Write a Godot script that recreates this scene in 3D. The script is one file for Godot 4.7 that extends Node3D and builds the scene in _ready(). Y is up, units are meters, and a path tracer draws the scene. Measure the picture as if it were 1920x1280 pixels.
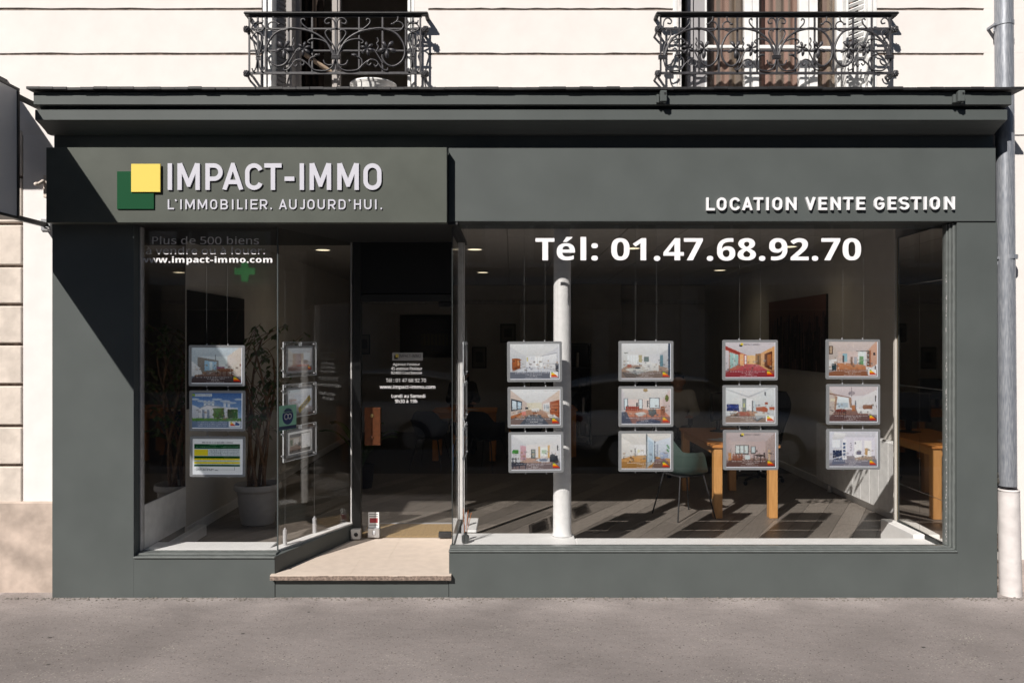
extends Node3D

const EYE := 1.98
const DIST := 6.0
const FOCAL := 1458.0
const FLOOR_Y := 0.18
const CEIL_Y := 3.1

var rng := RandomNumberGenerator.new()
var M := {}
var used := {}


# ---------------------------------------------------------------- mesh builder
class MB:
	var v := PackedVector3Array()
	var n := PackedVector3Array()
	var u := PackedVector2Array()
	var ix := PackedInt32Array()
	var flip := false

	func tri(a: Vector3, b: Vector3, c: Vector3) -> void:
		var nn := (b - a).cross(c - a)
		if nn.length() < 1e-12:
			return
		nn = nn.normalized()
		var k := v.size()
		for p in [a, b, c]:
			v.append(p)
			n.append(nn)
			u.append(Vector2(p.x + p.z, -p.y))
		ix.append_array(PackedInt32Array([k, k + 2, k + 1]))

	func quad(a: Vector3, b: Vector3, c: Vector3, d: Vector3, uv := false) -> void:
		var nn := (c - a).cross(d - b)
		if nn.length() < 1e-12:
			return
		nn = nn.normalized()
		var k := v.size()
		var uvs := [Vector2(0, 1), Vector2(1, 1), Vector2(1, 0), Vector2(0, 0)]
		var pts := [a, b, c, d]
		for i in 4:
			v.append(pts[i])
			n.append(nn)
			u.append(uvs[i] if uv else Vector2(pts[i].x + pts[i].z, -pts[i].y))
		ix.append_array(PackedInt32Array([k, k + 2, k + 1, k, k + 3, k + 2]))

	func quad_out(a: Vector3, b: Vector3, c: Vector3, d: Vector3, mid: Vector3) -> void:
		var nn := (c - a).cross(d - b)
		if nn.dot((a + b + c + d) * 0.25 - mid) < 0:
			quad(d, c, b, a)
		else:
			quad(a, b, c, d)

	func tri_out(a: Vector3, b: Vector3, c: Vector3, mid: Vector3) -> void:
		if (b - a).cross(c - a).dot((a + b + c) / 3.0 - mid) < 0:
			tri(a, c, b)
		else:
			tri(a, b, c)

	# chamfered box in any frame
	func cbox(lo: Vector3, hi: Vector3, bev := 0.0, t := Transform3D()) -> void:
		var c := (lo + hi) * 0.5
		var h := (hi - lo) * 0.5
		h = h.abs()
		var b := minf(bev, minf(h.x, minf(h.y, h.z)) * 0.8)
		var mid := t * c
		for ax in 3:
			var a1 := (ax + 1) % 3
			var a2 := (ax + 2) % 3
			for s in [-1.0, 1.0]:
				var q := []
				for w in [[-1, -1], [1, -1], [1, 1], [-1, 1]]:
					var p := Vector3()
					p[ax] = s * h[ax]
					p[a1] = w[0] * (h[a1] - b)
					p[a2] = w[1] * (h[a2] - b)
					q.append(t * (c + p))
				quad_out(q[0], q[1], q[2], q[3], mid)
			if b > 0:
				for s1 in [-1.0, 1.0]:
					for s2 in [-1.0, 1.0]:
						var q := []
						for w in [[0, -1], [0, 1], [1, 1], [1, -1]]:
							var p := Vector3()
							p[ax] = w[1] * (h[ax] - b)
							p[a1] = s1 * (h[a1] - (0.0 if w[0] == 0 else b))
							p[a2] = s2 * (h[a2] - (b if w[0] == 0 else 0.0))
							q.append(t * (c + p))
						quad_out(q[0], q[1], q[2], q[3], mid)
		if b > 0:
			for sx in [-1.0, 1.0]:
				for sy in [-1.0, 1.0]:
					for sz in [-1.0, 1.0]:
						var s := Vector3(sx, sy, sz)
						var q := []
						for ax in 3:
							var p := (h - Vector3(b, b, b)) * s
							p[ax] = s[ax] * h[ax]
							q.append(t * (c + p))
						tri_out(q[0], q[1], q[2], mid)

	# prism of a polygon without holes; axis 1: polygon is (x, z) and rises along y; axis 2: polygon is (x, y) and goes along z; axis 0: polygon is (z, y) along x
	func prism(poly: PackedVector2Array, lo: float, hi: float, axis := 2) -> void:
		var p := poly.duplicate()
		if p.size() < 3:
			return
		var tris := Geometry2D.triangulate_polygon(p)
		for e in [[hi, 1.0], [lo, -1.0]]:
			for i in range(0, tris.size(), 3):
				var a := _up(p[tris[i]], e[0], axis)
				var b := _up(p[tris[i + 1]], e[0], axis)
				var c := _up(p[tris[i + 2]], e[0], axis)
				var want := Vector3()
				want[axis] = e[1]
				if (b - a).cross(c - a).dot(want) < 0:
					tri(a, c, b)
				else:
					tri(a, b, c)
		sides(p, lo, hi, axis)

	func sides(p: PackedVector2Array, lo: float, hi: float, axis := 2) -> void:
		# outward for a counter-clockwise outline, inward for a clockwise hole
		var m := p.size()
		for i in m:
			var q := p[i]
			var r := p[(i + 1) % m]
			var a := _up(q, lo, axis)
			var b := _up(r, lo, axis)
			var c := _up(r, hi, axis)
			var d := _up(q, hi, axis)
			var out2 := Vector2(r.y - q.y, q.x - r.x)
			if area(p) < 0 and not flip:
				out2 = -out2
			var out := _up(out2, 0.0, axis)
			if (c - a).cross(d - b).dot(out) < 0:
				quad(d, c, b, a)
			else:
				quad(a, b, c, d)

	static func area(p: PackedVector2Array) -> float:
		var s := 0.0
		for i in p.size():
			s += p[i].cross(p[(i + 1) % p.size()])
		return s

	func _up(q: Vector2, h: float, axis: int) -> Vector3:
		if axis == 1:
			return Vector3(q.x, h, q.y)
		if axis == 0:
			return Vector3(h, q.y, q.x)
		return Vector3(q.x, q.y, h)

	func grid(rows: Array, closed_u := false, smooth := true, uv := false) -> void:
		# rows of equally many points, smooth normals; outward = (along row) x (row to row)
		var R := rows.size()
		var C: int = rows[0].size()
		var k := v.size()
		for i in R:
			for j in C:
				var jm: int = (j - 1 + C) % C if closed_u else maxi(j - 1, 0)
				var jp: int = (j + 1) % C if closed_u else mini(j + 1, C - 1)
				var du: Vector3 = rows[i][jp] - rows[i][jm]
				var dv: Vector3 = rows[mini(i + 1, R - 1)][j] - rows[maxi(i - 1, 0)][j]
				if du.length() < 1e-9:
					var i2 := clampi(i + (1 if i < R / 2 else -1), 0, R - 1)
					du = rows[i2][jp] - rows[i2][jm]
				var nn := du.cross(dv)
				v.append(rows[i][j])
				n.append(nn.normalized() if nn.length() > 1e-12 else Vector3.UP)
				u.append(Vector2(float(j) / maxi(C - 1, 1), 1.0 - float(i) / maxi(R - 1, 1)))
		var cols := C if closed_u else C - 1
		for i in R - 1:
			for j in cols:
				var a := k + i * C + j
				var b := k + i * C + (j + 1) % C
				var c := k + (i + 1) * C + (j + 1) % C
				var d := k + (i + 1) * C + j
				ix.append_array(PackedInt32Array([a, c, b, a, d, c]))

	func tube(pts: Array, r0: float, r1 := -1.0, sides_ := 7, caps := true) -> void:
		if r1 < 0:
			r1 = r0
		var m := pts.size()
		var t0: Vector3 = (pts[1] - pts[0]).normalized()
		var side := t0.cross(Vector3(0.31, 0.17, 0.93)).normalized()
		var rows := []
		for i in m:
			var t: Vector3 = (pts[mini(i + 1, m - 1)] - pts[maxi(i - 1, 0)]).normalized()
			side = (side - t * side.dot(t)).normalized()
			var up := t.cross(side)
			var r: float = lerpf(r0, r1, float(i) / (m - 1))
			var row := []
			for j in sides_:
				var a := TAU * j / sides_
				row.append(pts[i] + (side * cos(a) + up * sin(a)) * r)
			rows.append(row)
		grid(rows, true)
		if caps:
			for e in [[0, -1.0], [m - 1, 1.0]]:
				var c: Vector3 = pts[e[0]]
				var mid: Vector3 = c - (pts[mini(e[0] + 1, m - 1)] - pts[maxi(e[0] - 1, 0)]) * e[1]
				for j in sides_:
					tri_out(c, rows[e[0]][j], rows[e[0]][(j + 1) % sides_], mid)

	func rod(a: Vector3, b: Vector3, r: float, sides_ := 8, r1 := -1.0) -> void:
		tube([a, b], r, r1, sides_)

	func lathe(profile: Array, at: Vector3, sides_ := 24) -> void:
		# profile of Vector2(radius, height), from bottom to top outside
		var rows := []
		for p in profile:
			var row := []
			for j in sides_:
				var a := -TAU * j / sides_
				row.append(at + Vector3(cos(a) * p.x, p.y, sin(a) * p.x))
			rows.append(row)
		grid(rows, true)

	func ball(at: Vector3, r: Vector3, rings := 8, segs := 12) -> void:
		var rows := []
		for i in rings + 1:
			var b := -PI / 2 + PI * i / rings
			var row := []
			for j in segs:
				var a := -TAU * j / segs
				row.append(at + Vector3(cos(a) * cos(b), sin(b), sin(a) * cos(b)) * r)
			rows.append(row)
		grid(rows, true)

	func mesh() -> ArrayMesh:
		var arr := []
		arr.resize(Mesh.ARRAY_MAX)
		arr[Mesh.ARRAY_VERTEX] = v
		arr[Mesh.ARRAY_NORMAL] = n
		arr[Mesh.ARRAY_TEX_UV] = u
		arr[Mesh.ARRAY_INDEX] = ix
		var m := ArrayMesh.new()
		m.add_surface_from_arrays(Mesh.PRIMITIVE_TRIANGLES, arr)
		return m


# ---------------------------------------------------------------- naming helpers
func numbered(called: String) -> String:
	var c: int = used.get(called, 0)
	used[called] = c + 1
	return called if c == 0 else "%s_%03d" % [called, c]


func thing(called: String, label: String, category: String, at := Vector3.ZERO, group := "") -> Node3D:
	var o := Node3D.new()
	o.name = numbered(called)
	add_child(o)
	o.position = at
	return tag(o, label, category, group)


func tag(o: Node3D, label: String, category: String, group := "") -> Node3D:
	o.set_meta("label", label)
	o.set_meta("category", category)
	if group != "":
		o.set_meta("group", group)
	return o


func obj(called: String, m, material: Material, parent: Node3D = null) -> MeshInstance3D:
	var o := MeshInstance3D.new()
	o.mesh = m.mesh() if m is MB else m
	o.material_override = material
	if parent == null:
		o.name = numbered(called)
		add_child(o)
	else:
		o.name = called
		parent.add_child(o, true)
	if parent != null and parent.position != Vector3.ZERO and parent.get_parent() == self and not parent is MeshInstance3D:
		o.position = -parent.position        # shapes are given in world places; the thing's own node sits at its base
	return o


func struct(called: String, m, material: Material, label := "", category := "") -> MeshInstance3D:
	var o := obj(called, m, material)
	o.set_meta("kind", "structure")
	if label != "":
		tag(o, label, category if category != "" else called.replace("_", " "))
	return o


# the place at depth z (metres before the shop's face) that lies at photo pixel (x, y)
func P(x: float, y: float, z: float) -> Vector3:
	var k := (DIST - z) / FOCAL
	return Vector3((x - 960.0) * k, EYE + (640.0 - y) * k, z)


func pxbox(b: MB, x0: float, y0: float, x1: float, y1: float, zf: float, zb: float, bev := 0.003) -> void:
	var p := P(x0, y1, zf)
	var q := P(x1, y0, zf)
	b.cbox(Vector3(p.x, p.y, zb), Vector3(q.x, q.y, zf), bev)


func one_box(lo: Vector3, hi: Vector3, bev := 0.003) -> MB:
	var b := MB.new()
	b.cbox(lo, hi, bev)
	return b


func curve(pts: Array, steps := 5) -> Array:
	# Catmull-Rom through the points (Vector2 or Vector3)
	var out := []
	var m := pts.size()
	for i in m - 1:
		var a = pts[maxi(i - 1, 0)]
		var b = pts[i]
		var c = pts[i + 1]
		var d = pts[mini(i + 2, m - 1)]
		for k in steps:
			var t := float(k) / steps
			out.append(0.5 * ((2 * b) + (c - a) * t + (2 * a - 5 * b + 4 * c - d) * t * t + (3 * b - a - 3 * c + d) * t * t * t))
	out.append(pts[m - 1])
	return out


# ---------------------------------------------------------------- materials
func lin(r: float, g: float, b: float) -> Color:
	return Color(r, g, b).linear_to_srgb()


func noise_tex(freq: float, lo: Color, hi: Color, seed_: int, octaves := 4, size := 512, kind := FastNoiseLite.TYPE_SIMPLEX_SMOOTH) -> NoiseTexture2D:
	var f := FastNoiseLite.new()
	f.seed = seed_
	f.noise_type = kind
	f.frequency = freq
	f.fractal_octaves = octaves
	var g := Gradient.new()
	g.set_color(0, lo)
	g.set_color(1, hi)
	var t := NoiseTexture2D.new()
	t.width = size
	t.height = size
	t.seamless = true
	t.noise = f
	t.color_ramp = g
	return t


func mat(c: Color, rough: float, metal := 0.0, spec := 0.5) -> StandardMaterial3D:
	var m := StandardMaterial3D.new()
	m.albedo_color = c
	m.roughness = rough
	m.metallic = metal
	m.metallic_specular = spec
	return m


func worn(c: Color, rough: float, vary: float, scale: float, seed_: int, bump := 0.0, spec := 0.5) -> StandardMaterial3D:
	var m := mat(c, rough, 0.0, spec)
	m.albedo_texture = noise_tex(0.012, Color(1 - vary, 1 - vary, 1 - vary), Color(1, 1, 1), seed_, 5)
	m.uv1_triplanar = true
	m.uv1_world_triplanar = true
	m.uv1_scale = Vector3.ONE * scale
	if bump > 0:
		m.heightmap_enabled = true
		m.heightmap_texture = noise_tex(0.05, Color.BLACK, Color.WHITE, seed_ + 50, 4)
		m.heightmap_scale = bump
	return m


func wood(c1: Color, c2: Color, rough: float, seed_: int, along := Vector3(1, 0.08, 1)) -> StandardMaterial3D:
	var m := mat(Color.WHITE, rough)
	m.albedo_texture = noise_tex(0.03, c1, c2, seed_, 5)
	m.uv1_triplanar = true
	m.uv1_world_triplanar = false
	m.uv1_scale = along * 3.0
	return m


func make_materials() -> void:
	M.paint = worn(lin(0.094, 0.106, 0.104), 0.5, 0.07, 0.3, 11, 0.0, 0.35)
	M.paint_left = worn(lin(0.094, 0.104, 0.090), 0.5, 0.10, 0.4, 12, 0.0, 0.35)
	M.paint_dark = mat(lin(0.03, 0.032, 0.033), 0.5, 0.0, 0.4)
	M.trim = worn(lin(0.16, 0.175, 0.17), 0.4, 0.2, 1.5, 13)
	M.zinc_black = worn(lin(0.03, 0.03, 0.032), 0.55, 0.4, 1.0, 14)
	M.black = mat(lin(0.012, 0.012, 0.013), 0.45)
	M.iron = worn(lin(0.068, 0.066, 0.074), 0.42, 0.3, 4.0, 15)
	M.white_letter = mat(lin(0.55, 0.55, 0.62), 0.45)
	M.white_vinyl = mat(lin(0.82, 0.82, 0.84), 0.6)
	M.ledge = worn(lin(0.95, 0.95, 0.94), 0.5, 0.04, 1.5, 34)
	M.shaded_vinyl = mat(lin(0.50, 0.50, 0.51), 0.6)  # greyer than white_vinyl: shade on the upper door lines put into the colour
	M.yellow = mat(lin(0.76, 0.60, 0.13), 0.6, 0.0, 0.25)
	M.green = mat(lin(0.010, 0.072, 0.030), 0.6, 0.0, 0.2)
	M.stucco = worn(lin(0.80, 0.762, 0.735), 0.9, 0.03, 0.6, 16, 0.06)
	M.stucco_in = worn(lin(0.34, 0.27, 0.23), 0.95, 0.4, 2.0, 17)
	M.quoin = worn(lin(0.74, 0.655, 0.58), 0.9, 0.14, 0.8, 18, 0.12)
	M.white_wall = worn(lin(0.82, 0.79, 0.775), 0.9, 0.04, 0.6, 19, 0.05)
	M.white_paint = worn(lin(0.88, 0.88, 0.87), 0.5, 0.08, 1.5, 20)
	M.grey_white = worn(lin(0.62, 0.60, 0.58), 0.6, 0.15, 1.5, 21)
	M.shutter = mat(lin(0.33, 0.31, 0.30), 0.6)
	M.pipe = mat(lin(0.50, 0.515, 0.54), 0.42, 0.4)
	M.pipe.albedo_texture = noise_tex(0.02, Color(0.62, 0.64, 0.68), Color(1, 1, 1), 22, 5)
	M.pipe.uv1_triplanar = true
	M.pipe.uv1_scale = Vector3(9, 0.8, 9)
	M.pipe_white = worn(lin(0.72, 0.68, 0.67), 0.75, 0.14, 1.2, 23, 0.05)
	M.stone = worn(lin(0.67, 0.565, 0.48), 0.6, 0.06, 1.2, 24, 0.03)
	M.interior = worn(lin(0.68, 0.65, 0.60), 0.9, 0.05, 0.5, 25)
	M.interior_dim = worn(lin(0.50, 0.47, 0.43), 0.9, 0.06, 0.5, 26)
	M.ceiling = worn(lin(0.62, 0.60, 0.57), 0.95, 0.06, 1.5, 27)
	M.oak = wood(Color(0.74, 0.53, 0.31), Color(0.84, 0.64, 0.40), 0.42, 28)
	M.oak_top = wood(Color(0.70, 0.45, 0.22), Color(0.84, 0.58, 0.32), 0.4, 29, Vector3(1, 1, 0.1))
	M.oak_pull = worn(lin(0.10, 0.032, 0.011), 0.35, 0.25, 3.0, 30)
	M.brass = mat(lin(0.28, 0.21, 0.09), 0.35, 0.7)
	M.steel = mat(lin(0.55, 0.56, 0.58), 0.35, 0.85)
	M.alu = mat(lin(0.52, 0.53, 0.55), 0.5, 0.2)
	M.wire = mat(lin(0.22, 0.22, 0.22), 0.5, 0.3)
	M.display_rim = mat(lin(0.20, 0.205, 0.21), 0.45, 0.0, 0.4)
	M.display_rim.emission_enabled = true
	M.display_rim.emission = lin(0.038, 0.040, 0.043)
	M.mirror = mat(lin(0.75, 0.73, 0.70), 0.03, 1.0)
	M.dark_fabric = mat(lin(0.012, 0.012, 0.014), 0.8)
	M.chair_green = mat(lin(0.065, 0.10, 0.09), 0.45)
	M.chair_blue = mat(lin(0.012, 0.022, 0.05), 0.6)
	M.pot_grey = worn(lin(0.66, 0.64, 0.62), 0.55, 0.08, 2.0, 31)
	M.pot_white = mat(lin(0.85, 0.84, 0.82), 0.35)
	M.bark = worn(lin(0.32, 0.19, 0.11), 0.9, 0.4, 5.0, 32)
	M.soil = mat(lin(0.03, 0.022, 0.016), 1.0)
	M.leaf = mat(lin(0.055, 0.09, 0.03), 0.5)
	M.leaf.backlight_enabled = true
	M.leaf.backlight = lin(0.1, 0.16, 0.03)
	M.paper = mat(lin(0.72, 0.72, 0.72), 0.7)
	M.skin = mat(lin(0.42, 0.24, 0.17), 0.6)
	M.hair = mat(lin(0.01, 0.008, 0.007), 0.6)
	M.mat_tan = worn(lin(0.66, 0.45, 0.21), 1.0, 0.25, 6.0, 33)
	M.orange = mat(lin(0.6, 0.17, 0.03), 0.6)
	var gl := mat(Color(0.05, 0.05, 0.045, 0.05), 0.0)
	gl.transparency = BaseMaterial3D.TRANSPARENCY_ALPHA
	M.glass = gl
	var gd := mat(Color(0.03, 0.03, 0.03, 0.12), 0.0)
	gd.transparency = BaseMaterial3D.TRANSPARENCY_ALPHA
	M.glass_door = gd
	var ac := mat(Color(0.8, 0.82, 0.84, 0.06), 0.02)
	ac.transparency = BaseMaterial3D.TRANSPARENCY_ALPHA
	M.acrylic = ac
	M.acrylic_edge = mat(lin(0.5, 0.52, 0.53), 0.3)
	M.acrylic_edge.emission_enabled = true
	M.acrylic_edge.emission = lin(0.06, 0.063, 0.066)  # added glow that brightens the edges of the clear holders
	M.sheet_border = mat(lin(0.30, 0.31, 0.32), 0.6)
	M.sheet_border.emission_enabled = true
	M.sheet_border.emission = lin(0.022, 0.023, 0.024)  # weak added glow, to go with the sheet it frames
	M.glass_edge = mat(lin(0.06, 0.07, 0.07), 0.3)


# ---------------------------------------------------------------- setting
func build_ground() -> void:
	# own-coloured map of the pavement beside the shop: a pale dusty strip along the wall, patches of worn asphalt
	var W := 2048
	var H := 1024
	var im := Image.create(W, H, false, Image.FORMAT_RGB8)
	var f := FastNoiseLite.new()
	f.seed = 5
	f.frequency = 0.008
	f.fractal_octaves = 5
	var f2 := FastNoiseLite.new()
	f2.seed = 9
	f2.frequency = 0.0022
	f2.fractal_octaves = 3
	for y in H:
		var dz := float(y) / H * 6.0          # metres from the wall
		for x in W:
			var a := f.get_noise_2d(x, y * 1.2)
			var b := f2.get_noise_2d(x, y)
			var k := 0.292 + 0.045 * a + 0.065 * b
			var edge := clampf(1.0 - (dz - 0.05 + 0.12 * b) / 0.75, 0.0, 1.0)
			k += 0.20 * pow(edge, 1.5) * (0.85 + 0.9 * a)
			im.set_pixel(x, y, Color(k * 1.035, k * 0.925, k * 0.885).linear_to_srgb())
	# worn patches where the pale chippings show, and a few dark spots
	var pr := RandomNumberGenerator.new()
	pr.seed = 41
	for c in 150:
		var cx := pr.randi() % W
		var cy := 60 + pr.randi() % (H - 60)
		var rad := pr.randf_range(12, 46)
		for i in int(rad * 3.2):
			var q := Vector2(pr.randfn(), pr.randfn() * 0.7) * rad * 0.6
			var g := pr.randf_range(0.60, 0.80)
			im.set_pixelv(Vector2i(clampi(cx + int(q.x), 0, W - 1), clampi(cy + int(q.y), 0, H - 1)), Color(g, g * 0.97, g * 0.92))
	for c in 260:
		var g := pr.randf_range(0.25, 0.42)
		im.fill_rect(Rect2i(pr.randi() % W, pr.randi() % H, 1 + pr.randi() % 4, 1 + pr.randi() % 3), Color(g, g * 0.96, g * 0.93))
	var m := mat(Color.WHITE, 0.95, 0.0, 0.3)
	m.albedo_texture = ImageTexture.create_from_image(im)
	m.detail_enabled = true
	m.detail_blend_mode = BaseMaterial3D.BLEND_MODE_MUL
	m.detail_uv_layer = BaseMaterial3D.DETAIL_UV_2
	var sp := Image.create(1024, 1024, false, Image.FORMAT_RGB8)
	var r := RandomNumberGenerator.new()
	r.seed = 77
	sp.fill(Color(0.86, 0.86, 0.86))
	for i in 45000:
		var t := r.randf()
		var g := 0.75 + 0.21 * r.randf()
		if t > 0.985:
			g = 1.0
		elif t < 0.03:
			g = 0.48
		sp.fill_rect(Rect2i(r.randi() % 1020, r.randi() % 1020, 1 + r.randi() % 4, 1 + r.randi() % 4), Color(g, g * 0.99, g * 0.98))
	m.detail_albedo = ImageTexture.create_from_image(sp)
	m.uv2_scale = Vector3(0.42, 0.42, 0.42)
	m.uv2_triplanar = true
	m.heightmap_enabled = true
	m.heightmap_texture = noise_tex(0.12, Color.BLACK, Color.WHITE, 44, 4)
	m.heightmap_scale = 0.3
	M.pavement = m
	var b := MB.new()
	var x0 := -16.0
	while x0 < 16.0:
		var k := b.v.size()
		b.quad(Vector3(x0, 0, 5.8), Vector3(x0 + 12.0, 0, 5.8), Vector3(x0 + 12.0, 0, -0.2), Vector3(x0, 0, -0.2), true)
		x0 += 12.0
	# grit and crumbs gathered along the foot of the shopfront
	var grit := MB.new()
	for i in 900:
		var g := pr.randf_range(0.002, 0.008)
		var at := Vector3(pr.randf_range(-3.9, 4.2), 0.0, -0.005 + absf(pr.randfn()) * 0.035)
		grit.ball(at + Vector3(0, g * 0.3, 0), Vector3(g * pr.randf_range(1.0, 2.2), g * 0.7, g), 3, 5)
	struct("grit", grit, worn(lin(0.30, 0.27, 0.24), 1.0, 0.4, 9.0, 49)).set_meta("kind", "stuff")
	struct("pavement", b, m, "grey asphalt pavement with a pale dusty strip along the shop wall", "pavement")
	var kerb := MB.new()
	for i in 20:
		var o := MeshInstance3D.new()
		kerb.cbox(Vector3(-20 + i * 2.0 + 0.005, -0.16, 5.8), Vector3(-20 + i * 2.0 + 1.995, 0.004, 6.05), 0.015)
	struct("kerb", kerb, worn(lin(0.42, 0.41, 0.39), 0.85, 0.2, 1.0, 45))
	var road := one_box(Vector3(-80, -0.3, 6.05), Vector3(80, -0.13, 12.4), 0)
	struct("road", road, worn(lin(0.09, 0.088, 0.086), 0.9, 0.3, 0.5, 46))
	var far_walk := one_box(Vector3(-40, -0.3, 12.4), Vector3(40, 0.0, 40.0), 0.02)
	struct("far_pavement", far_walk, worn(lin(0.2, 0.19, 0.18), 0.9, 0.3, 0.5, 47))
	var earth := one_box(Vector3(-300, -0.6, -300), Vector3(300, -0.32, 300), 0)
	struct("ground", earth, worn(lin(0.16, 0.15, 0.14), 0.95, 0.2, 0.2, 48))


func build_building() -> void:
	var t := thing("apartment_building", "cream rendered apartment building above and around the dark shopfront", "building", Vector3(0, 0, -0.3))
	# window openings upstairs, between pixels
	var w1 := [P(490, 0, -0.16).x, P(777, 0, -0.16).x]
	var w2 := [P(1276, 0, -0.16).x, P(1645, 0, -0.16).x]
	var sill := 3.86
	var back := MB.new()
	for s in [[-7.0, w1[0]], [w1[1], w2[0]], [w2[1], 7.0]]:
		back.cbox(Vector3(s[0], 3.62, -0.5), Vector3(s[1], 7.0, -0.169), 0)
	for w in [w1, w2]:
		back.cbox(Vector3(w[0], 3.62, -0.5), Vector3(w[1], sill - 0.04, -0.176), 0)
		back.cbox(Vector3(w[0], 6.2, -0.5), Vector3(w[1], 7.0, -0.176), 0)
	obj("wall", back, M.stucco_in, t)
	# courses of render, parted by recessed joints
	var ys := [3.62, 4.247, 4.267, 4.602, 4.622, 5.2, 5.22, 6.0, 6.02, 7.0]
	var joint := [[-7.0, w1[0], -7.0, w1[0]], [w1[1], w2[0], P(803, 0, -0.16).x, P(1262, 0, -0.16).x], [w2[1], 7.0, P(1645, 0, -0.16).x, P(1846, 0, -0.16).x]]
	var cr := RandomNumberGenerator.new()
	cr.seed = 3
	for s in joint:
		for i in range(0, ys.size(), 2):
			# slightly uneven lower edge, as the plaster has
			var poly := PackedVector2Array()
			var n := 24
			for k in n + 1:
				poly.append(Vector2(lerpf(s[0], s[1], float(k) / n), ys[i] + cr.randf_range(-0.004, 0.003)))
			poly.append(Vector2(s[1], ys[i + 1]))
			poly.append(Vector2(s[0], ys[i + 1]))
			var b := MB.new()
			b.prism(poly, -0.178, -0.16)
			obj("stone_course", b, M.stucco, t)
		# margins that the joints stop short of
		for i in range(1, ys.size() - 1, 2):
			for e in [[s[0], s[2]], [s[3], s[1]]]:
				if e[1] - e[0] > 0.01:
					obj("joint_filling", one_box(Vector3(e[0], ys[i] - 0.004, -0.178), Vector3(e[1], ys[i + 1] + 0.004, -0.1605), 0), M.stucco, t)
	# lower wall left and right of the shop
	var x_left := P(42, 0, -0.16).x
	obj("pilaster", one_box(Vector3(x_left, 0.70, -0.5), Vector3(-3.55, 3.62, -0.16), 0.004), M.white_wall, t)
	var qy := [945, 872, 798, 720.5, 644.5, 570, 497.5, 418, 330, 240]
	for i in qy.size() - 1:
		var lo := P(0, qy[i] - 1.5, -0.14).y
		var hi := P(0, qy[i + 1] + 3.5, -0.14).y
		obj("quoin_block", one_box(Vector3(-5.6, lo, -0.4), Vector3(x_left - 0.004, hi, -0.15), 0.008), M.quoin, t)
	obj("quoin_backing", one_box(Vector3(-7.0, 0.7, -0.5), Vector3(x_left, 3.62, -0.19), 0), M.stucco_in, t)
	var plinth_m := worn(lin(0.66, 0.54, 0.46), 0.95, 0.30, 0.45, 60, 0.2)
	obj("plinth", one_box(Vector3(-7.0, -0.05, -0.5), Vector3(-3.555, 0.715, -0.135), 0.012), plinth_m, t)
	obj("wall", one_box(Vector3(3.78, 0.25, -0.5), Vector3(7.0, 3.62, -0.17), 0.0), M.stucco, t)
	obj("plinth", one_box(Vector3(3.76, -0.05, -0.5), Vector3(7.0, 0.25, -0.16), 0.006), worn(lin(0.62, 0.53, 0.48), 0.95, 0.3, 1.2, 61, 0.2), t)
	var rough := MB.new()
	var rr := RandomNumberGenerator.new()
	rr.seed = 12
	for i in 46:
		var p := P(1876.0 + rr.randf_range(-3, 3), 1000.0 + i * 2.4, -0.15)
		rough.ball(p, Vector3(0.018, 0.022, 0.014) * rr.randf_range(0.5, 1.1), 4, 6)
	obj("mortar_edge", rough, M.stucco_in, t)
	# structure behind: roof slab, ends, floor above the shop, back of the upper rooms
	obj("roof", one_box(Vector3(-7.0, 7.0, -10.0), Vector3(7.0, 7.2, -0.1), 0.02), M.zinc_black, t)
	obj("floor_slab", one_box(Vector3(-7.0, 3.3, -10.0), Vector3(7.0, 3.6, -0.5), 0), M.stucco_in, t)
	obj("side_wall", one_box(Vector3(-7.2, 0, -10.0), Vector3(-7.0, 7.0, -0.2), 0), M.stucco, t)
	obj("side_wall", one_box(Vector3(7.0, 0, -10.0), Vector3(7.2, 7.0, -0.2), 0), M.stucco, t)
	obj("back_wall", one_box(Vector3(-7.2, 0, -10.2), Vector3(7.2, 7.2, -10.0), 0), M.stucco, t)
	obj("partition", one_box(Vector3(0.1, 3.6, -10.0), Vector3(0.3, 7.0, -0.5), 0), M.interior_dim, t)
	obj("room_wall", one_box(Vector3(-7.0, 3.6, -3.2), Vector3(7.0, 7.0, -3.0), 0), M.interior_dim, t)
	obj("window_sill", one_box(Vector3(w1[0], sill - 0.06, -0.5), Vector3(w1[1], sill, -0.15), 0.006), M.stucco, t)
	obj("window_sill", one_box(Vector3(w2[0], sill - 0.06, -0.5), Vector3(w2[1], sill, -0.15), 0.006), M.stucco, t)

	# left window: open on a dark room
	var wn := Node3D.new()
	wn.name = "window"
	t.add_child(wn, true)
	wn.position = Vector3(0, 0, 0.3)
	var b := MB.new()
	pxbox(b, 492, -60, 499, 176, -0.165, -0.42)
	pxbox(b, 501, -60, 510, 176, -0.18, -0.42)
	obj("frame", b, M.white_paint, wn)
	b = MB.new()
	pxbox(b, 764, -60, 769, 176, -0.20, -0.42)
	pxbox(b, 771, -60, 777, 176, -0.18, -0.42)
	obj("frame", b, M.white_paint, wn)
	var gray := mat(lin(0.36, 0.33, 0.31), 0.6)
	b = MB.new()
	pxbox(b, 548, -60, 562, 178, -0.38, -0.43)
	pxbox(b, 622, -60, 637, 178, -0.38, -0.43)
	pxbox(b, 625, -60, 632, 178, -0.37, -0.38)
	obj("sash", b, gray, wn)
	# left casement swung inwards, its low rail seen on the slant
	b = MB.new()
	var pa := P(556, 92, -0.43)
	var pb := P(628, 140, -0.60)
	b.tube([pa, pb], 0.022, 0.022, 4)
	obj("stay_rail", b, mat(lin(0.5, 0.38, 0.28), 0.6), wn)
	var sh := Node3D.new()
	sh.name = "shutter"
	t.add_child(sh, true)
	sh.position = Vector3(0, 0, 0.3)
	b = MB.new()
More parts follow.
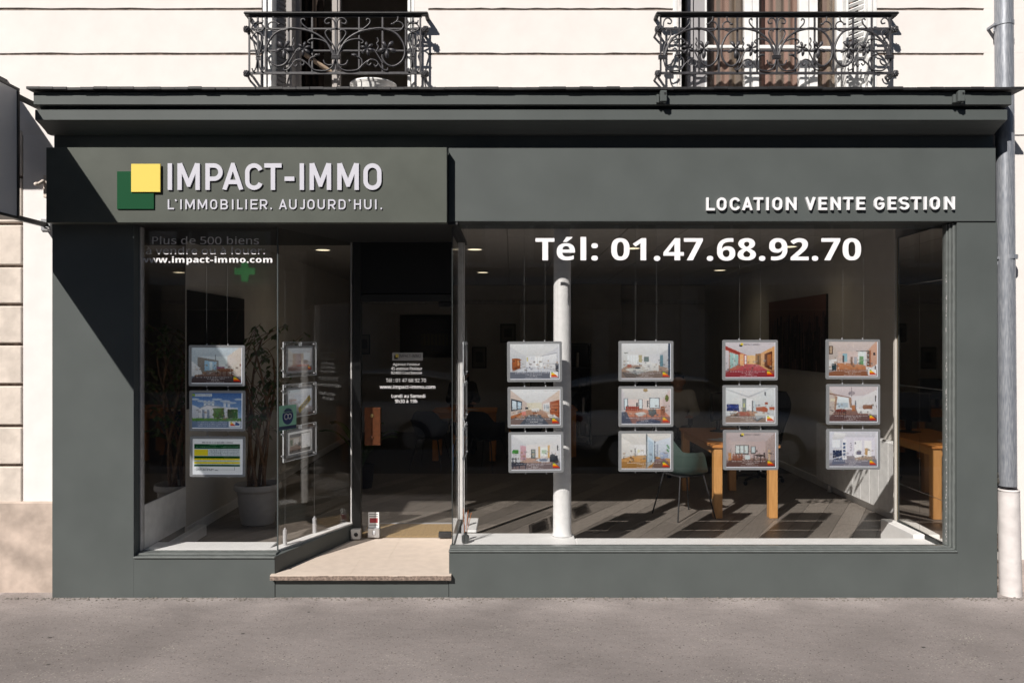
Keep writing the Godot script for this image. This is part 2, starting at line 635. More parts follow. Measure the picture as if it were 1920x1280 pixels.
	pxbox(b, 510, -60, 513, 178, -0.27, -0.40)
	pxbox(b, 536, -60, 547, 178, -0.27, -0.40)
	obj("stile", b, M.shutter, sh)
	for i in 26:
		b = MB.new()
		var y0 := -40.0 + i * 9.0
		var p0 := P(513, y0, -0.30)
		var p1 := P(536, y0 + 13.0, -0.30)
		var dirv := (p1 - p0)
		b.cbox(Vector3(-dirv.length() / 2, -0.0145, -0.006), Vector3(dirv.length() / 2, 0.0145, 0.004), 0.003, Transform3D(Basis(Vector3(0, 0, 1), atan2(dirv.y, dirv.x)), (p0 + p1) * 0.5))
		obj("slat", b, M.shutter, sh)
	# right window: white casements shut before coloured curtains
	var w := Node3D.new()
	w.name = "window"
	t.add_child(w, true)
	w.position = Vector3(0, 0, 0.3)
	b = MB.new()
	pxbox(b, 1264, -60, 1270, 176, -0.155, -0.30, 0.002)
	pxbox(b, 1274, -60, 1278, 176, -0.16, -0.34, 0.002)
	obj("frame", b, M.white_paint, w)
	b = MB.new()
	pxbox(b, 1289, -60, 1300, 178, -0.34, -0.42)
	pxbox(b, 1301, -60, 1322, 178, -0.36, -0.42)
	obj("frame", b, mat(lin(0.36, 0.35, 0.36), 0.6), w)
	b = MB.new()
	for r in [[1322, 1326], [1397, 1411], [1412, 1424], [1500, 1517], [1519, 1534], [1571, 1588]]:
		pxbox(b, r[0], -60, r[1], 178, -0.36, -0.42)
	obj("sash", b, M.white_paint, w)
	b = MB.new()
	pxbox(b, 1326, 84, 1397, 90, -0.37, -0.40)
	pxbox(b, 1424, 84, 1500, 91, -0.37, -0.40)
	pxbox(b, 1534, 86, 1571, 92, -0.37, -0.40)
	obj("glazing_bar", b, M.white_paint, w)
	for r in [[1326, 1397], [1424, 1500], [1534, 1571]]:
		b = MB.new()
		pxbox(b, r[0], -60, r[1], 178, -0.385, -0.39, 0)
		obj("pane", b, M.glass, w)
	var sh2 := Node3D.new()
	sh2.name = "shutter"
	t.add_child(sh2, true)
	sh2.position = Vector3(0, 0, 0.3)
	b = MB.new()
	pxbox(b, 1588, -60, 1592, 178, -0.22, -0.30)
	pxbox(b, 1622, -60, 1626, 178, -0.22, -0.30)
	pxbox(b, 1592, 100, 1622, 178, -0.235, -0.28)
	obj("stile", b, M.white_paint, sh2)
	for i in 14:
		b = MB.new()
		var y0 := -40.0 + i * 10.0
		var p0 := P(1592, y0 + 12, -0.24)
		var p1 := P(1622, y0, -0.24)
		var dv := p1 - p0
		b.cbox(Vector3(-dv.length() / 2, -0.014, -0.006), Vector3(dv.length() / 2, 0.014, 0.006), 0.003, Transform3D(Basis(Vector3(0, 0, 1), atan2(dv.y, dv.x)) * Basis(Vector3(1, 0, 0), 0.6), (p0 + p1) * 0.5))
		obj("slat", b, M.white_paint, sh2)
	b = MB.new()
	pxbox(b, 1629, -60, 1636, 176, -0.16, -0.34, 0.002)
	pxbox(b, 1639, -60, 1645, 176, -0.155, -0.30, 0.002)
	obj("frame", b, M.white_paint, w)


func build_curtains() -> void:
	var stripes := Image.create(128, 8, false, Image.FORMAT_RGB8)
	var cols := [Color(0.55, 0.53, 0.51), Color(0.63, 0.55, 0.525), Color(0.50, 0.485, 0.47), Color(0.59, 0.555, 0.51), Color(0.55, 0.50, 0.48), Color(0.67, 0.575, 0.55)]
	for x in 128:
		for y in 8:
			stripes.set_pixel(x, y, cols[int(x / 11.0 + 0.7 * sin(x * 0.5)) % 6])
	var m := mat(Color(0.95, 0.9, 0.86), 0.95)
	m.albedo_texture = ImageTexture.create_from_image(stripes)
	var folds := func(x0: float, x1: float, z: float, n: int, amp: float) -> MB:
		var b := MB.new()
		for side in [0.0, -0.006]:
			var rows := []
			for i in 2:
				var row := []
				for j in n + 1:
					var t := float(j) / n
					row.append(Vector3(lerpf(x0, x1, t), 3.9 + 2.2 * i, z + side + amp * sin(t * n * 1.1) + amp * 0.5 * sin(t * n * 0.43)))
				if side < 0:
					row.reverse()
				rows.append(row)
			b.grid(rows)
		return b
	var c := thing("curtain", "reddish brown striped curtain behind the white casements of the right upstairs window", "curtain", Vector3(P(1450, 0, -0.5).x, 3.9, -0.5))
	obj("cloth", folds.call(P(1310, 0, -0.5).x, P(1600, 0, -0.5).x, -0.5, 90, 0.014), m, c)
	var m2 := mat(Color(0.16, 0.11, 0.075), 0.95)
	var c2 := thing("curtain", "dark brown curtain in the open left upstairs window", "curtain", Vector3(P(590, 0, -0.62).x, 3.9, -0.62))
	obj("cloth", folds.call(P(558, 0, -0.62).x, P(606, 0, -0.62).x, -0.62, 22, 0.02), m2, c2)


func scroll(b: MB, pts: Array, cx: float, sx: float, mirror: float, z: float, r: float) -> void:
	# pts are pixels of an enlarged view (5.818 to one) of the left railing, whose centre line is x = 927
	var out := []
	for p in pts:
		var px: float = cx + mirror * (p.x - 927.0) / 5.818 * sx
		out.append(P(px, p.y / 5.818, z))
	b.tube(curve(out, 5), r, r, 6)


func half_motif(t: Node3D, cx: float, sx: float, mir: float, z: float) -> void:
	var v := func(a: Array) -> Array:
		var out := []
		for i in range(0, a.size(), 2):
			out.append(Vector2(a[i], a[i + 1]))
		return out
	var thick := [[950, 610, 985, 530, 1050, 430, 1180, 350, 1330, 315, 1450, 310, 1580, 360, 1660, 460, 1684, 560, 1660, 650, 1600, 705, 1540, 720, 1480, 695, 1440, 640, 1440, 590, 1490, 532]]
	var thin := [
		[1130, 375, 1220, 320, 1290, 262, 1303, 220, 1275, 203, 1262, 222],
		[944, 600, 975, 520, 1050, 450, 1140, 424, 1205, 430, 1230, 458, 1205, 472],
		[934, 600, 950, 500, 1010, 420, 1040, 360, 1020, 328, 985, 325, 972, 345],
		[932, 310, 940, 240, 970, 202, 1010, 197, 1045, 228, 1030, 258, 990, 250],
		[940, 645, 960, 720, 1020, 765, 1100, 770, 1170, 755, 1240, 690, 1300, 650, 1360, 655, 1392, 690, 1365, 726, 1345, 700],
		[1300, 650, 1270, 685, 1292, 712, 1316, 688], [1392, 690, 1440, 750, 1488, 765, 1495, 740],
		[935, 650, 960, 700, 1010, 708, 1045, 690, 1060, 655],
		[1180, 755, 1215, 700, 1205, 640, 1150, 610, 1100, 590], [1285, 520, 1340, 535, 1390, 605, 1440, 690],
		[1440, 312, 1550, 338, 1635, 326, 1666, 280, 1640, 245, 1590, 235, 1550, 262],
		[1590, 235, 1605, 210, 1608, 180], [1380, 410, 1394, 445, 1376, 478, 1394, 508, 1380, 545]]
	for c in thick:
		var b := MB.new()
		scroll(b, v.call(c), cx, sx, mir, z + 0.012, 0.0085)
		obj("scroll", b, M.iron, t)
	for c in thin:
		var b := MB.new()
		scroll(b, v.call(c), cx, sx, mir, z + 0.014, 0.0058)
		obj("scroll", b, M.iron, t)
	for fl in [[1490, 530, 98.0, 5], [1272, 530, 74.0, 6]]:
		var b := MB.new()
		for k in fl[3]:
			var a: float = TAU * k / fl[3] + 0.35
			var mid := Vector2(fl[0] + cos(a) * fl[2] * 0.72, fl[1] + sin(a) * fl[2] * 0.72)
			var px: float = cx + mir * (mid.x - 927.0) / 5.818 * sx
			var at := P(px, mid.y / 5.818, z + 0.026)
			var c0 := P(cx + mir * (fl[0] - 927.0) / 5.818 * sx, fl[1] / 5.818, z + 0.02)
			# a drop shaped leaflet
			var d := (at - c0)
			d.z = 0
			var ln := d.length() * 1.45
			var dir := d.normalized()
			var side := Vector3(-dir.y, dir.x, 0)
			var rows := []
			for i in 7:
				var s := i / 6.0
				var wdt: float = ln * 0.3 * pow(sin(PI * clampf(s * 0.86 + 0.05, 0, 1)), 0.8) * (0.35 + 0.65 * s)
				var row := []
				for j in 8:
					var th := TAU * j / 8
					row.append(c0 + dir * ln * s + side * cos(th) * wdt + Vector3(0, 0, 0.012 * sin(th) * (0.4 + wdt * 40) + 0.012 * sin(s * 3)))
				rows.append(row)
			b.grid(rows, true)
		obj("leaf_cluster", b, M.iron, t)
	# swollen ends
	var b2 := MB.new()
	for e in [[1545, 262, 20.0, 12.0], [1130, 598, 34.0, 13.0]]:
		var px2: float = cx + mir * (e[0] - 927.0) / 5.818 * sx
		b2.ball(P(px2, e[1] / 5.818, z + 0.018), Vector3(e[2], e[3], e[3]) / 5.818 / 240.0, 6, 8)
	obj("bud", b2, M.iron, t)


func railing(x0: float, x1: float, centres: Array, sx: float, bars: Array, label: String, lily: Array) -> void:
	var z := -0.06
	var mid := P((x0 + x1) / 2, 140, z)
	var t := thing("balcony_railing", label, "railing", mid, "wrought iron balcony railings above the shop")
	var b := MB.new()
	var a := P(x0 - 9, 27, z)
	var c := P(x1 + 12, 22, z)
	b.cbox(Vector3(a.x, a.y - 0.008, z - 0.03), Vector3(c.x, a.y + 0.014, z + 0.03), 0.008)
	b.cbox(Vector3(a.x, a.y - 0.008, -0.17), Vector3(a.x + 0.03, a.y + 0.014, z), 0.004)
	b.cbox(Vector3(c.x - 0.03, a.y - 0.008, -0.17), Vector3(c.x, a.y + 0.014, z), 0.004)
	obj("handrail", b, M.zinc_black, t)
	for y in [31.0, 54.0, 95.0, 137.0]:
		b = MB.new()
		var h := 0.010 if y > 120 else 0.007
		b.cbox(P(x0, y, z) - Vector3(0, h, 0.008), P(x1, y, z) + Vector3(0, h, 0.006), 0.002)
		if y > 50 and y < 60 or y > 120:
			for x in [x0, x1]:
				var e := P(x, y, z)
				b.cbox(Vector3(e.x - 0.008, e.y - 0.008, -0.17), Vector3(e.x + 0.008, e.y + 0.008, z), 0.002)
		obj("rail", b, M.iron, t)
	for x in bars:
		b = MB.new()
		b.cbox(P(x, 137, z) - Vector3(0.007, 0, 0.006), P(x, 30, z) + Vector3(0.007, 0, 0.006), 0.0015)
		obj("bar", b, M.iron, t)
	for k in centres:
		for m in k[1]:
			half_motif(t, k[0], sx, m, z)
		b = MB.new()
		for i in 3:
			b.cbox(P(k[0] - 8, 104.0 + i * 2.6, z + 0.018) - Vector3(0, 0.004, 0.02), P(k[0] + 8, 104.0 + i * 2.6, z + 0.018) + Vector3(0, 0.004, 0.006), 0.002)
		obj("collar", b, M.iron, t)
	for x in lily:
		for m in [-1.0, 1.0]:
			for pts in [[2, 104, 7, 82, 10, 70, 5, 62, -9, 56, -10, 48, 0, 40], [1, 108, 3, 125, 8, 134, 11, 128], [0, 44, 8, 42, 10, 38]]:
				b = MB.new()
				var out := []
				for i in range(0, pts.size(), 2):
					out.append(P(x + m * pts[i], pts[i + 1], z + 0.012))
				b.tube(curve(out, 5), 0.0056, 0.0056, 6)
				obj("scroll", b, M.iron, t)
		b = MB.new()
		b.ball(P(x - 5, 43, z + 0.014), Vector3(0.022, 0.009, 0.009), 6, 8)
		b.ball(P(x + 5, 43, z + 0.014), Vector3(0.022, 0.009, 0.009), 6, 8)
		b.ball(P(x, 39, z + 0.014), Vector3(0.009, 0.016, 0.009), 6, 8)
		obj("bud", b, M.iron, t)
		b = MB.new()
		for i in 3:
			b.cbox(P(x - 4, 105.0 + i * 3, z + 0.012) - Vector3(0, 0.004, 0.015), P(x + 4, 105.0 + i * 3, z + 0.012) + Vector3(0, 0.004, 0.005), 0.002)
		obj("collar", b, M.iron, t)
	# pine cone knobs on the fixing arms
	for x in [x0 - 5.0, x1 + 7.0]:
		for y in [55.0, 138.0]:
			b = MB.new()
			var o := P(x, y, z + 0.01)
			b.ball(o, Vector3(0.022, 0.027, 0.022), 8, 10)
			for i in 4:
				for j in 7:
					var th := TAU * (j + 0.5 * (i % 2)) / 7
					var hgt := -0.016 + i * 0.011
					var rad := 0.022 * sqrt(1.0 - pow(hgt / 0.027, 2))
					b.ball(o + Vector3(cos(th) * rad, hgt, sin(th) * rad), Vector3.ONE * 0.0065, 4, 6)
			b.rod(o, Vector3(o.x - signf(x - mid.x) * 0.01, o.y - 0.02, -0.17), 0.009, 7)
			obj("knob", b, M.iron, t)


func build_railings() -> void:
	railing(467, 791, [[629.0, [-1.0, 1.0]]], 1.0, [467, 483, 497.5, 541, 585, 629, 673, 717, 760.5, 774, 788], "wrought iron balcony railing before the open left upstairs window", [483.0, 774.0])
	railing(1239, 1672, [[1243.0, [1.0]], [1457.0, [-1.0, 1.0]], [1669.0, [-1.0]]], 0.80, [1239, 1274, 1311, 1348, 1383, 1420, 1457, 1492, 1528, 1563, 1600, 1635, 1670], "wide wrought iron balcony railing before the curtained right upstairs window", [])
	var t := thing("planter", "white plastic planter on the sill behind the left railing", "planter", P(700, 168, -0.28))
	var c := P(700, 172, -0.335)
	var b := MB.new()
	b.lathe([Vector2(0.0, 0), Vector2(0.12, 0), Vector2(0.14, 0.05), Vector2(0.175, 0.185), Vector2(0.188, 0.193), Vector2(0.188, 0.207), Vector2(0.178, 0.207), Vector2(0.165, 0.16), Vector2(0.0, 0.155)], Vector3(c.x, 3.862, c.z), 36)
	obj("bowl", b, M.pot_white, t)


# ---------------------------------------------------------------- lettering
func arc(c: Vector2, r: Vector2, a0: float, a1: float, n := 8) -> Array:
	var out := []
	for i in n + 1:
		var a := deg_to_rad(lerpf(a0, a1, float(i) / n))
		out.append(c + Vector2(cos(a) * r.x, -sin(a) * r.y))
	return out


# centre lines of a narrow technical capital, box w by h (y down), stroke s; each entry is [points, closed]
func strokes(ch: String, w: float, h: float, s: float) -> Array:
	var k := s / 2
	var r := minf((w - s) / 2, h * 0.34)
	var L := k
	var R := w - k
	var T := k
	var B := h - k
	var mid := Vector2(w / 2, h / 2)
	match ch:
		"I": return [[[Vector2(w / 2, 0), Vector2(w / 2, h)], false]]
		"-": return [[[Vector2(0, h / 2), Vector2(w, h / 2)], false]]
		".": return [[[Vector2(w / 2, h - s * 1.15), Vector2(w / 2, h)], false]]
		"'": return [[[Vector2(w * 0.3, 0), Vector2(w * 0.7, s * 1.3)], false]]
		"L": return [[[Vector2(L, 0), Vector2(L, B), Vector2(w, B)], false]]
		"T": return [[[Vector2(0, T), Vector2(w, T)], false], [[Vector2(w / 2, T), Vector2(w / 2, h)], false]]
		"H": return [[[Vector2(L, 0), Vector2(L, h)], false], [[Vector2(R, 0), Vector2(R, h)], false], [[Vector2(L, h * 0.48), Vector2(R, h * 0.48)], false]]
		"E": return [[[Vector2(w, T), Vector2(L, T), Vector2(L, B), Vector2(w, B)], false], [[Vector2(L, h * 0.48), Vector2(w * 0.9, h * 0.48)], false]]
		"M": return [[[Vector2(L, h), Vector2(L, 0)], false], [[Vector2(R, h), Vector2(R, 0)], false], [[Vector2(L + k * 0.2, 0), Vector2(w / 2, h * 0.80), Vector2(R - k * 0.2, 0)], false]]
		"N": return [[[Vector2(L, h), Vector2(L, 0)], false], [[Vector2(R, h), Vector2(R, 0)], false], [[Vector2(L, k * 0.8), Vector2(R, h - k * 0.8)], false]]
		"V": return [[[Vector2(k * 0.9, 0), Vector2(w / 2, h - k), Vector2(w - k * 0.9, 0)], false]]
		"A": return [[[Vector2(k * 0.9, h), Vector2(w / 2, k * 0.4), Vector2(w - k * 0.9, h)], false], [[Vector2(w * 0.22, h * 0.70), Vector2(w * 0.78, h * 0.70)], false]]
		"O": return [[arc(Vector2(w / 2, T + r), Vector2((w - s) / 2, r), 180, 0, 12) + arc(Vector2(w / 2, B - r), Vector2((w - s) / 2, r), 0, -180, 12), true]]
		"U": return [[[Vector2(L, 0)] + arc(Vector2(w / 2, B - r), Vector2((w - s) / 2, r), 180, 360, 12) + [Vector2(R, 0)], false]]
		"J": return [[[Vector2(R, 0)] + arc(Vector2(w / 2, B - r), Vector2((w - s) / 2, r), 0, -150, 10), false]]
		"C": return [[arc(Vector2(w / 2, T + r), Vector2((w - s) / 2, r), 18, 180, 12) + arc(Vector2(w / 2, B - r), Vector2((w - s) / 2, r), 180, 342, 12), false]]
		"G": return [[arc(Vector2(w / 2, T + r), Vector2((w - s) / 2, r), 22, 180, 12) + arc(Vector2(w / 2, B - r), Vector2((w - s) / 2, r), 180, 360, 12) + [Vector2(R, h * 0.52), Vector2(w * 0.52, h * 0.52)], false]]
		"D": return [[[Vector2(L, T), Vector2(R - r, T)] + arc(Vector2(R - r, T + r), Vector2(r, r), 90, 0, 8) + arc(Vector2(R - r, B - r), Vector2(r, r), 0, -90, 8) + [Vector2(L, B)], true]]
		"P", "R":
			var q := h * 0.29 - k * 0.5
			var out := [[[Vector2(L, 0), Vector2(L, h)], false], [[Vector2(L, T), Vector2(R - q, T)] + arc(Vector2(R - q, T + q), Vector2(q, q), 90, -90, 10) + [Vector2(L, T + 2 * q)], false]]
			if ch == "R":
				out.append([[Vector2(w * 0.48, T + 2 * q), Vector2(w - k, h)], false])
			return out
		"B":
			var q := (h - s) / 4
			return [[[Vector2(L, 0), Vector2(L, h)], false], [[Vector2(L, T), Vector2(R - q - k * 0.4, T)] + arc(Vector2(R - q - k * 0.4, T + q), Vector2(q, q), 90, -90, 8) + [Vector2(L, h / 2)], false], [[Vector2(L, h / 2), Vector2(R - q, h / 2)] + arc(Vector2(R - q, B - q), Vector2(q, q), 90, -90, 8) + [Vector2(L, B)], false]]
		"S":
			var q := (h - s) / 4
			var hw := (w - s) / 2
			return [[arc(Vector2(w / 2, T + q), Vector2(hw, q), 25, 90, 4) + arc(Vector2(w / 2, T + q), Vector2(hw, q), 100, 255, 8) + [mid] + arc(Vector2(w / 2, B - q), Vector2(hw, q), 75, -90, 8) + arc(Vector2(w / 2, B - q), Vector2(hw, q), -100, -155, 4), false]]
	return []


func letter_mesh(ch: String, x0: float, y0: float, x1: float, y1: float, s: float, zb: float, zf: float) -> MB:
	# everything is worked out in photo pixels at depth zf, then set in place
	var solids: Array[PackedVector2Array] = []
	for st in strokes(ch, x1 - x0, y1 - y0, s):
		var line := PackedVector2Array(st[0])
		var polys := Geometry2D.offset_polyline(line, s / 2, Geometry2D.JOIN_MITER if ch in "MNVAELT" else Geometry2D.JOIN_ROUND, Geometry2D.END_JOINED if st[1] else Geometry2D.END_BUTT)
		solids = merge_all(solids, polys)
	var b := MB.new()
	var holes := []
	var outers := []
	for p in solids:
		if Geometry2D.is_polygon_clockwise(p) == Geometry2D.is_polygon_clockwise(PackedVector2Array([Vector2(0, 0), Vector2(1, 0), Vector2(1, 1)])):
			outers.append(p)
		else:
			holes.append(p)
	# place: flip y to rise
	var put := func(p: PackedVector2Array) -> PackedVector2Array:
		var out := PackedVector2Array()
		for q in p:
			var w := P(x0 + q.x, clampf(y0 + q.y, y0 - s * 0.1, y1), zf)
			out.append(Vector2(w.x, w.y))
		return out
	for p in outers:
		var cuts: Array = [p]
		for hl in holes:
			var cx := 0.0
			for q in hl:
				cx += q.x / hl.size()
			var next := []
			for c in cuts:
				for half in [PackedVector2Array([Vector2(-999, -999), Vector2(cx, -999), Vector2(cx, 999), Vector2(-999, 999)]), PackedVector2Array([Vector2(cx, -999), Vector2(999, -999), Vector2(999, 999), Vector2(cx, 999)])]:
					for piece in Geometry2D.intersect_polygons(c, half):
						next.append_array(Geometry2D.clip_polygons(piece, hl))
			cuts = next
		for c in cuts:
			var w: PackedVector2Array = put.call(c)
			var tris := Geometry2D.triangulate_polygon(w)
			for i in range(0, tris.size(), 3):
				var A := Vector3(w[tris[i]].x, w[tris[i]].y, zf)
				var B := Vector3(w[tris[i + 1]].x, w[tris[i + 1]].y, zf)
				var C := Vector3(w[tris[i + 2]].x, w[tris[i + 2]].y, zf)
				if (B - A).cross(C - A).z < 0:
					b.tri(A, C, B)
				else:
					b.tri(A, B, C)
		var o: PackedVector2Array = put.call(p)
		if MB.area(o) < 0:
			o.reverse()
		b.sides(o, zb, zf)
	b.flip = true
	for hl in holes:
		var o: PackedVector2Array = put.call(hl)
		if MB.area(o) > 0:
			o.reverse()
		b.sides(o, zb, zf)
	return b


func merge_all(have: Array[PackedVector2Array], more: Array) -> Array[PackedVector2Array]:
	var outs := []
	var hole: Array[PackedVector2Array] = []
	for p in have + more:
		if Geometry2D.is_polygon_clockwise(p) == Geometry2D.is_polygon_clockwise(PackedVector2Array([Vector2(0, 0), Vector2(1, 0), Vector2(1, 1)])):
			outs.append(p)
		else:
			hole.append(p)
	var res: Array[PackedVector2Array] = []
	for p in outs:
		var cur: PackedVector2Array = p
		var again := true
		while again:
			again = false
			for i in res.size():
				var got := Geometry2D.merge_polygons(res[i], cur)
				var solid := []
				var hh := []
				for g in got:
					if Geometry2D.is_polygon_clockwise(g) == Geometry2D.is_polygon_clockwise(PackedVector2Array([Vector2(0, 0), Vector2(1, 0), Vector2(1, 1)])):
						solid.append(g)
					else:
						hh.append(g)
				if solid.size() == 1:
					hole.append_array(hh)
					cur = solid[0]
					res.remove_at(i)
					again = true
					break
		res.append(cur)
	res.append_array(hole)
	return res


# a line of printed letters whose ink fills the given pixel box at depth z
func text_at(called: String, s: String, bold: bool, x0: float, y0: float, x1: float, y1: float, z: float, m: Material, parent: Node3D, deep := 0.0008, back := false) -> MeshInstance3D:
	var p := P(x0, y1, z)
	var q := P(x1, y0, z)
	return text_in(called, s, bold, p, Vector3(1, 0, 0), q.x - p.x, q.y - p.y, m, parent, deep)


func text_in(called: String, s: String, bold: bool, corner: Vector3, along: Vector3, wide: float, high: float, m: Material, parent: Node3D, deep := 0.0008) -> MeshInstance3D:
	var f := SystemFont.new()
	f.font_names = PackedStringArray(["Droid Sans"])
	f.font_weight = 700 if bold else 400
	var t := TextMesh.new()
	t.text = s
	t.font = f
	t.font_size = 48
	t.pixel_size = 0.01
	t.depth = 0.01
	t.curve_step = 1.5
	var src := t.get_mesh_arrays()
	var vs: PackedVector3Array = src[Mesh.ARRAY_VERTEX]
	var lo := Vector3(INF, INF, INF)
	var hi := -lo
	for v in vs:
		lo = lo.min(v)
		hi = hi.max(v)
	var out := along.cross(Vector3.UP).normalized()
	var moved := PackedVector3Array()
	var nrm := PackedVector3Array()
	var ns: PackedVector3Array = src[Mesh.ARRAY_NORMAL]
	for i in vs.size():
		var k := (vs[i] - lo) / (hi - lo)
		moved.append(corner + along * (k.x * wide) + Vector3.UP * (k.y * high) + out * (k.z * deep))
		nrm.append((along * ns[i].x + Vector3.UP * ns[i].y + out * ns[i].z).normalized())
	var arr := []
	arr.resize(Mesh.ARRAY_MAX)
	arr[Mesh.ARRAY_VERTEX] = moved
	arr[Mesh.ARRAY_NORMAL] = nrm
	if src[Mesh.ARRAY_INDEX] != null:
		arr[Mesh.ARRAY_INDEX] = src[Mesh.ARRAY_INDEX]
	var am := ArrayMesh.new()
	am.add_surface_from_arrays(Mesh.PRIMITIVE_TRIANGLES, arr)
	return obj(called, am, m, parent)


# ---------------------------------------------------------------- the shopfront
func build_shopfront() -> void:
	var t := thing("shopfront", "dark grey green painted shopfront with cornice, glass windows and a recessed entrance", "shopfront", Vector3(0.1, 0, -0.2))
	var b := MB.new()
	b.cbox(Vector3(-3.557, -0.01, -0.95), Vector3(-2.927, 2.90, -0.01), 0.0008)
	obj("pillar", b, M.paint, t)
	b = MB.new()
	b.cbox(Vector3(3.445, -0.01, -0.95), Vector3(3.755, 2.905, -0.011), 0.0008)
	obj("pillar", b, M.paint, t)
	# low walls under the glass
	b = MB.new()
	b.cbox(Vector3(-2.9268, -0.01, -0.13), Vector3(-1.836, 0.305, -0.0102), 0.0008)
	obj("stall_riser", b, M.paint, t)
	b = MB.new()
	b.cbox(Vector3(-0.487, -0.01, -0.12), Vector3(3.4448, 0.352, -0.0112), 0.0008)
	obj("stall_riser", b, M.paint, t)
	b = MB.new()
	b.cbox(Vector3(-1.833, -0.01, -0.40), Vector3(-0.490, 0.143, -0.016), 0.002)
	obj("step_riser", b, M.paint, t)
	# slanted low wall left of the step, and its counterpart on the right
	b = MB.new()
	b.prism(PackedVector2Array([Vector2(-1.835, -0.014), Vector2(-1.437, -1.08), Vector2(-1.52, -1.10), Vector2(-1.92, -0.014)]), 0.14, 0.318, 1)
	obj("stall_riser", b, M.paint, t)
	b = MB.new()
	b.cbox(Vector3(-0.486, 0.14, -1.10), Vector3(-0.456, 0.36, -0.121), 0.003)
	obj("stall_riser", b, M.paint, t)
	# sills: stepped mouldings
	b = MB.new()
	b.cbox(Vector3(-2.926, 0.305, -0.15), Vector3(-1.832, 0.318, 0.004), 0.004)
	b.cbox(Vector3(-2.926, 0.318, -0.15), Vector3(-1.836, 0.332, -0.045), 0.004)
	obj("sill_moulding", b, M.trim, t)
	b = MB.new()
	b.cbox(Vector3(-0.49, 0.352, -0.12), Vector3(3.444, 0.363, 0.002), 0.004)
	b.cbox(Vector3(-0.487, 0.363, -0.12), Vector3(3.430, 0.374, -0.022), 0.004)
	b.cbox(Vector3(-0.485, 0.374, -0.12), Vector3(3.414, 0.384, -0.05), 0.003)
	obj("sill_moulding", b, M.trim, t)
	b = MB.new()
	b.cbox(Vector3(3.425, 0.364, -0.13), Vector3(3.4445, 2.90, -0.03), 0.004)
	b.cbox(Vector3(3.408, 0.375, -0.13), Vector3(3.4245, 2.90, -0.05), 0.004)
	b.cbox(Vector3(3.395, 0.385, -0.13), Vector3(3.4075, 2.90, -0.07), 0.003)
	obj("jamb_moulding", b, M.trim, t)
	var flakes := MB.new()
	var r := RandomNumberGenerator.new()
	r.seed = 8
	for i in 70:
		var p := Vector3(3.394 + r.randf_range(-0.006, 0.003), r.randf_range(0.42, 2.5), -0.069)
		flakes.cbox(p - Vector3(0.0015, r.randf_range(0.003, 0.012), 0.001), p + Vector3(0.0015, 0.004, 0.002), 0)
	obj("paint_flakes", flakes, M.grey_white, t)
	b = MB.new()
	b.cbox(Vector3(-2.926, 0.333, -0.16), Vector3(-2.914, 2.88, -0.10), 0.003)
	obj("jamb_moulding", b, M.grey_white, t)
	# beam, frieze, panels of the fascia
	b = MB.new()
	b.cbox(Vector3(-3.555, 2.906, -0.40), Vector3(3.737, 3.70, -0.03), 0.002)
	obj("frieze", b, M.paint, t)
	# cornice: two bands and a cove
	b = MB.new()
	b.cbox(Vector3(-3.57, 3.744, -0.15), Vector3(3.728, 3.838, 0.206), 0.003)
	obj("cornice_band", b, M.paint, t)
	b = MB.new()
	b.cbox(Vector3(-3.565, 3.717, -0.15), Vector3(3.722, 3.744, 0.13), 0.0)
	obj("cornice_groove", b, M.paint, t)
	b = MB.new()
	b.prism(PackedVector2Array([Vector2(-0.15, 3.717), Vector2(0.172, 3.717), Vector2(0.177, 3.712), Vector2(0.177, 3.640), Vector2(0.12, 3.622), Vector2(0.05, 3.592), Vector2(0.02, 3.575), Vector2(-0.028, 3.575), Vector2(-0.15, 3.6)]), -3.575, 3.712, 0)
	obj("cornice_band", b, M.paint, t)
	b = MB.new()
	var top := []
	for i in 75:
		top.append(-3.60 + i * 0.1)
	for i in top.size() - 1:
		var w0 := 3.846 + r.randf_range(-0.003, 0.003)
		b.cbox(Vector3(top[i], w0, -0.16), Vector3(top[i + 1], w0 + 0.02, 0.245 + r.randf_range(-0.006, 0.004)), 0.002)
	obj("zinc_flashing", b, M.zinc_black, t)
	for x in [1244.0, 1802.0]:
		b = MB.new()
		var p := P(x, 181, 0.24)
		b.cbox(Vector3(p.x - 0.024, p.y - 0.040, 0.206), Vector3(p.x + 0.024, p.y + 0.042, 0.258), 0.004)
		b.cbox(Vector3(p.x - 0.048, p.y - 0.042, 0.206), Vector3(p.x - 0.029, p.y + 0.02, 0.235), 0.003)
		b.lathe([Vector2(0, -0.052), Vector2(0.012, -0.05), Vector2(0.012, -0.045)], Vector3(p.x + 0.01, p.y, 0.24), 10)
		obj("awning_bracket", b, M.paint, t)
		b = MB.new()
		b.cbox(Vector3(p.x + 0.003, p.y + 0.010, 0.258), Vector3(p.x + 0.017, p.y + 0.026, 0.2595), 0)
		obj("bracket_hole", b, M.black, t)
	# soffit over the entrance, door case, panel above the door
	b = MB.new()
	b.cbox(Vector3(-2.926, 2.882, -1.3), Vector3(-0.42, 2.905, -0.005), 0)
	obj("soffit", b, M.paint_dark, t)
	var z := -1.08
	b = MB.new()
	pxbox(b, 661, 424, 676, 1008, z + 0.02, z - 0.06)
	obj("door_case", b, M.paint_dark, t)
	b = MB.new()
	pxbox(b, 676.5, 424, 850, 551, z, z - 0.05)
	obj("overdoor_panel", b, M.black, t)
	b = MB.new()
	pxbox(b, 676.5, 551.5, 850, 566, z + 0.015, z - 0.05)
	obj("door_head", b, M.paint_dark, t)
	# white posts: far edge of the slanted pane, far edge of the side pane
	b = MB.new()
	var pl := P(659, 420, z + 0.01)
	b.cbox(Vector3(pl.x - 0.010, 0.32, z - 0.02), Vector3(pl.x + 0.002, 2.88, z + 0.01), 0.002)
	obj("glazing_post", b, M.white_paint, t)
	b = MB.new()
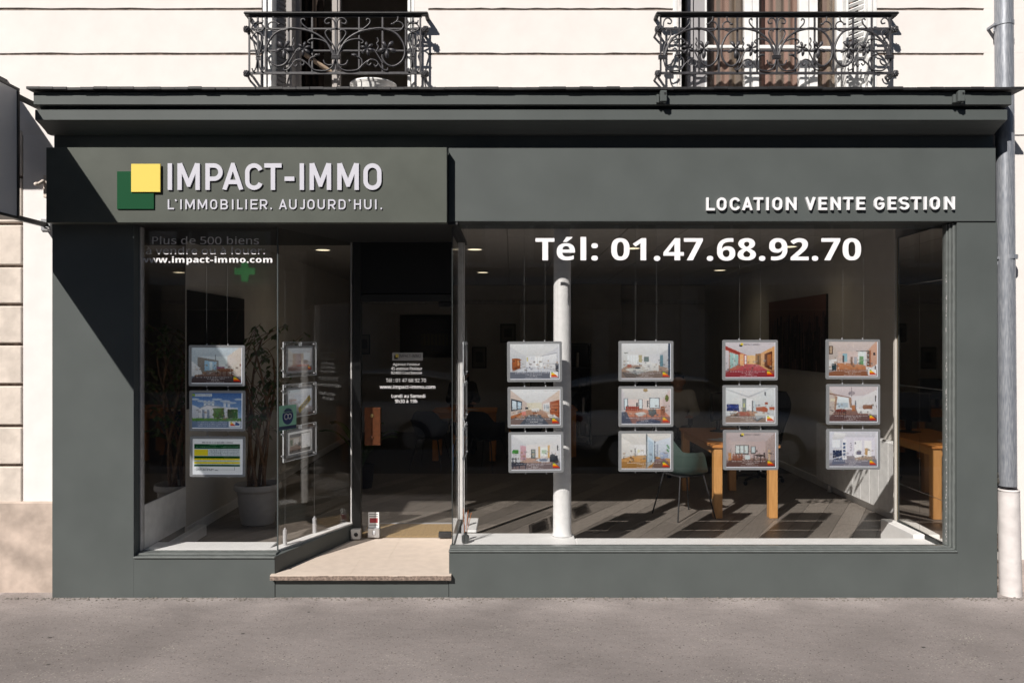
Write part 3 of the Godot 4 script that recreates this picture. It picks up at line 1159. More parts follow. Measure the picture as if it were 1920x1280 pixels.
	b.cbox(Vector3(-0.473, 0.36, z - 0.05), Vector3(-0.447, 2.88, z + 0.01), 0.003)
	b.cbox(Vector3(-0.446, 0.36, z - 0.04), Vector3(-0.432, 2.88, z - 0.005), 0.003)
	obj("glazing_post", b, M.white_paint, t)
	# the step: pink stone slabs
	var joints := [[-1.86, -1.25, -0.42, 0.03], [-1.249, -0.468, -0.42, 0.03], [-1.86, -1.02, -1.12, -0.4212], [-1.019, -0.468, -1.12, -0.4212]]
	for j in joints:
		# each slab is cut along the slanted low wall
		var rect := PackedVector2Array([Vector2(j[0], j[3]), Vector2(j[1], j[3]), Vector2(j[1], j[2]), Vector2(j[0], j[2])])
		var keep := PackedVector2Array([Vector2(-1.86, 0.031), Vector2(-0.465, 0.031), Vector2(-0.465, -1.13), Vector2(-1.417, -1.13), Vector2(-1.83, -0.013), Vector2(-1.86, -0.010)])
		for poly in Geometry2D.intersect_polygons(rect, keep):
			b = MB.new()
			b.prism(poly, 0.145, 0.186, 1)
			obj("stone_slab", b, M.stone, t)
	var r2 := RandomNumberGenerator.new()
	r2.seed = 6
	var lip := MB.new()
	var lx := -1.859
	while lx < -0.47:
		var nx := minf(lx + r2.randf_range(0.03, 0.09), -0.468)
		lip.cbox(Vector3(lx, 0.1455 + r2.randf_range(0, 0.002), 0.0305), Vector3(nx, 0.1815 - r2.randf_range(0, 0.004), 0.0325 + r2.randf_range(-0.001, 0.001)), 0.001)
		lx = nx
	obj("worn_edge", lip, worn(lin(0.36, 0.27, 0.22), 0.8, 0.45, 5.0, 71), t)
	# panes
	b = MB.new()
	b.cbox(Vector3(-2.914, 0.333, -0.144), Vector3(-1.853, 2.88, -0.136), 0)
	obj("window_pane", b, M.glass, t)
	b = MB.new()
	var A := Vector3(-1.850, 0, -0.140)
	var B := Vector3(-1.442, 0, -1.072)
	var d := (B - A).normalized()
	var tr := Transform3D(Basis(d, Vector3.UP, d.cross(Vector3.UP)), A)
	b.cbox(Vector3(0, 0.319, -0.004), Vector3((B - A).length(), 2.88, 0.004), 0, tr)
	obj("window_pane", b, M.glass, t)
	b = MB.new()
	b.cbox(Vector3(-0.005, 0.333, -0.006), Vector3(0.0, 2.88, 0.006), 0, Transform3D(tr.basis, A))
	obj("glass_edge", b, M.glass_edge, t)
	b = MB.new()
	b.cbox(Vector3(-0.466, 0.385, -0.104), Vector3(3.40, 2.90, -0.096), 0)
	obj("window_pane", b, M.glass, t)
	b = MB.new()
	b.cbox(Vector3(-0.470, 0.361, -1.065), Vector3(-0.462, 2.88, -0.106), 0)
	obj("window_pane", b, M.glass, t)
	b = MB.new()
	b.cbox(Vector3(-0.4715, 0.385, -0.105), Vector3(-0.4665, 2.88, -0.094), 0.001)
	obj("glass_edge", b, M.glass_edge, t)
	# ledges inside the windows
	b = MB.new()
	b.cbox(Vector3(-2.924, 0.18, -0.40), Vector3(-1.93, 0.332, -0.151), 0.006)
	obj("display_ledge", b, M.ledge, t)
	b = MB.new()
	b.cbox(Vector3(-2.924, 0.18, -1.23), Vector3(-2.84, 0.28, -0.401), 0.006)
	obj("display_ledge", b, M.ledge, t)
	b = MB.new()
	b.cbox(Vector3(-0.455, 0.18, -0.58), Vector3(0.52, 0.358, -0.121), 0.006)
	obj("display_ledge", b, M.ledge, t)
	b = MB.new()
	b.cbox(Vector3(0.521, 0.18, -0.42), Vector3(3.40, 0.357, -0.121), 0.006)
	obj("display_ledge", b, M.ledge, t)
	b = MB.new()
	b.cbox(Vector3(3.32, 0.18, -1.0), Vector3(3.415, 0.386, -0.421), 0.006)
	obj("display_ledge", b, M.ledge, t)
	b = MB.new()
	b.prism(PackedVector2Array([Vector2(-1.853, -0.152), Vector2(-1.447, -1.07), Vector2(-1.52, -1.09), Vector2(-1.95, -0.152)]), 0.319, 0.334, 1)
	obj("display_ledge", b, M.ledge, t)
	b = MB.new()
	b.cbox(Vector3(-0.43, 0.36, -1.04), Vector3(-0.30, 0.383, -0.581), 0.006)
	obj("display_ledge", b, M.ledge, t)
	# mirrors on the inner faces of the pillars
	b = MB.new()
	b.cbox(Vector3(-2.926, 0.69, -0.93), Vector3(-2.919, 2.88, -0.165), 0)
	obj("mirror", b, M.mirror, t)
	b = MB.new()
	b.cbox(Vector3(-2.9265, 0.334, -0.945), Vector3(-2.914, 0.685, -0.165), 0.003)
	obj("base_panel", b, M.white_paint, t)
	# right mirror: tiles with thin pale joints, toed in slightly
	var toe := Transform3D(Basis(Vector3.UP, -0.035), Vector3(3.418, 0, -0.14))
	var rows_y := [0.389, 0.718, 1.594, 2.47, 2.90]
	for i in 4:
		for e in [[-0.795, -0.404], [-0.400, 0.0]]:
			b = MB.new()
			b.cbox(Vector3(0.0, rows_y[i] + 0.002, e[0]), Vector3(0.005, rows_y[i + 1] - 0.002, e[1]), 0, toe)
			obj("mirror_tile", b, M.mirror, t)
	b = MB.new()
	b.cbox(Vector3(0.0055, 0.389, -0.80), Vector3(0.008, 2.90, 0.0), 0, toe)
	obj("mirror_backing", b, M.grey_white, t)
	b = MB.new()
	b.cbox(Vector3(-0.003, 0.389, -0.808), Vector3(0.008, 2.90, -0.797), 0.002, toe)
	obj("mirror_edging", b, M.brass, t)
	b = MB.new()
	b.cbox(Vector3(-2.93, 0.334, -0.945), Vector3(-2.918, 2.90, -0.931), 0.002)
	obj("mirror_edging", b, M.zinc_black, t)
	# printed lettering stuck to the panes
	text_at("lettering", "Plus de 500 biens", false, 285, 443, 485, 458, -0.133, M.white_vinyl, t)
	text_at("lettering", "à vendre ou à louer:", false, 273, 462.6, 496.5, 476.6, -0.133, M.white_vinyl, t)
	text_at("lettering", "www.impact-immo.com", true, 261, 480.5, 510, 496, -0.133, M.white_vinyl, t)
	text_at("lettering", "Tél: 01.47.68.92.70", true, 1004, 444, 1615, 489, -0.093, M.white_vinyl, t)
	# little white box low on the door case, with its dark round eye
	b = MB.new()
	pxbox(b, 657, 993, 675, 1011, z + 0.08, z + 0.021, 0.003)
	obj("switch_box", b, M.grey_white, t)
	b = MB.new()
	var e := P(667, 1002, z + 0.083)
	b.ball(e, Vector3(0.018, 0.018, 0.008), 6, 12)
	obj("switch_knob", b, M.black, t)

	# the glass door is a thing that swings by itself
	var d0 := thing("shop_door", "frameless glass entrance door with a wooden pull plate and white lettering", "door", P(761, 1008, z))
	b = MB.new()
	var lo := P(678, 1006, z - 0.005)
	var hi := P(847, 568, z)
	b.cbox(Vector3(lo.x, lo.y, z - 0.01), Vector3(hi.x, hi.y, z), 0)
	obj("pane", b, M.glass_door, d0)
	b = MB.new()
	pxbox(b, 683, 764, 713, 835, z + 0.04, z + 0.004, 0.004)
	obj("pull_plate", b, M.oak_pull, d0)
	for y in [779.0, 820.0]:
		b = MB.new()
		b.ball(P(697, y, z + 0.041), Vector3(0.017, 0.017, 0.010), 8, 16)
		obj("stud", b, M.brass if y < 800 else M.oak_pull, d0)
	b = MB.new()
	pxbox(b, 689, 990, 711, 1008, z + 0.03, z - 0.03, 0.004)
	obj("lock", b, M.steel, d0)
	b = MB.new()
	b.ball(P(701, 999, z + 0.03), Vector3(0.018, 0.024, 0.01), 6, 12)
	obj("lock_cylinder", b, M.alu, d0)
	b = MB.new()
	pxbox(b, 822, 566.5, 850, 576, z + 0.02, z - 0.03, 0.003)
	obj("pivot", b, M.black, d0)
	b = MB.new()
	pxbox(b, 822, 998, 846, 1008, z + 0.02, z - 0.03, 0.003)
	obj("pivot", b, M.zinc_black, d0)
	var zt := z + 0.0015
	b = MB.new()
	pxbox(b, 735, 661, 792.6, 675.8, zt, z + 0.0005, 0)
	obj("logo_plate", b, mat(lin(0.45, 0.45, 0.45), 0.7), d0)
	b = MB.new()
	pxbox(b, 739, 666, 745.5, 673, zt + 0.001, zt + 0.0002, 0)
	obj("logo_square", b, M.black, d0)
	b = MB.new()
	pxbox(b, 741.5, 664, 747, 670, zt + 0.002, zt + 0.0012, 0)
	obj("logo_square", b, M.yellow, d0)
	text_at("lettering", "IMPACT-IMMO", false, 748, 664, 789, 670, zt + 0.0003, M.black, d0)
	var rows := [["Agence Pasteur", 736.7, 680, 787.4, 686.5, 0], ["45 avenue Pasteur", 733, 687.8, 791.7, 693.6, 0], ["92400 Courbevoie", 733, 695.9, 791, 701.4, 0], ["Tél : 01 47 68 92 70", 723.3, 709, 798.6, 716.5, 0], ["www.impact-immo.com", 712, 721.6, 815.8, 730.4, 1], ["Lundi au Samedi", 734, 738.8, 797, 745.4, 1], ["9h30 à 19h", 740.5, 748.3, 781.8, 755.2, 1]]
	for w in rows:
		text_at("lettering", w[0], false, w[1], w[2], w[3], w[4], zt, M.white_vinyl if w[5] == 1 else M.shaded_vinyl, d0)  # upper lines get the vinyl with shade in its colour
	b = MB.new()
	pxbox(b, 690, 960, 710.5, 989, zt, z + 0.0005, 0)
	obj("notice", b, mat(lin(0.72, 0.73, 0.73), 0.6), d0)
	b = MB.new()
	pxbox(b, 693, 971, 708, 980, zt + 0.001, zt + 0.0002, 0)
	obj("notice_panel", b, mat(lin(0.30, 0.03, 0.04), 0.6), d0)
	for y in [963.0, 967.0, 983.0]:
		b = MB.new()
		pxbox(b, 692, y, 708, y + 1.6, zt + 0.001, zt + 0.0002, 0)
		obj("notice_line", b, mat(lin(0.2, 0.2, 0.2), 0.6), d0)


func build_signs() -> void:
	var t := thing("signboard", "left fascia signboard with a yellow and green square logo and IMPACT-IMMO letters", "sign", Vector3(-2.0, 2.9, 0.0))
	obj("panel", one_box(Vector3(-3.545, 2.882, -0.004), Vector3(-0.495, 3.455, 0.09), 0.003), M.paint_left, t)
	var b := MB.new()
	pxbox(b, 218.5, 321, 288, 392, 0.101, 0.0915, 0.002)
	obj("logo_square", b, M.green, t)
	b = MB.new()
	pxbox(b, 245, 307, 300, 360, 0.111, 0.1015, 0.002)
	obj("logo_square", b, M.yellow, t)
	var big := {"I": [313.5, 322], "M": [332, 374], "P": [384.5, 417], "A": [416.5, 455.5], "C": [459, 492.5], "T": [495, 527.5], "-": [533, 551.5]}
	var line := [["I", 313, 322.5], ["M", 332, 374], ["P", 384.5, 417], ["A", 416.5, 455.5], ["C", 459, 492.5], ["T", 495, 527.5], ["-", 533, 551.5], ["I", 561, 570], ["M", 580, 620.5], ["M", 632, 672.5], ["O", 681, 715]]
	for l in line:
		var y0 := 306.0
		var y1 := 356.0
		if l[0] == "-":
			y0 = 326.0
			y1 = 344.0
		obj("letter", letter_mesh(l[0], l[1], y0, l[2], y1, 8.2, 0.0915, 0.103), M.white_letter, t)
	var small := [["L", 405, 447], ["'", 452, 466], ["I", 487, 500], ["M", 522, 585], ["M", 605, 668], ["O", 688, 735], ["B", 757, 806], ["I", 832, 845], ["L", 868, 905], ["I", 922, 935], ["E", 957, 1005], ["R", 1020, 1070], [".", 1088, 1102], ["A", 1147, 1200], ["U", 1215, 1265], ["J", 1283, 1320], ["O", 1337, 1385], ["U", 1405, 1453], ["R", 1475, 1525], ["D", 1545, 1592], ["'", 1610, 1626], ["H", 1648, 1695], ["U", 1715, 1765], ["I", 1787, 1800], [".", 1822, 1838]]
	for l in small:
		obj("letter", letter_mesh(l[0], 200 + l[1] / 3.556, 373.6, 200 + l[2] / 3.556, 392.4, 2.8, 0.0915, 0.099), M.white_letter, t)
	t = thing("signboard", "right fascia signboard with the white raised words LOCATION VENTE GESTION", "sign", Vector3(1.6, 2.9, 0.0))
	obj("panel", one_box(Vector3(-0.49, 2.906, -0.029), Vector3(3.737, 3.475, 0.0), 0.003), M.paint, t)
	var third := [["L", 135, 182], ["O", 195, 248], ["C", 268, 325], ["A", 338, 395], ["T", 402, 455], ["I", 473, 487], ["O", 508, 562], ["N", 585, 643], ["V", 693, 750], ["E", 768, 815], ["N", 837, 892], ["T", 908, 962], ["E", 982, 1030], ["G", 1082, 1138], ["E", 1160, 1205], ["S", 1222, 1278], ["T", 1290, 1345], ["I", 1362, 1377], ["O", 1397, 1450], ["N", 1478, 1535]]
	for l in third:
		var dy: float = -1.8 * (l[1] - 135) / 1400.0
		obj("letter", letter_mesh(l[0], 1280 + l[1] / 3.0, 370 + dy, 1280 + l[2] / 3.0, 394.3 + dy, 4.4, 0.004, 0.024), mat(lin(0.83, 0.83, 0.85), 0.45), t)
	# the projecting sign at the left, seen edge on
	t = thing("projecting_sign", "large grey double sided sign that juts out over the pavement at left", "sign", Vector3(-3.73, 2.9, 0.9))
	var xr := -3.66
	var xl := -3.806
	var y0 := EYE + 0.905
	var y1 := EYE + 1.88
	obj("face_panel", one_box(Vector3(xl + 0.006, y0 + 0.02, 0.25), Vector3(xr - 0.006, y1 - 0.02, 2.22), 0.0), mat(lin(0.62, 0.61, 0.62), 0.35), t)
	b = MB.new()
	b.cbox(Vector3(xl, y0, 0.22), Vector3(xr, y0 + 0.022, 2.25), 0.003)
	b.cbox(Vector3(xl, y1 - 0.022, 0.22), Vector3(xr, y1, 2.25), 0.003)
	b.cbox(Vector3(xl, y0 + 0.0225, 0.22), Vector3(xr, y1 - 0.0225, 0.25), 0.003)
	b.cbox(Vector3(xl, y0 + 0.0225, 2.22), Vector3(xr, y1 - 0.0225, 2.25), 0.003)
	obj("frame", b, M.black, t)
	for y in [y0 + 0.02, y1 - 0.05]:
		b = MB.new()
		b.cbox(Vector3(xr - 0.05, y - 0.02, -0.16), Vector3(xr - 0.015, y + 0.015, 0.219), 0.003)
		obj("bracket_arm", b, M.zinc_black, t)
		b = MB.new()
		b.cbox(Vector3(xr - 0.07, y - 0.05, -0.16), Vector3(xr + 0.01, y + 0.045, -0.145), 0.004)
		b.ball(Vector3(xr - 0.005, y - 0.035, -0.12), Vector3(0.016, 0.016, 0.03), 6, 8)
		obj("wall_plate", b, M.steel, t)
	# flat canopy of the next shop, out of the frame at left; it shades the wall beside the signboard
	t = thing("shop_canopy", "flat dark canopy over the neighbouring shop at the far left edge", "canopy", Vector3(-5.2, 4.03, 0.3))
	obj("deck", one_box(Vector3(-6.4, 4.03, -0.16), Vector3(-4.0, 4.055, 0.74), 0.004), M.zinc_black, t)
	for x in [-6.3, -5.3, -4.3]:
		obj("stay", boxed(Transform3D(Basis(), Vector3(x, 4.056, 0)), Vector3(-0.012, 0, -0.16), Vector3(0.012, 0.03, 0.7)), M.zinc_black, t)
	# pale metal catch on the wall beside the fascia
	t = thing("wall_hook", "small cream painted metal hook on the wall beside the left signboard", "hook", P(78, 340, -0.16))
	b = MB.new()
	pxbox(b, 80, 328, 88, 370, -0.10, -0.158, 0.003)
	obj("back_plate", b, M.quoin, t)
	b = MB.new()
	b.tube([P(82, 338, -0.11), P(74, 343, -0.06), P(68, 346, -0.05)], 0.014, 0.011, 8)
	b.ball(P(67, 345, -0.05), Vector3(0.018, 0.016, 0.016), 6, 10)
	obj("hook", b, M.quoin, t)


func build_downpipe() -> void:
	var t := thing("downpipe", "weathered zinc downpipe with a white cast foot at the right of the shop", "pipe", Vector3(3.9, 0, -0.085))
	var z := -0.085
	var a := P(1883, 0, z)
	var c := P(1890, 910, z)
	var b := MB.new()
	b.tube([Vector3(a.x - 0.01, 6.4, z), Vector3(a.x, a.y, z), Vector3(c.x, c.y, z)], 0.066, 0.066, 24)
	obj("pipe", b, M.pipe, t)
	for y in [482.0, 45.0]:
		b = MB.new()
		var m := P(1890 if y > 300 else 1883, y, z)
		b.tube([m - Vector3(0, 0.016, 0), m - Vector3(0, 0.012, 0), m + Vector3(0, 0.012, 0), m + Vector3(0, 0.016, 0)], 0.071, 0.071, 24)
		b.cbox(m + Vector3(-0.09, -0.02, -0.08), m + Vector3(-0.066, 0.0, 0.02), 0.003)
		b.rod(m + Vector3(-0.078, -0.03, 0.0), m + Vector3(-0.078, -0.06, 0.0), 0.006)
		obj("collar", b, M.pipe, t)
	b = MB.new()
	var f := P(1892, 917, z)
	b.lathe([Vector2(0.0, f.y - 0.02), Vector2(0.078, f.y - 0.06), Vector2(0.079, 0.8), Vector2(0.08, 0.5), Vector2(0.079, 0.2), Vector2(0.083, 0.05), Vector2(0.078, 0.0)].map(func(q): return Vector2(q.x, q.y)), Vector3(f.x, 0, z), 28)
	var b2 := MB.new()
	b2.tube([Vector3(f.x + 0.015, 0.0, z), Vector3(f.x + 0.008, 0.4, z), Vector3(f.x, f.y - 0.012, z)], 0.079, 0.075, 28)
	obj("cast_foot", b2, M.pipe_white, t)
	b2 = MB.new()
	b2.lathe([Vector2(0.066, f.y - 0.014), Vector2(0.077, f.y - 0.012), Vector2(0.075, f.y - 0.002), Vector2(0.066, f.y + 0.004)], Vector3(f.x, 0, z), 24)
	obj("joint_ring", b2, M.pipe_white, t)
	# crumpled lump of old cloth and mortar wedged behind the pipe
	var r := RandomNumberGenerator.new()
	r.seed = 4
	var l := MB.new()
	for i in 7:
		l.ball(P(1877 + r.randf_range(-3, 5), 890 + r.randf_range(-13, 16), -0.11), Vector3(0.035, 0.03, 0.03) * r.randf_range(0.7, 1.3), 6, 9)
	tag(obj("mortar_lump", l, worn(lin(0.09, 0.085, 0.075), 0.95, 0.5, 8.0, 70)), "dark lumpy wad wedged between the shopfront and the downpipe", "lump")


# ---------------------------------------------------------------- printed pictures
class Pic:
	var im: Image
	var W: int
	var H: int

	func _init(w: int, h: int, c: Color) -> void:
		W = w
		H = h
		im = Image.create(w, h, false, Image.FORMAT_RGB8)
		im.fill(c)

	func rect(c: Color, x0: float, y0: float, x1: float, y1: float) -> void:
		var a := Vector2i(roundi(x0 * W), roundi(y0 * H))
		var b := Vector2i(roundi(x1 * W), roundi(y1 * H))
		im.fill_rect(Rect2i(a, (b - a).max(Vector2i(1, 1))), c)

	func poly(c: Color, p: Array, c2 = null) -> void:
		var lo := 9.0
		var hi := -9.0
		var n := p.size() / 2
		for i in n:
			lo = minf(lo, p[2 * i + 1])
			hi = maxf(hi, p[2 * i + 1])
		for y in range(maxi(0, floori(lo * H)), mini(H, ceili(hi * H))):
			var yy := (y + 0.5) / H
			var xs := []
			for i in n:
				var ax: float = p[2 * i]
				var ay: float = p[2 * i + 1]
				var bx: float = p[(2 * i + 2) % (2 * n)]
				var by: float = p[(2 * i + 3) % (2 * n)]
				if (ay <= yy) != (by <= yy):
					xs.append(ax + (yy - ay) / (by - ay) * (bx - ax))
			xs.sort()
			var col: Color = c.lerp(c.darkened(0.14), (yy - lo) / (hi - lo)) if c2 == null else c.lerp(c2, (yy - lo) / (hi - lo))
			for i in range(0, xs.size() - 1, 2):
				var x0 := maxi(0, roundi(xs[i] * W))
				var x1 := mini(W, roundi(xs[i + 1] * W))
				if x1 > x0:
					im.fill_rect(Rect2i(x0, y, x1 - x0, 1), col)

	func oval(c: Color, x: float, y: float, rx: float, ry: float) -> void:
		var p := []
		for i in 14:
			p.append(x + cos(TAU * i / 14) * rx)
			p.append(y + sin(TAU * i / 14) * ry)
		poly(c, p)

	func words(c: Color, x0: float, x1: float, y: float, h: float, seed_: int) -> void:
		# a line of print too small to read
		var r := RandomNumberGenerator.new()
		r.seed = seed_
		var x := x0
		while x < x1:
			if r.randf() < 0.16:
				x += 0.012
			var hh := h * r.randf_range(0.6, 1.0)
			rect(c, x, y + h - hh, x + 0.004, y + h)
			x += 0.0075

	func energy(x: float, y: float, w: float, h: float) -> void:
		# the stepped energy rating, green down to red
		var cs := [Color(0.35, 0.62, 0.25), Color(0.98, 0.88, 0.25), Color(0.98, 0.75, 0.15), Color(0.95, 0.55, 0.12), Color(0.86, 0.25, 0.12), Color(0.78, 0.12, 0.1)]
		for i in 6:
			rect(cs[i], x + w * 0.06, y + h * i / 6.0, x + w * (0.3 + 0.14 * i), y + h * (i + 0.9) / 6.0)

	func room(ceil_: Color, wall: Color, lw: Color, rw: Color, fl: Color, x0: float, y0: float, x1: float, y1: float, yl0 := -0.1, yl1 := 1.0) -> void:
		rect(wall, 0, 0, 1, 1)
		poly(ceil_.darkened(0.02), [0, 0, 1, 0, 1, yl0 + 0.05, x1, y0, x0, y0, 0, yl0 + 0.05], ceil_.darkened(0.10))
		poly(lw, [0, yl0, x0, y0, x0, y1, 0, yl1])
		poly(rw, [1, yl0, x1, y0, x1, y1, 1, yl1])
		poly(fl.lightened(0.15), [x0, y1, x1, y1, 1, yl1, 1, 1, 0, 1, 0, yl1], fl)

	func clutter(seed_: int, fade: float) -> void:
		# small uneven tones, as furniture, folds and reflections give a real photograph, and its pale print
		var r := RandomNumberGenerator.new()
		r.seed = seed_
		var tones := [Color(0.25, 0.2, 0.18), Color(0.9, 0.9, 0.9), Color(0.55, 0.55, 0.57), Color(0.6, 0.45, 0.33), Color(0.35, 0.36, 0.4), Color(0.75, 0.7, 0.64)]
		for i in 46:
			var x := r.randf()
			var y := 0.46 + 0.32 * r.randf()
			var c: Color = tones[r.randi() % 6]
			c.a = 0.55
			var w := 2 + r.randi() % 18
			var h := 2 + r.randi() % 9
			var f := Image.create(w, h, false, Image.FORMAT_RGBA8)
			f.fill(c)
			im.convert(Image.FORMAT_RGBA8)
			im.blend_rect(f, Rect2i(0, 0, w, h), Vector2i(int(x * W), int(y * H)))
			c = c.darkened(0.45)
			f.fill(Color(c.r, c.g, c.b, 0.5))
			im.blend_rect(f, Rect2i(0, 0, w, 1 + h / 4), Vector2i(int(x * W), int(y * H) + h))
		# glare of daylight from the windows, and a darker foot of the room
		var gx := 0.25 + 0.5 * r.randf()
		for i in 9:
			var rad := 0.30 - i * 0.03
			var g := Image.create(W, H, false, Image.FORMAT_RGBA8)
			g.fill(Color(1, 1, 1, 0.0))
			for yy in range(int(H * (0.45 - rad)), int(H * (0.45 + rad))):
				var half := int(W * sqrt(maxf(0.0, rad * rad - pow(float(yy) / H - 0.45, 2))))
				g.fill_rect(Rect2i(clampi(int(gx * W) - half, 0, W), clampi(yy, 0, H - 1), half * 2, 1), Color(1, 1, 1, 0.035))
			im.blend_rect(g, Rect2i(0, 0, W, H), Vector2i.ZERO)
		for i in 2600:
			var x := r.randi() % W
			var y := int((1.0 - pow(r.randf(), 1.5)) * (H - 1) * 0.80)
			var c := im.get_pixel(x, y)
			var k := r.randfn() * 0.055
			var t := r.randfn() * 0.02
			var o := c.lerp(Color(c.r + k + t, c.g + k, c.b + k - t, 1.0), 1.0)
			if r.randf() < 0.5:
				im.fill_rect(Rect2i(x, y, 1 + r.randi() % 9, 1 + r.randi() % 2), o)
			else:
				im.fill_rect(Rect2i(x, y, 1 + r.randi() % 2, 1 + r.randi() % 9), o)
		var v := Image.create(W, int(H * 0.81), false, Image.FORMAT_RGBA8)
		v.fill(Color(1, 1, 1, fade))
		im.convert(Image.FORMAT_RGBA8)
		im.blend_rect(v, Rect2i(0, 0, W, int(H * 0.81)), Vector2i.ZERO)

	func done(soft := true) -> ImageTexture:
		if soft:
			im.resize(W / 2, H / 2, Image.INTERPOLATE_BILINEAR)
			im.resize(W, H, Image.INTERPOLATE_CUBIC)
		return ImageTexture.create_from_image(im)


func footer(p: Pic, c: Color, full: bool, seed_: int) -> void:
	p.im.blend_rect(_veil(p.W, p.H, c), Rect2i(0, 0, p.W, int(p.H * 0.19)), Vector2i(0, int(p.H * 0.81)))
	p.words(Color(0.93, 0.93, 0.95), 0.10, 0.80, 0.825, 0.026, seed_)
	p.words(Color(0.93, 0.93, 0.95), 0.32, 0.66, 0.87, 0.024, seed_ + 1)
	p.words(Color(0.97, 0.97, 0.97), 0.40, 0.55, 0.91, 0.026, seed_ + 2)
	p.words(Color(0.9, 0.9, 0.92), 0.30, 0.64, 0.955, 0.018, seed_ + 3)
	if full:
		p.rect(Color(0.96, 0.96, 0.96), 0.82, 0.80, 0.985, 0.975)
	p.energy(0.835, 0.81, 0.15, 0.15)
	p.words(Color(0.75, 0.75, 0.78), 0.70, 0.97, 0.03, 0.022, seed_ + 4)


func _veil(w: int, h: int, c: Color) -> Image:
	var v := Image.create(w, h, false, Image.FORMAT_RGBA8)
	v.fill(c)
	v.convert(Image.FORMAT_RGBA8)
	return v


func logo_strip(p: Pic) -> void:
	p.rect(Color(0.1, 0.12, 0.12), 0.28, 0.05, 0.345, 0.115)
	p.rect(Color(0.93, 0.83, 0.2), 0.305, 0.02, 0.36, 0.08)


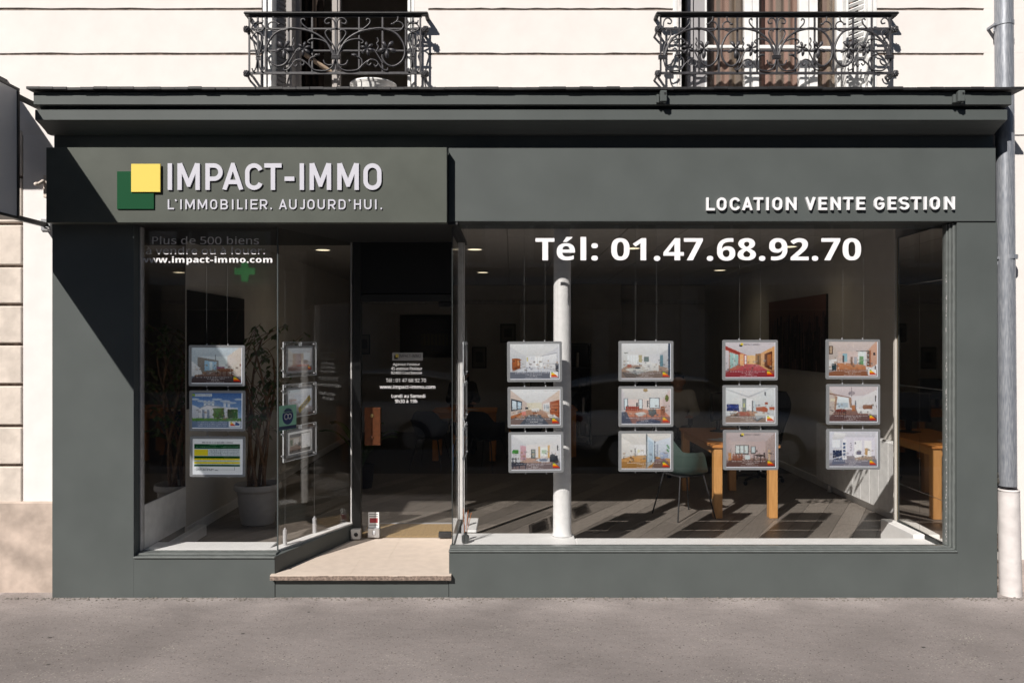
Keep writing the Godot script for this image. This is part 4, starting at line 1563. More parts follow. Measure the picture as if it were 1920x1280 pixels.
func listing(k: int) -> ImageTexture:
	var p := Pic.new(320, 232, Color.WHITE)
	p.im = Image.create(320, 232, false, Image.FORMAT_RGBA8)
	var w := Color(0.86, 0.87, 0.89)
	var ww := Color(0.95, 0.96, 0.97)
	var g := Color(0.45, 0.46, 0.49, 0.75)
	match k:
		0:   # all white room with a brown glazed cabinet
			p.room(ww, Color(0.9, 0.91, 0.93), w, Color(0.86, 0.87, 0.9), Color(0.80, 0.82, 0.86), 0.33, 0.35, 0.64, 0.66, 0.08, 0.86)
			p.poly(Color(0.97, 0.98, 1), [0.66, 0.34, 0.95, 0.26, 0.95, 0.74, 0.66, 0.66])
			p.poly(Color(0.62, 0.64, 0.67), [0.65, 0.34, 0.96, 0.25, 0.96, 0.27, 0.65, 0.355])
			p.poly(Color(0.55, 0.57, 0.6), [0.65, 0.55, 0.96, 0.57, 0.96, 0.585, 0.65, 0.56])
			for x in [0.51, 0.57, 0.62]:
				p.rect(Color(0.98, 0.99, 1), x, 0.36, x + 0.045, 0.66)
				p.rect(Color(0.7, 0.72, 0.75), x + 0.045, 0.36, x + 0.052, 0.66)
			p.rect(Color(0.8, 0.78, 0.55), 0.34, 0.38, 0.37, 0.5)
			p.poly(Color(0.56, 0.27, 0.12), [0.04, 0.42, 0.14, 0.41, 0.21, 0.43, 0.21, 0.70, 0.14, 0.73, 0.04, 0.77])
			p.poly(Color(0.68, 0.36, 0.18), [0.06, 0.44, 0.13, 0.44, 0.13, 0.66, 0.06, 0.68])
			p.rect(Color(0.80, 0.55, 0.35), 0.15, 0.46, 0.19, 0.62)
			p.poly(Color(0.25, 0.26, 0.3), [0.93, 0.58, 1, 0.57, 1, 0.84, 0.93, 0.78])
			footer(p, Color(0.42, 0.44, 0.49, 1), true, 10)
		1:   # long living room, dark framed window, red chest
			p.room(ww, Color(0.87, 0.84, 0.76), Color(0.85, 0.78, 0.74), Color(0.88, 0.80, 0.74), Color(0.62, 0.45, 0.35), 0.33, 0.38, 0.63, 0.58, 0.02, 0.90)
			p.poly(Color(0.18, 0.2, 0.24), [0.01, 0.26, 0.23, 0.34, 0.23, 0.56, 0.01, 0.62])
			p.poly(Color(0.85, 0.92, 0.97), [0.03, 0.31, 0.12, 0.34, 0.12, 0.56, 0.03, 0.58])
			p.poly(Color(0.78, 0.88, 0.95), [0.14, 0.35, 0.215, 0.37, 0.215, 0.54, 0.14, 0.56])
			p.poly(Color(0.70, 0.40, 0.22), [0.0, 0.76, 0.28, 0.62, 0.28, 0.66, 0.0, 0.88])
			p.poly(Color(0.33, 0.36, 0.40), [0.36, 0.72, 0.60, 0.72, 0.78, 1.0, 0.18, 1.0])
			p.poly(Color(0.45, 0.47, 0.5), [0.40, 0.75, 0.56, 0.75, 0.66, 0.95, 0.32, 0.95])
			p.poly(Color(0.96, 0.96, 0.95), [0.43, 0.54, 0.57, 0.53, 0.58, 0.62, 0.42, 0.62])
			p.rect(Color(0.5, 0.28, 0.18), 0.45, 0.65, 0.54, 0.69)
			p.rect(Color(0.4, 0.22, 0.15), 0.46, 0.69, 0.47, 0.78)
			p.rect(Color(0.4, 0.22, 0.15), 0.52, 0.69, 0.53, 0.78)
			p.rect(Color(0.15, 0.16, 0.18), 0.30, 0.50, 0.36, 0.56)
			p.poly(Color(0.58, 0.25, 0.13), [0.80, 0.36, 0.99, 0.30, 0.99, 0.80, 0.80, 0.70])
			for i in 4:
				p.poly(Color(0.72, 0.38, 0.22), [0.82, 0.42 + 0.08 * i, 0.97, 0.39 + 0.1 * i, 0.97, 0.45 + 0.1 * i, 0.82, 0.46 + 0.08 * i])
			p.poly(Color(0.93, 0.94, 0.95), [0.66, 0.42, 0.78, 0.37, 0.78, 0.64, 0.66, 0.60])
			for i in 3:
				p.rect(Color(0.5, 0.55, 0.62), 0.68 + 0.035 * i, 0.44, 0.70 + 0.035 * i, 0.56)
			p.poly(Color(0.92, 0.90, 0.88), [0.74, 0.70, 0.90, 0.72, 0.97, 0.82, 0.78, 0.80])
			p.poly(Color(0.9, 0.55, 0.5), [0.22, 0.64, 0.30, 0.62, 0.31, 0.72, 0.24, 0.76])
			footer(p, Color(0.35, 0.37, 0.42, 0.55), false, 20)
		2:   # pink door, plant, curtains
			p.room(ww, Color(0.90, 0.89, 0.89), w, Color(0.92, 0.92, 0.93), Color(0.66, 0.52, 0.45), 0.30, 0.28, 0.82, 0.66, 0.0, 0.95)
			p.poly(Color(0.83, 0.66, 0.70), [0.18, 0.30, 0.30, 0.33, 0.30, 0.72, 0.18, 0.74])
			p.rect(Color(0.93, 0.96, 0.94), 0.60, 0.36, 0.74, 0.60)
			p.rect(Color(0.62, 0.74, 0.6), 0.62, 0.44, 0.72, 0.54)
			p.rect(Color(0.80, 0.64, 0.36), 0.55, 0.34, 0.585, 0.66)
			p.rect(Color(0.80, 0.62, 0.34), 0.74, 0.30, 0.78, 0.66)
			p.rect(Color(0.35, 0.37, 0.38), 0.40, 0.42, 0.49, 0.68)
			for i in 5:
				p.rect([Color(0.75, 0.76, 0.7), Color(0.55, 0.62, 0.6), Color(0.8, 0.72, 0.6)][i % 3], 0.415, 0.45 + i * 0.045, 0.475, 0.475 + i * 0.045)
			p.oval(Color(0.86, 0.88, 0.92), 0.66, 0.73, 0.16, 0.06)
			p.poly(Color(0.45, 0.5, 0.6), [0.56, 0.70, 0.70, 0.68, 0.74, 0.74, 0.58, 0.76])
			p.poly(Color(0.17, 0.19, 0.22), [0.78, 0.62, 0.94, 0.60, 0.96, 0.82, 0.78, 0.78])
			p.oval(Color(0.2, 0.22, 0.25), 0.84, 0.60, 0.05, 0.05)
			for i in 9:
				p.oval(Color(0.2 + 0.03 * (i % 3), 0.48 + 0.04 * (i % 4), 0.22), 0.05 + 0.03 * (i % 3), 0.46 + 0.03 * (i / 3), 0.035, 0.028)
			p.poly(Color(0.16, 0.17, 0.19), [0.0, 0.78, 0.32, 0.80, 0.30, 0.87, 0.0, 0.92])
			for x in [0.02, 0.08, 0.15, 0.28]:
				p.rect(Color(0.16, 0.17, 0.19), x, 0.66 if x < 0.1 else 0.82, x + 0.018, 0.99)
			p.rect(Color(0.16, 0.17, 0.19), 0.0, 0.68, 0.11, 0.70)
			p.rect(Color(0.3, 0.3, 0.32), 0.93, 0.30, 0.955, 0.46)
			footer(p, Color(0.33, 0.34, 0.40, 0.55), false, 30)
		3:   # white sitting room, blue door at right
			p.room(ww, w, Color(0.90, 0.91, 0.91), Color(0.80, 0.81, 0.83), Color(0.58, 0.47, 0.40), 0.12, 0.30, 0.78, 0.62, 0.12, 0.74)
			for i in 5:
				p.rect(Color(0.93, 0.96, 0.97), 0.12 + i * 0.055, 0.33, 0.165 + i * 0.055, 0.58)
			p.rect(Color(0.5, 0.52, 0.5), 0.05, 0.26, 0.13, 0.28)
			p.rect(Color(0.66, 0.62, 0.42), 0.35, 0.33, 0.42, 0.54)
			p.rect(Color(0.35, 0.42, 0.42), 0.46, 0.38, 0.56, 0.52)
			p.poly(Color(0.93, 0.93, 0.92), [0.42, 0.58, 0.56, 0.54, 0.76, 0.60, 0.76, 0.78, 0.58, 0.78, 0.42, 0.66])
			p.rect(Color(0.80, 0.82, 0.83), 0.46, 0.60, 0.62, 0.63)
			p.poly(Color(0.82, 0.82, 0.80), [0.06, 0.74, 0.40, 0.66, 0.60, 0.78, 0.30, 0.90])
			p.oval(Color(0.2, 0.2, 0.22), 0.33, 0.70, 0.06, 0.025)
			p.rect(Color(0.62, 0.34, 0.28), 0.12, 0.60, 0.20, 0.68)
			p.rect(Color(0.36, 0.52, 0.58), 0.79, 0.33, 0.85, 0.66)
			p.rect(Color(0.20, 0.27, 0.36), 0.955, 0.0, 1.0, 0.92)
			for i in 5:
				p.poly(Color(0.2, 0.26, 0.27), [0.02 + 0.06 * i, 0.84, 0.04 + 0.06 * i, 0.84, 0.14 + 0.06 * i, 0.99, 0.12 + 0.06 * i, 0.99])
			footer(p, Color(0.30, 0.33, 0.36, 0.35), false, 40)
		4:   # dining room, windows, grey armchair, glass table
			p.room(Color(0.92, 0.91, 0.9), Color(0.90, 0.82, 0.80), Color(0.86, 0.84, 0.86), Color(0.88, 0.80, 0.79), Color(0.72, 0.42, 0.30), 0.10, 0.30, 0.84, 0.58, 0.0, 0.82)
			p.oval(Color(0.72, 0.62, 0.45), 0.49, 0.04, 0.05, 0.05)
			for r in [[0.06, 0.28, 0.12, 0.60], [0.36, 0.30, 0.42, 0.58], [0.58, 0.26, 0.77, 0.56]]:
				p.rect(Color(0.25, 0.27, 0.3), r[0] - 0.012, r[1], r[2] + 0.012, r[3])
				p.rect(Color(0.87, 0.93, 0.96), r[0], r[1] + 0.01, r[2], r[3] - 0.02)
			p.rect(Color(0.3, 0.28, 0.28), 0.52, 0.34, 0.545, 0.52)
			p.rect(Color(0.62, 0.20, 0.14), 0.08, 0.52, 0.36, 0.57)
			for i in 7:
				p.rect(Color(0.55, 0.2, 0.16), 0.09 + i * 0.04, 0.50, 0.115 + i * 0.04, 0.64)
			p.rect(Color(0.2, 0.2, 0.22), 0.30, 0.40, 0.33, 0.5)
			p.poly(Color(0.33, 0.35, 0.36), [0.54, 0.60, 0.60, 0.58, 0.70, 0.58, 0.72, 0.72, 0.62, 0.80, 0.56, 0.74])
			p.poly(Color(0.85, 0.86, 0.86), [0.26, 0.70, 0.44, 0.66, 0.52, 0.72, 0.36, 0.80])
			for q in [[0.27, 0.71], [0.37, 0.80], [0.50, 0.73]]:
				p.rect(Color(0.22, 0.2, 0.2), q[0], q[1], q[0] + 0.014, q[1] + 0.12)
			p.rect(Color(0.55, 0.34, 0.24), 0.80, 0.50, 0.89, 0.76)
			p.oval(Color(0.4, 0.45, 0.22), 0.93, 0.27, 0.04, 0.10)
			p.poly(Color(0.30, 0.33, 0.40), [0.0, 0.66, 0.10, 0.66, 0.22, 1.0, 0.0, 1.0])
			p.poly(Color(0.22, 0.25, 0.34), [0.30, 0.94, 0.62, 0.86, 0.80, 0.92, 0.80, 1.0, 0.30, 1.0])
			footer(p, Color(0.33, 0.36, 0.45, 0.45), false, 50)
		5:   # empty room with parquet and a glazed door to a balcony
			p.room(Color(0.93, 0.92, 0.90), Color(0.93, 0.93, 0.93), Color(0.95, 0.94, 0.92), Color(0.86, 0.90, 0.95), Color(0.72, 0.50, 0.26), 0.26, 0.32, 0.50, 0.62, 0.1, 0.72)
			p.rect(Color(0.5, 0.5, 0.48), 0.265, 0.42, 0.29, 0.68)
			p.poly(Color(0.80, 0.58, 0.32), [0.0, 0.74, 0.26, 0.66, 0.50, 0.72, 0.52, 1.0, 0.0, 1.0])
			p.oval(Color(0.93, 0.9, 0.68), 0.35, 0.5, 0.03, 0.04)
			p.poly(Color(0.85, 0.92, 0.97), [0.52, 0.06, 0.68, 0.22, 0.68, 0.80, 0.52, 0.98])
			p.poly(Color(0.45, 0.48, 0.5), [0.50, 0.0, 0.53, 0.02, 0.53, 1.0, 0.50, 1.0])
			p.poly(Color(0.7, 0.8, 0.88), [0.55, 0.16, 0.65, 0.26, 0.65, 0.74, 0.55, 0.86])
			p.poly(Color(0.42, 0.45, 0.5), [0.67, 0.20, 0.69, 0.22, 0.69, 0.80, 0.67, 0.82])
			p.rect(Color(0.60, 0.64, 0.70), 0.72, 0.30, 0.75, 0.62)
			p.poly(Color(0.52, 0.42, 0.42), [0.69, 0.74, 0.86, 0.66, 1.0, 0.92, 1.0, 1.0, 0.62, 1.0])
			p.poly(Color(0.68, 0.74, 0.85), [0.79, 0.54, 0.95, 0.52, 0.96, 0.70, 0.80, 0.72])
			for i in 5:
				p.oval(Color(0.3, 0.55, 0.33), 0.94 + 0.015 * (i % 3), 0.34 + 0.04 * i, 0.02, 0.02)
			footer(p, Color(0.45, 0.36, 0.24, 0.30), false, 60)
		6:   # red carpet room, orange walls
			p.room(Color(0.88, 0.85, 0.87), Color(0.93, 0.72, 0.45), Color(0.78, 0.42, 0.35), Color(0.90, 0.66, 0.42), Color(0.68, 0.22, 0.24), 0.44, 0.37, 0.64, 0.62, 0.10, 0.92)
			p.poly(Color(0.65, 0.22, 0.18), [0.0, 0.10, 0.29, 0.30, 0.29, 0.36, 0.0, 0.20])
			p.poly(Color(0.86, 0.84, 0.86), [0.0, 0.22, 0.07, 0.25, 0.07, 0.82, 0.0, 0.88])
			p.poly(Color(0.66, 0.82, 0.80), [0.08, 0.28, 0.26, 0.36, 0.26, 0.64, 0.08, 0.76])
			p.poly(Color(0.92, 0.95, 0.95), [0.165, 0.31, 0.18, 0.32, 0.18, 0.70, 0.165, 0.71])
			p.rect(Color(0.93, 0.70, 0.48), 0.29, 0.33, 0.37, 0.66)
			p.rect(Color(0.96, 0.93, 0.92), 0.39, 0.38, 0.425, 0.62)
			p.poly(Color(0.55, 0.33, 0.12), [0.61, 0.33, 0.72, 0.32, 0.72, 0.66, 0.61, 0.62])
			p.rect(Color(0.30, 0.17, 0.07), 0.65, 0.38, 0.685, 0.62)
			p.poly(Color(0.36, 0.18, 0.10), [0.79, 0.33, 0.95, 0.25, 0.95, 0.80, 0.79, 0.70])
			p.poly(Color(0.66, 0.34, 0.14), [0.85, 0.36, 0.93, 0.33, 0.93, 0.70, 0.85, 0.64])
			logo_strip(p)
			footer(p, Color(0.50, 0.22, 0.26, 0.55), false, 70)
		7:   # bright loft with a large blue television
			p.room(ww, ww, Color(0.92, 0.94, 0.95), Color(0.91, 0.93, 0.94), Color(0.64, 0.46, 0.34), 0.34, 0.32, 0.54, 0.66, -0.1, 0.84)
			p.poly(Color(0.82, 0.84, 0.86), [0.0, 0.02, 0.46, 0.24, 0.90, 0.0, 0.96, 0.0, 0.47, 0.29, 0.0, 0.06])
			p.rect(Color(0.10, 0.14, 0.36), 0.02, 0.47, 0.27, 0.67)
			p.rect(Color(0.16, 0.22, 0.50), 0.035, 0.485, 0.255, 0.58)
			p.rect(Color(0.93, 0.93, 0.92), 0.0, 0.67, 0.28, 0.70)
			p.rect(Color(0.45, 0.5, 0.48), 0.34, 0.31, 0.42, 0.70)
			p.rect(Color(0.72, 0.75, 0.45), 0.36, 0.45, 0.39, 0.56)
			p.rect(Color(0.35, 0.38, 0.40), 0.53, 0.37, 0.56, 0.70)
			p.rect(Color(0.75, 0.83, 0.86), 0.575, 0.38, 0.60, 0.66)
			p.poly(Color(0.72, 0.36, 0.24), [0.62, 0.56, 0.80, 0.54, 0.86, 0.60, 0.84, 0.70, 0.62, 0.66])
			p.rect(Color(0.70, 0.34, 0.22), 0.89, 0.55, 1.0, 0.64)
			p.poly(Color(0.66, 0.36, 0.28), [0.24, 0.70, 0.46, 0.68, 0.50, 0.80, 0.22, 0.84])
			for i in 6:
				p.rect([Color(0.3, 0.25, 0.22), Color(0.5, 0.48, 0.45)][i % 2], 0.10 + i * 0.03, 0.72, 0.12 + i * 0.03, 0.82)
			p.poly(Color(0.84, 0.84, 0.82), [0.58, 0.74, 0.76, 0.70, 0.92, 0.80, 0.64, 0.94])
			p.poly(Color(0.25, 0.26, 0.28), [0.56, 0.84, 0.64, 0.93, 0.76, 0.84, 0.76, 0.87, 0.64, 0.97, 0.55, 0.87])
			p.rect(Color(0.60, 0.25, 0.15), 0.80, 0.42, 0.86, 0.48)
			p.rect(Color(0.35, 0.36, 0.38), 0.79, 0.12, 0.82, 0.22)
			footer(p, Color(0.45, 0.50, 0.54, 0.45), true, 80)
		8:   # beige room, dark windows, dining set
			p.room(Color(0.78, 0.72, 0.72), Color(0.74, 0.66, 0.65), Color(0.75, 0.68, 0.67), Color(0.70, 0.62, 0.60), Color(0.42, 0.30, 0.26), 0.12, 0.26, 0.80, 0.74, 0.0, 0.92)
			p.rect(Color(0.24, 0.22, 0.22), 0.18, 0.36, 0.46, 0.64)
			for i in 3:
				p.rect(Color(0.80, 0.86, 0.88), 0.195 + i * 0.088, 0.385, 0.265 + i * 0.088, 0.60)
			p.rect(Color(0.24, 0.22, 0.22), 0.50, 0.40, 0.60, 0.62)
			p.rect(Color(0.78, 0.83, 0.84), 0.515, 0.42, 0.585, 0.59)
			p.rect(Color(0.72, 0.48, 0.26), 0.04, 0.58, 0.10, 0.80)
			p.rect(Color(0.60, 0.36, 0.27), 0.12, 0.68, 0.34, 0.80)
			for i in 4:
				p.rect(Color(0.5, 0.28, 0.2), 0.13 + i * 0.055, 0.62, 0.165 + i * 0.055, 0.80)
			p.rect(Color(0.8, 0.85, 0.86), 0.38, 0.66, 0.48, 0.78)
			p.poly(Color(0.24, 0.19, 0.19), [0.55, 0.66, 0.66, 0.63, 0.80, 0.66, 0.70, 0.71])
			for x in [0.56, 0.62, 0.69, 0.78]:
				p.rect(Color(0.22, 0.18, 0.18), x, 0.64, x + 0.016, 0.90)
			p.rect(Color(0.22, 0.18, 0.18), 0.76, 0.58, 0.79, 0.72)
			p.rect(Color(0.76, 0.64, 0.52), 0.85, 0.50, 0.90, 0.80)
			logo_strip(p)
			footer(p, Color(0.36, 0.27, 0.26, 0.45), false, 90)
		9:   # sitting room onto a green garden door, fireplace, bookcase
			p.room(Color(0.88, 0.82, 0.80), Color(0.84, 0.76, 0.72), Color(0.82, 0.77, 0.74), Color(0.87, 0.68, 0.58), Color(0.72, 0.42, 0.24), 0.18, 0.28, 0.78, 0.62, -0.05, 0.85)
			p.rect(Color(0.92, 0.95, 0.95), 0.60, 0.28, 0.76, 0.66)
			p.rect(Color(0.34, 0.56, 0.34), 0.63, 0.42, 0.72, 0.66)
			p.rect(Color(0.35, 0.33, 0.33), 0.57, 0.26, 0.80, 0.28)
			p.poly(Color(0.93, 0.93, 0.95), [0.74, 0.28, 0.78, 0.30, 0.78, 0.72, 0.73, 0.68])
			p.rect(Color(0.25, 0.24, 0.25), 0.79, 0.25, 0.84, 0.70)
			for i in 9:
				p.rect([Color(0.8, 0.75, 0.65), Color(0.5, 0.3, 0.25), Color(0.9, 0.88, 0.85)][i % 3], 0.795, 0.27 + i * 0.046, 0.835, 0.29 + i * 0.046)
			p.rect(Color(0.62, 0.35, 0.22), 0.84, 0.24, 0.87, 0.72)
			p.rect(Color(0.2, 0.18, 0.2), 0.92, 0.31, 0.96, 0.39)
			p.rect(Color(0.24, 0.16, 0.12), 0.0, 0.12, 0.08, 0.36)
			p.rect(Color(0.70, 0.60, 0.50), 0.012, 0.14, 0.065, 0.33)
			p.poly(Color(0.92, 0.92, 0.92), [0.0, 0.52, 0.16, 0.50, 0.16, 0.84, 0.0, 0.90])
			p.rect(Color(0.12, 0.20, 0.23), 0.06, 0.64, 0.15, 0.84)
			p.rect(Color(0.55, 0.72, 0.78), 0.28, 0.34, 0.38, 0.58)
			p.rect(Color(0.28, 0.26, 0.27), 0.28, 0.40, 0.315, 0.60)
			p.rect(Color(0.40, 0.28, 0.22), 0.45, 0.44, 0.49, 0.68)
			p.rect(Color(0.60, 0.62, 0.66), 0.52, 0.44, 0.58, 0.66)
			p.poly(Color(0.93, 0.93, 0.94), [0.76, 0.72, 0.90, 0.74, 1.0, 0.64, 1.0, 1.0, 0.80, 0.96])
			p.rect(Color(0.35, 0.30, 0.30), 0.95, 0.70, 0.98, 0.80)
			footer(p, Color(0.42, 0.33, 0.32, 0.5), true, 100)
		10:  # chandelier room with brown curtains
			p.room(Color(0.89, 0.84, 0.85), Color(0.87, 0.85, 0.86), Color(0.82, 0.76, 0.72), Color(0.92, 0.91, 0.92), Color(0.45, 0.30, 0.26), 0.14, 0.26, 0.72, 0.66, 0.08, 0.9)
			p.poly(Color(0.92, 0.96, 0.98), [0.15, 0.28, 0.40, 0.33, 0.40, 0.62, 0.15, 0.66])
			p.rect(Color(0.70, 0.77, 0.82), 0.17, 0.46, 0.39, 0.60)
			p.poly(Color(0.68, 0.54, 0.45), [0.11, 0.26, 0.17, 0.28, 0.13, 0.68, 0.10, 0.68])
			p.poly(Color(0.66, 0.52, 0.43), [0.40, 0.31, 0.46, 0.32, 0.47, 0.62, 0.43, 0.60])
			p.poly(Color(0.58, 0.44, 0.38), [0.0, 0.18, 0.46, 0.31, 0.46, 0.33, 0.0, 0.22])
			p.rect(Color(0.32, 0.32, 0.35), 0.53, 0.40, 0.56, 0.66)
			p.rect(Color(0.68, 0.40, 0.22), 0.47, 0.53, 0.54, 0.70)
			p.rect(Color(0.48, 0.28, 0.18), 0.70, 0.52, 0.90, 0.64)
			p.poly(Color(0.95, 0.95, 0.95), [0.56, 0.64, 0.84, 0.66, 0.98, 0.78, 0.60, 0.76])
			for i in 7:
				p.rect(Color(0.25, 0.22, 0.27), 0.40 + 0.02 * i, 0.11 + 0.05 * absf(i - 3) / 3.0, 0.408 + 0.02 * i, 0.27 - 0.02 * absf(i - 3))
			p.rect(Color(0.25, 0.22, 0.27), 0.46, 0.02, 0.467, 0.28)
			p.oval(Color(0.46, 0.20, 0.17), 0.24, 0.69, 0.12, 0.05)
			for i in 6:
				p.rect(Color(0.25, 0.14, 0.13), 0.11 + 0.045 * i, 0.70, 0.122 + 0.045 * i, 0.94)
			p.rect(Color(0.88, 0.84, 0.74), 0.02, 0.34, 0.12, 0.42)
			p.rect(Color(0.26, 0.22, 0.22), 0.955, 0.25, 0.975, 0.42)
			footer(p, Color(0.38, 0.31, 0.33, 0.55), false, 110)
		11:  # white kitchen with dark blue fronts and doorways
			p.room(Color(0.90, 0.90, 0.94), Color(0.90, 0.89, 0.94), Color(0.87, 0.88, 0.93), Color(0.93, 0.92, 0.95), Color(0.50, 0.47, 0.50), 0.30, 0.16, 0.95, 0.70, -0.05, 0.92)
			p.poly(Color(0.97, 0.97, 0.98), [0.10, 0.02, 0.34, 0.06, 0.30, 0.20, 0.06, 0.22])
			p.rect(Color(0.94, 0.96, 0.98), 0.06, 0.24, 0.22, 0.46)
			p.poly(Color(0.12, 0.17, 0.30), [0.07, 0.54, 0.26, 0.53, 0.26, 0.70, 0.07, 0.76])
			p.rect(Color(0.86, 0.86, 0.88), 0.06, 0.50, 0.27, 0.535)
			p.poly(Color(0.34, 0.40, 0.52), [0.08, 0.78, 0.30, 0.74, 0.34, 0.92, 0.05, 0.96])
			p.rect(Color(0.96, 0.96, 0.98), 0.27, 0.22, 0.36, 0.80)
			for i in 4:
				p.rect(Color(0.25, 0.33, 0.48), 0.285, 0.32 + 0.1 * i, 0.335, 0.39 + 0.1 * i)
			for i in 5:
				p.oval(Color(0.62, 0.60, 0.64), 0.45 + 0.01 * (i % 2), 0.34 + 0.05 * i, 0.02, 0.016)
			p.rect(Color(0.97, 0.97, 0.98), 0.52, 0.26, 0.68, 0.76)
			p.rect(Color(0.35, 0.33, 0.42), 0.57, 0.56, 0.67, 0.66)
			p.rect(Color(0.2, 0.2, 0.25), 0.53, 0.30, 0.55, 0.36)
			p.rect(Color(0.99, 0.98, 0.97), 0.73, 0.26, 0.88, 0.72)
			p.rect(Color(0.76, 0.58, 0.36), 0.74, 0.48, 0.80, 0.68)
			p.poly(Color(0.70, 0.60, 0.52), [0.52, 0.76, 0.74, 0.70, 0.90, 0.72, 0.92, 0.82, 0.56, 0.86])
			footer(p, Color(0.50, 0.50, 0.56, 0.6), false, 120)
		12:  # room with slanted window and a long wooden table
			p.room(Color(0.78, 0.84, 0.88), Color(0.80, 0.85, 0.88), Color(0.72, 0.78, 0.82), Color(0.84, 0.80, 0.76), Color(0.34, 0.24, 0.20), 0.12, 0.24, 0.72, 0.68, -0.05, 0.9)
			p.poly(Color(0.52, 0.50, 0.48), [0.12, 0.26, 0.54, 0.36, 0.54, 0.68, 0.12, 0.70])
			p.poly(Color(0.62, 0.80, 0.92), [0.26, 0.36, 0.50, 0.40, 0.50, 0.62, 0.26, 0.66])
			p.poly(Color(0.86, 0.94, 0.98), [0.36, 0.40, 0.42, 0.41, 0.42, 0.63, 0.36, 0.64])
			p.rect(Color(0.25, 0.27, 0.3), 0.475, 0.20, 0.485, 0.36)
			p.poly(Color(0.88, 0.90, 0.92), [0.0, 0.38, 0.16, 0.56, 0.22, 0.74, 0.0, 0.80])
			p.rect(Color(0.42, 0.16, 0.30), 0.50, 0.54, 0.66, 0.60)
			p.poly(Color(0.44, 0.24, 0.14), [0.50, 0.62, 0.60, 0.57, 0.84, 0.60, 0.82, 0.68, 0.56, 0.68])
			for x in [0.52, 0.60, 0.70, 0.80]:
				p.rect(Color(0.28, 0.14, 0.09), x, 0.66, x + 0.016, 0.80)
			p.rect(Color(0.4, 0.1, 0.1), 0.97, 0.46, 0.985, 0.52)
			footer(p, Color(0.22, 0.24, 0.30, 0.5), false, 130)
		13:  # white villa with round roofs, trees, lawn, blue sky
			p.poly(Color(0.20, 0.36, 0.62), [0, 0, 1, 0, 1, 0.8, 0, 0.8], Color(0.62, 0.76, 0.90))
			for i in 7:
				p.oval(Color(0.72, 0.80, 0.90), 0.05 + 0.15 * i, 0.18 + 0.05 * (i % 3), 0.10, 0.03)
			for x in [0.26, 0.34, 0.42, 0.66, 0.74]:
				p.rect(Color(0.80, 0.85, 0.92), x - 0.025, 0.26, x + 0.025, 0.40)
				p.oval(Color(0.72, 0.78, 0.86), x, 0.26, 0.035, 0.05)
			p.poly(Color(0.88, 0.90, 0.94), [0.12, 0.44, 0.30, 0.34, 0.58, 0.40, 0.92, 0.42, 0.94, 0.74, 0.12, 0.74])
			p.poly(Color(0.55, 0.60, 0.68), [0.10, 0.45, 0.30, 0.33, 0.60, 0.39, 0.60, 0.41, 0.30, 0.36, 0.11, 0.47])
			p.poly(Color(0.80, 0.83, 0.88), [0.0, 0.34, 0.14, 0.42, 0.14, 0.74, 0.0, 0.74])
			for x in [0.20, 0.30, 0.60]:
				p.rect(Color(0.45, 0.52, 0.62), x, 0.48, x + 0.05, 0.72)
			for i in 40:
				p.oval(Color(0.22 + 0.01 * (i % 9), 0.34 + 0.02 * (i % 7), 0.16), 0.44 + 0.024 * (i % 8) + 0.01 * (i % 3), 0.46 + 0.055 * (i / 8), 0.03, 0.035)
			for i in 30:
				p.oval(Color(0.18 + 0.01 * (i % 9), 0.28 + 0.02 * (i % 7), 0.18), 0.74 + 0.026 * (i % 7), 0.50 + 0.06 * (i / 8), 0.03, 0.04)
			p.rect(Color(0.32, 0.52, 0.22), 0, 0.72, 1, 0.80)
			p.rect(Color(0.42, 0.50, 0.62), 0, 0.80, 1, 1)
			p.rect(Color(0.90, 0.92, 0.95), 0.74, 0.80, 0.98, 0.98)
			p.energy(0.77, 0.82, 0.1, 0.12)
			p.poly(Color(0.25, 0.35, 0.6), [0.88, 0.82, 0.96, 0.88, 0.96, 0.93, 0.87, 0.93])
			for i in 3:
				p.words(Color(0.9, 0.92, 0.95), 0.12, 0.70, 0.83 + 0.05 * i, 0.025, 140 + i)
			p.rect(Color(0.80, 0.85, 0.9), 0.06, 0.02, 0.40, 0.10)
			p.rect(Color(0.5, 0.62, 0.2), 0.0, 0.02, 0.055, 0.09)
		14:  # price table in green and yellow bands
			p.rect(Color(0.93, 0.95, 0.97), 0, 0, 1, 1)
			p.words(Color(0.1, 0.1, 0.12), 0.18, 0.82, 0.085, 0.03, 150)
			var gr := Color(0.02, 0.27, 0.13)
			var ye := Color(0.93, 0.86, 0.12)
			p.rect(gr, 0.03, 0.145, 0.96, 0.28)
			p.words(Color(0.8, 0.9, 0.8), 0.34, 0.62, 0.155, 0.02, 151)
			p.words(Color(0.6, 0.8, 0.65), 0.06, 0.92, 0.22, 0.02, 152)
			p.rect(Color(0.82, 0.87, 0.90), 0.03, 0.28, 0.96, 0.48)
			p.rect(ye, 0.03, 0.30, 0.31, 0.48)
			for i in 5:
				p.rect(Color(0.55, 0.6, 0.62), 0.03, 0.30 + i * 0.045, 0.96, 0.303 + i * 0.045)
				p.rect(Color(0.55, 0.6, 0.62), 0.31 + i * 0.13, 0.28, 0.314 + i * 0.13, 0.48)
				p.words(Color(0.3, 0.33, 0.35), 0.34, 0.94, 0.31 + i * 0.045, 0.018, 153 + i)
			for r in [[0.49, 0.56, gr], [0.56, 0.61, ye], [0.61, 0.66, Color(0.8, 0.86, 0.86)], [0.66, 0.71, ye], [0.71, 0.74, Color(0.8, 0.86, 0.86)], [0.74, 0.79, gr]]:
				p.rect(r[2], 0.03, r[0], 0.96, r[1])
				p.words((r[2] as Color).darkened(0.4), 0.1, 0.86, r[0] + 0.015, 0.018, int(r[0] * 1000))
			for i in 3:
				p.words(Color(0.2, 0.2, 0.22), 0.07, 0.32 + 0.1 * i, 0.82 + 0.035 * i, 0.018, 170 + i)
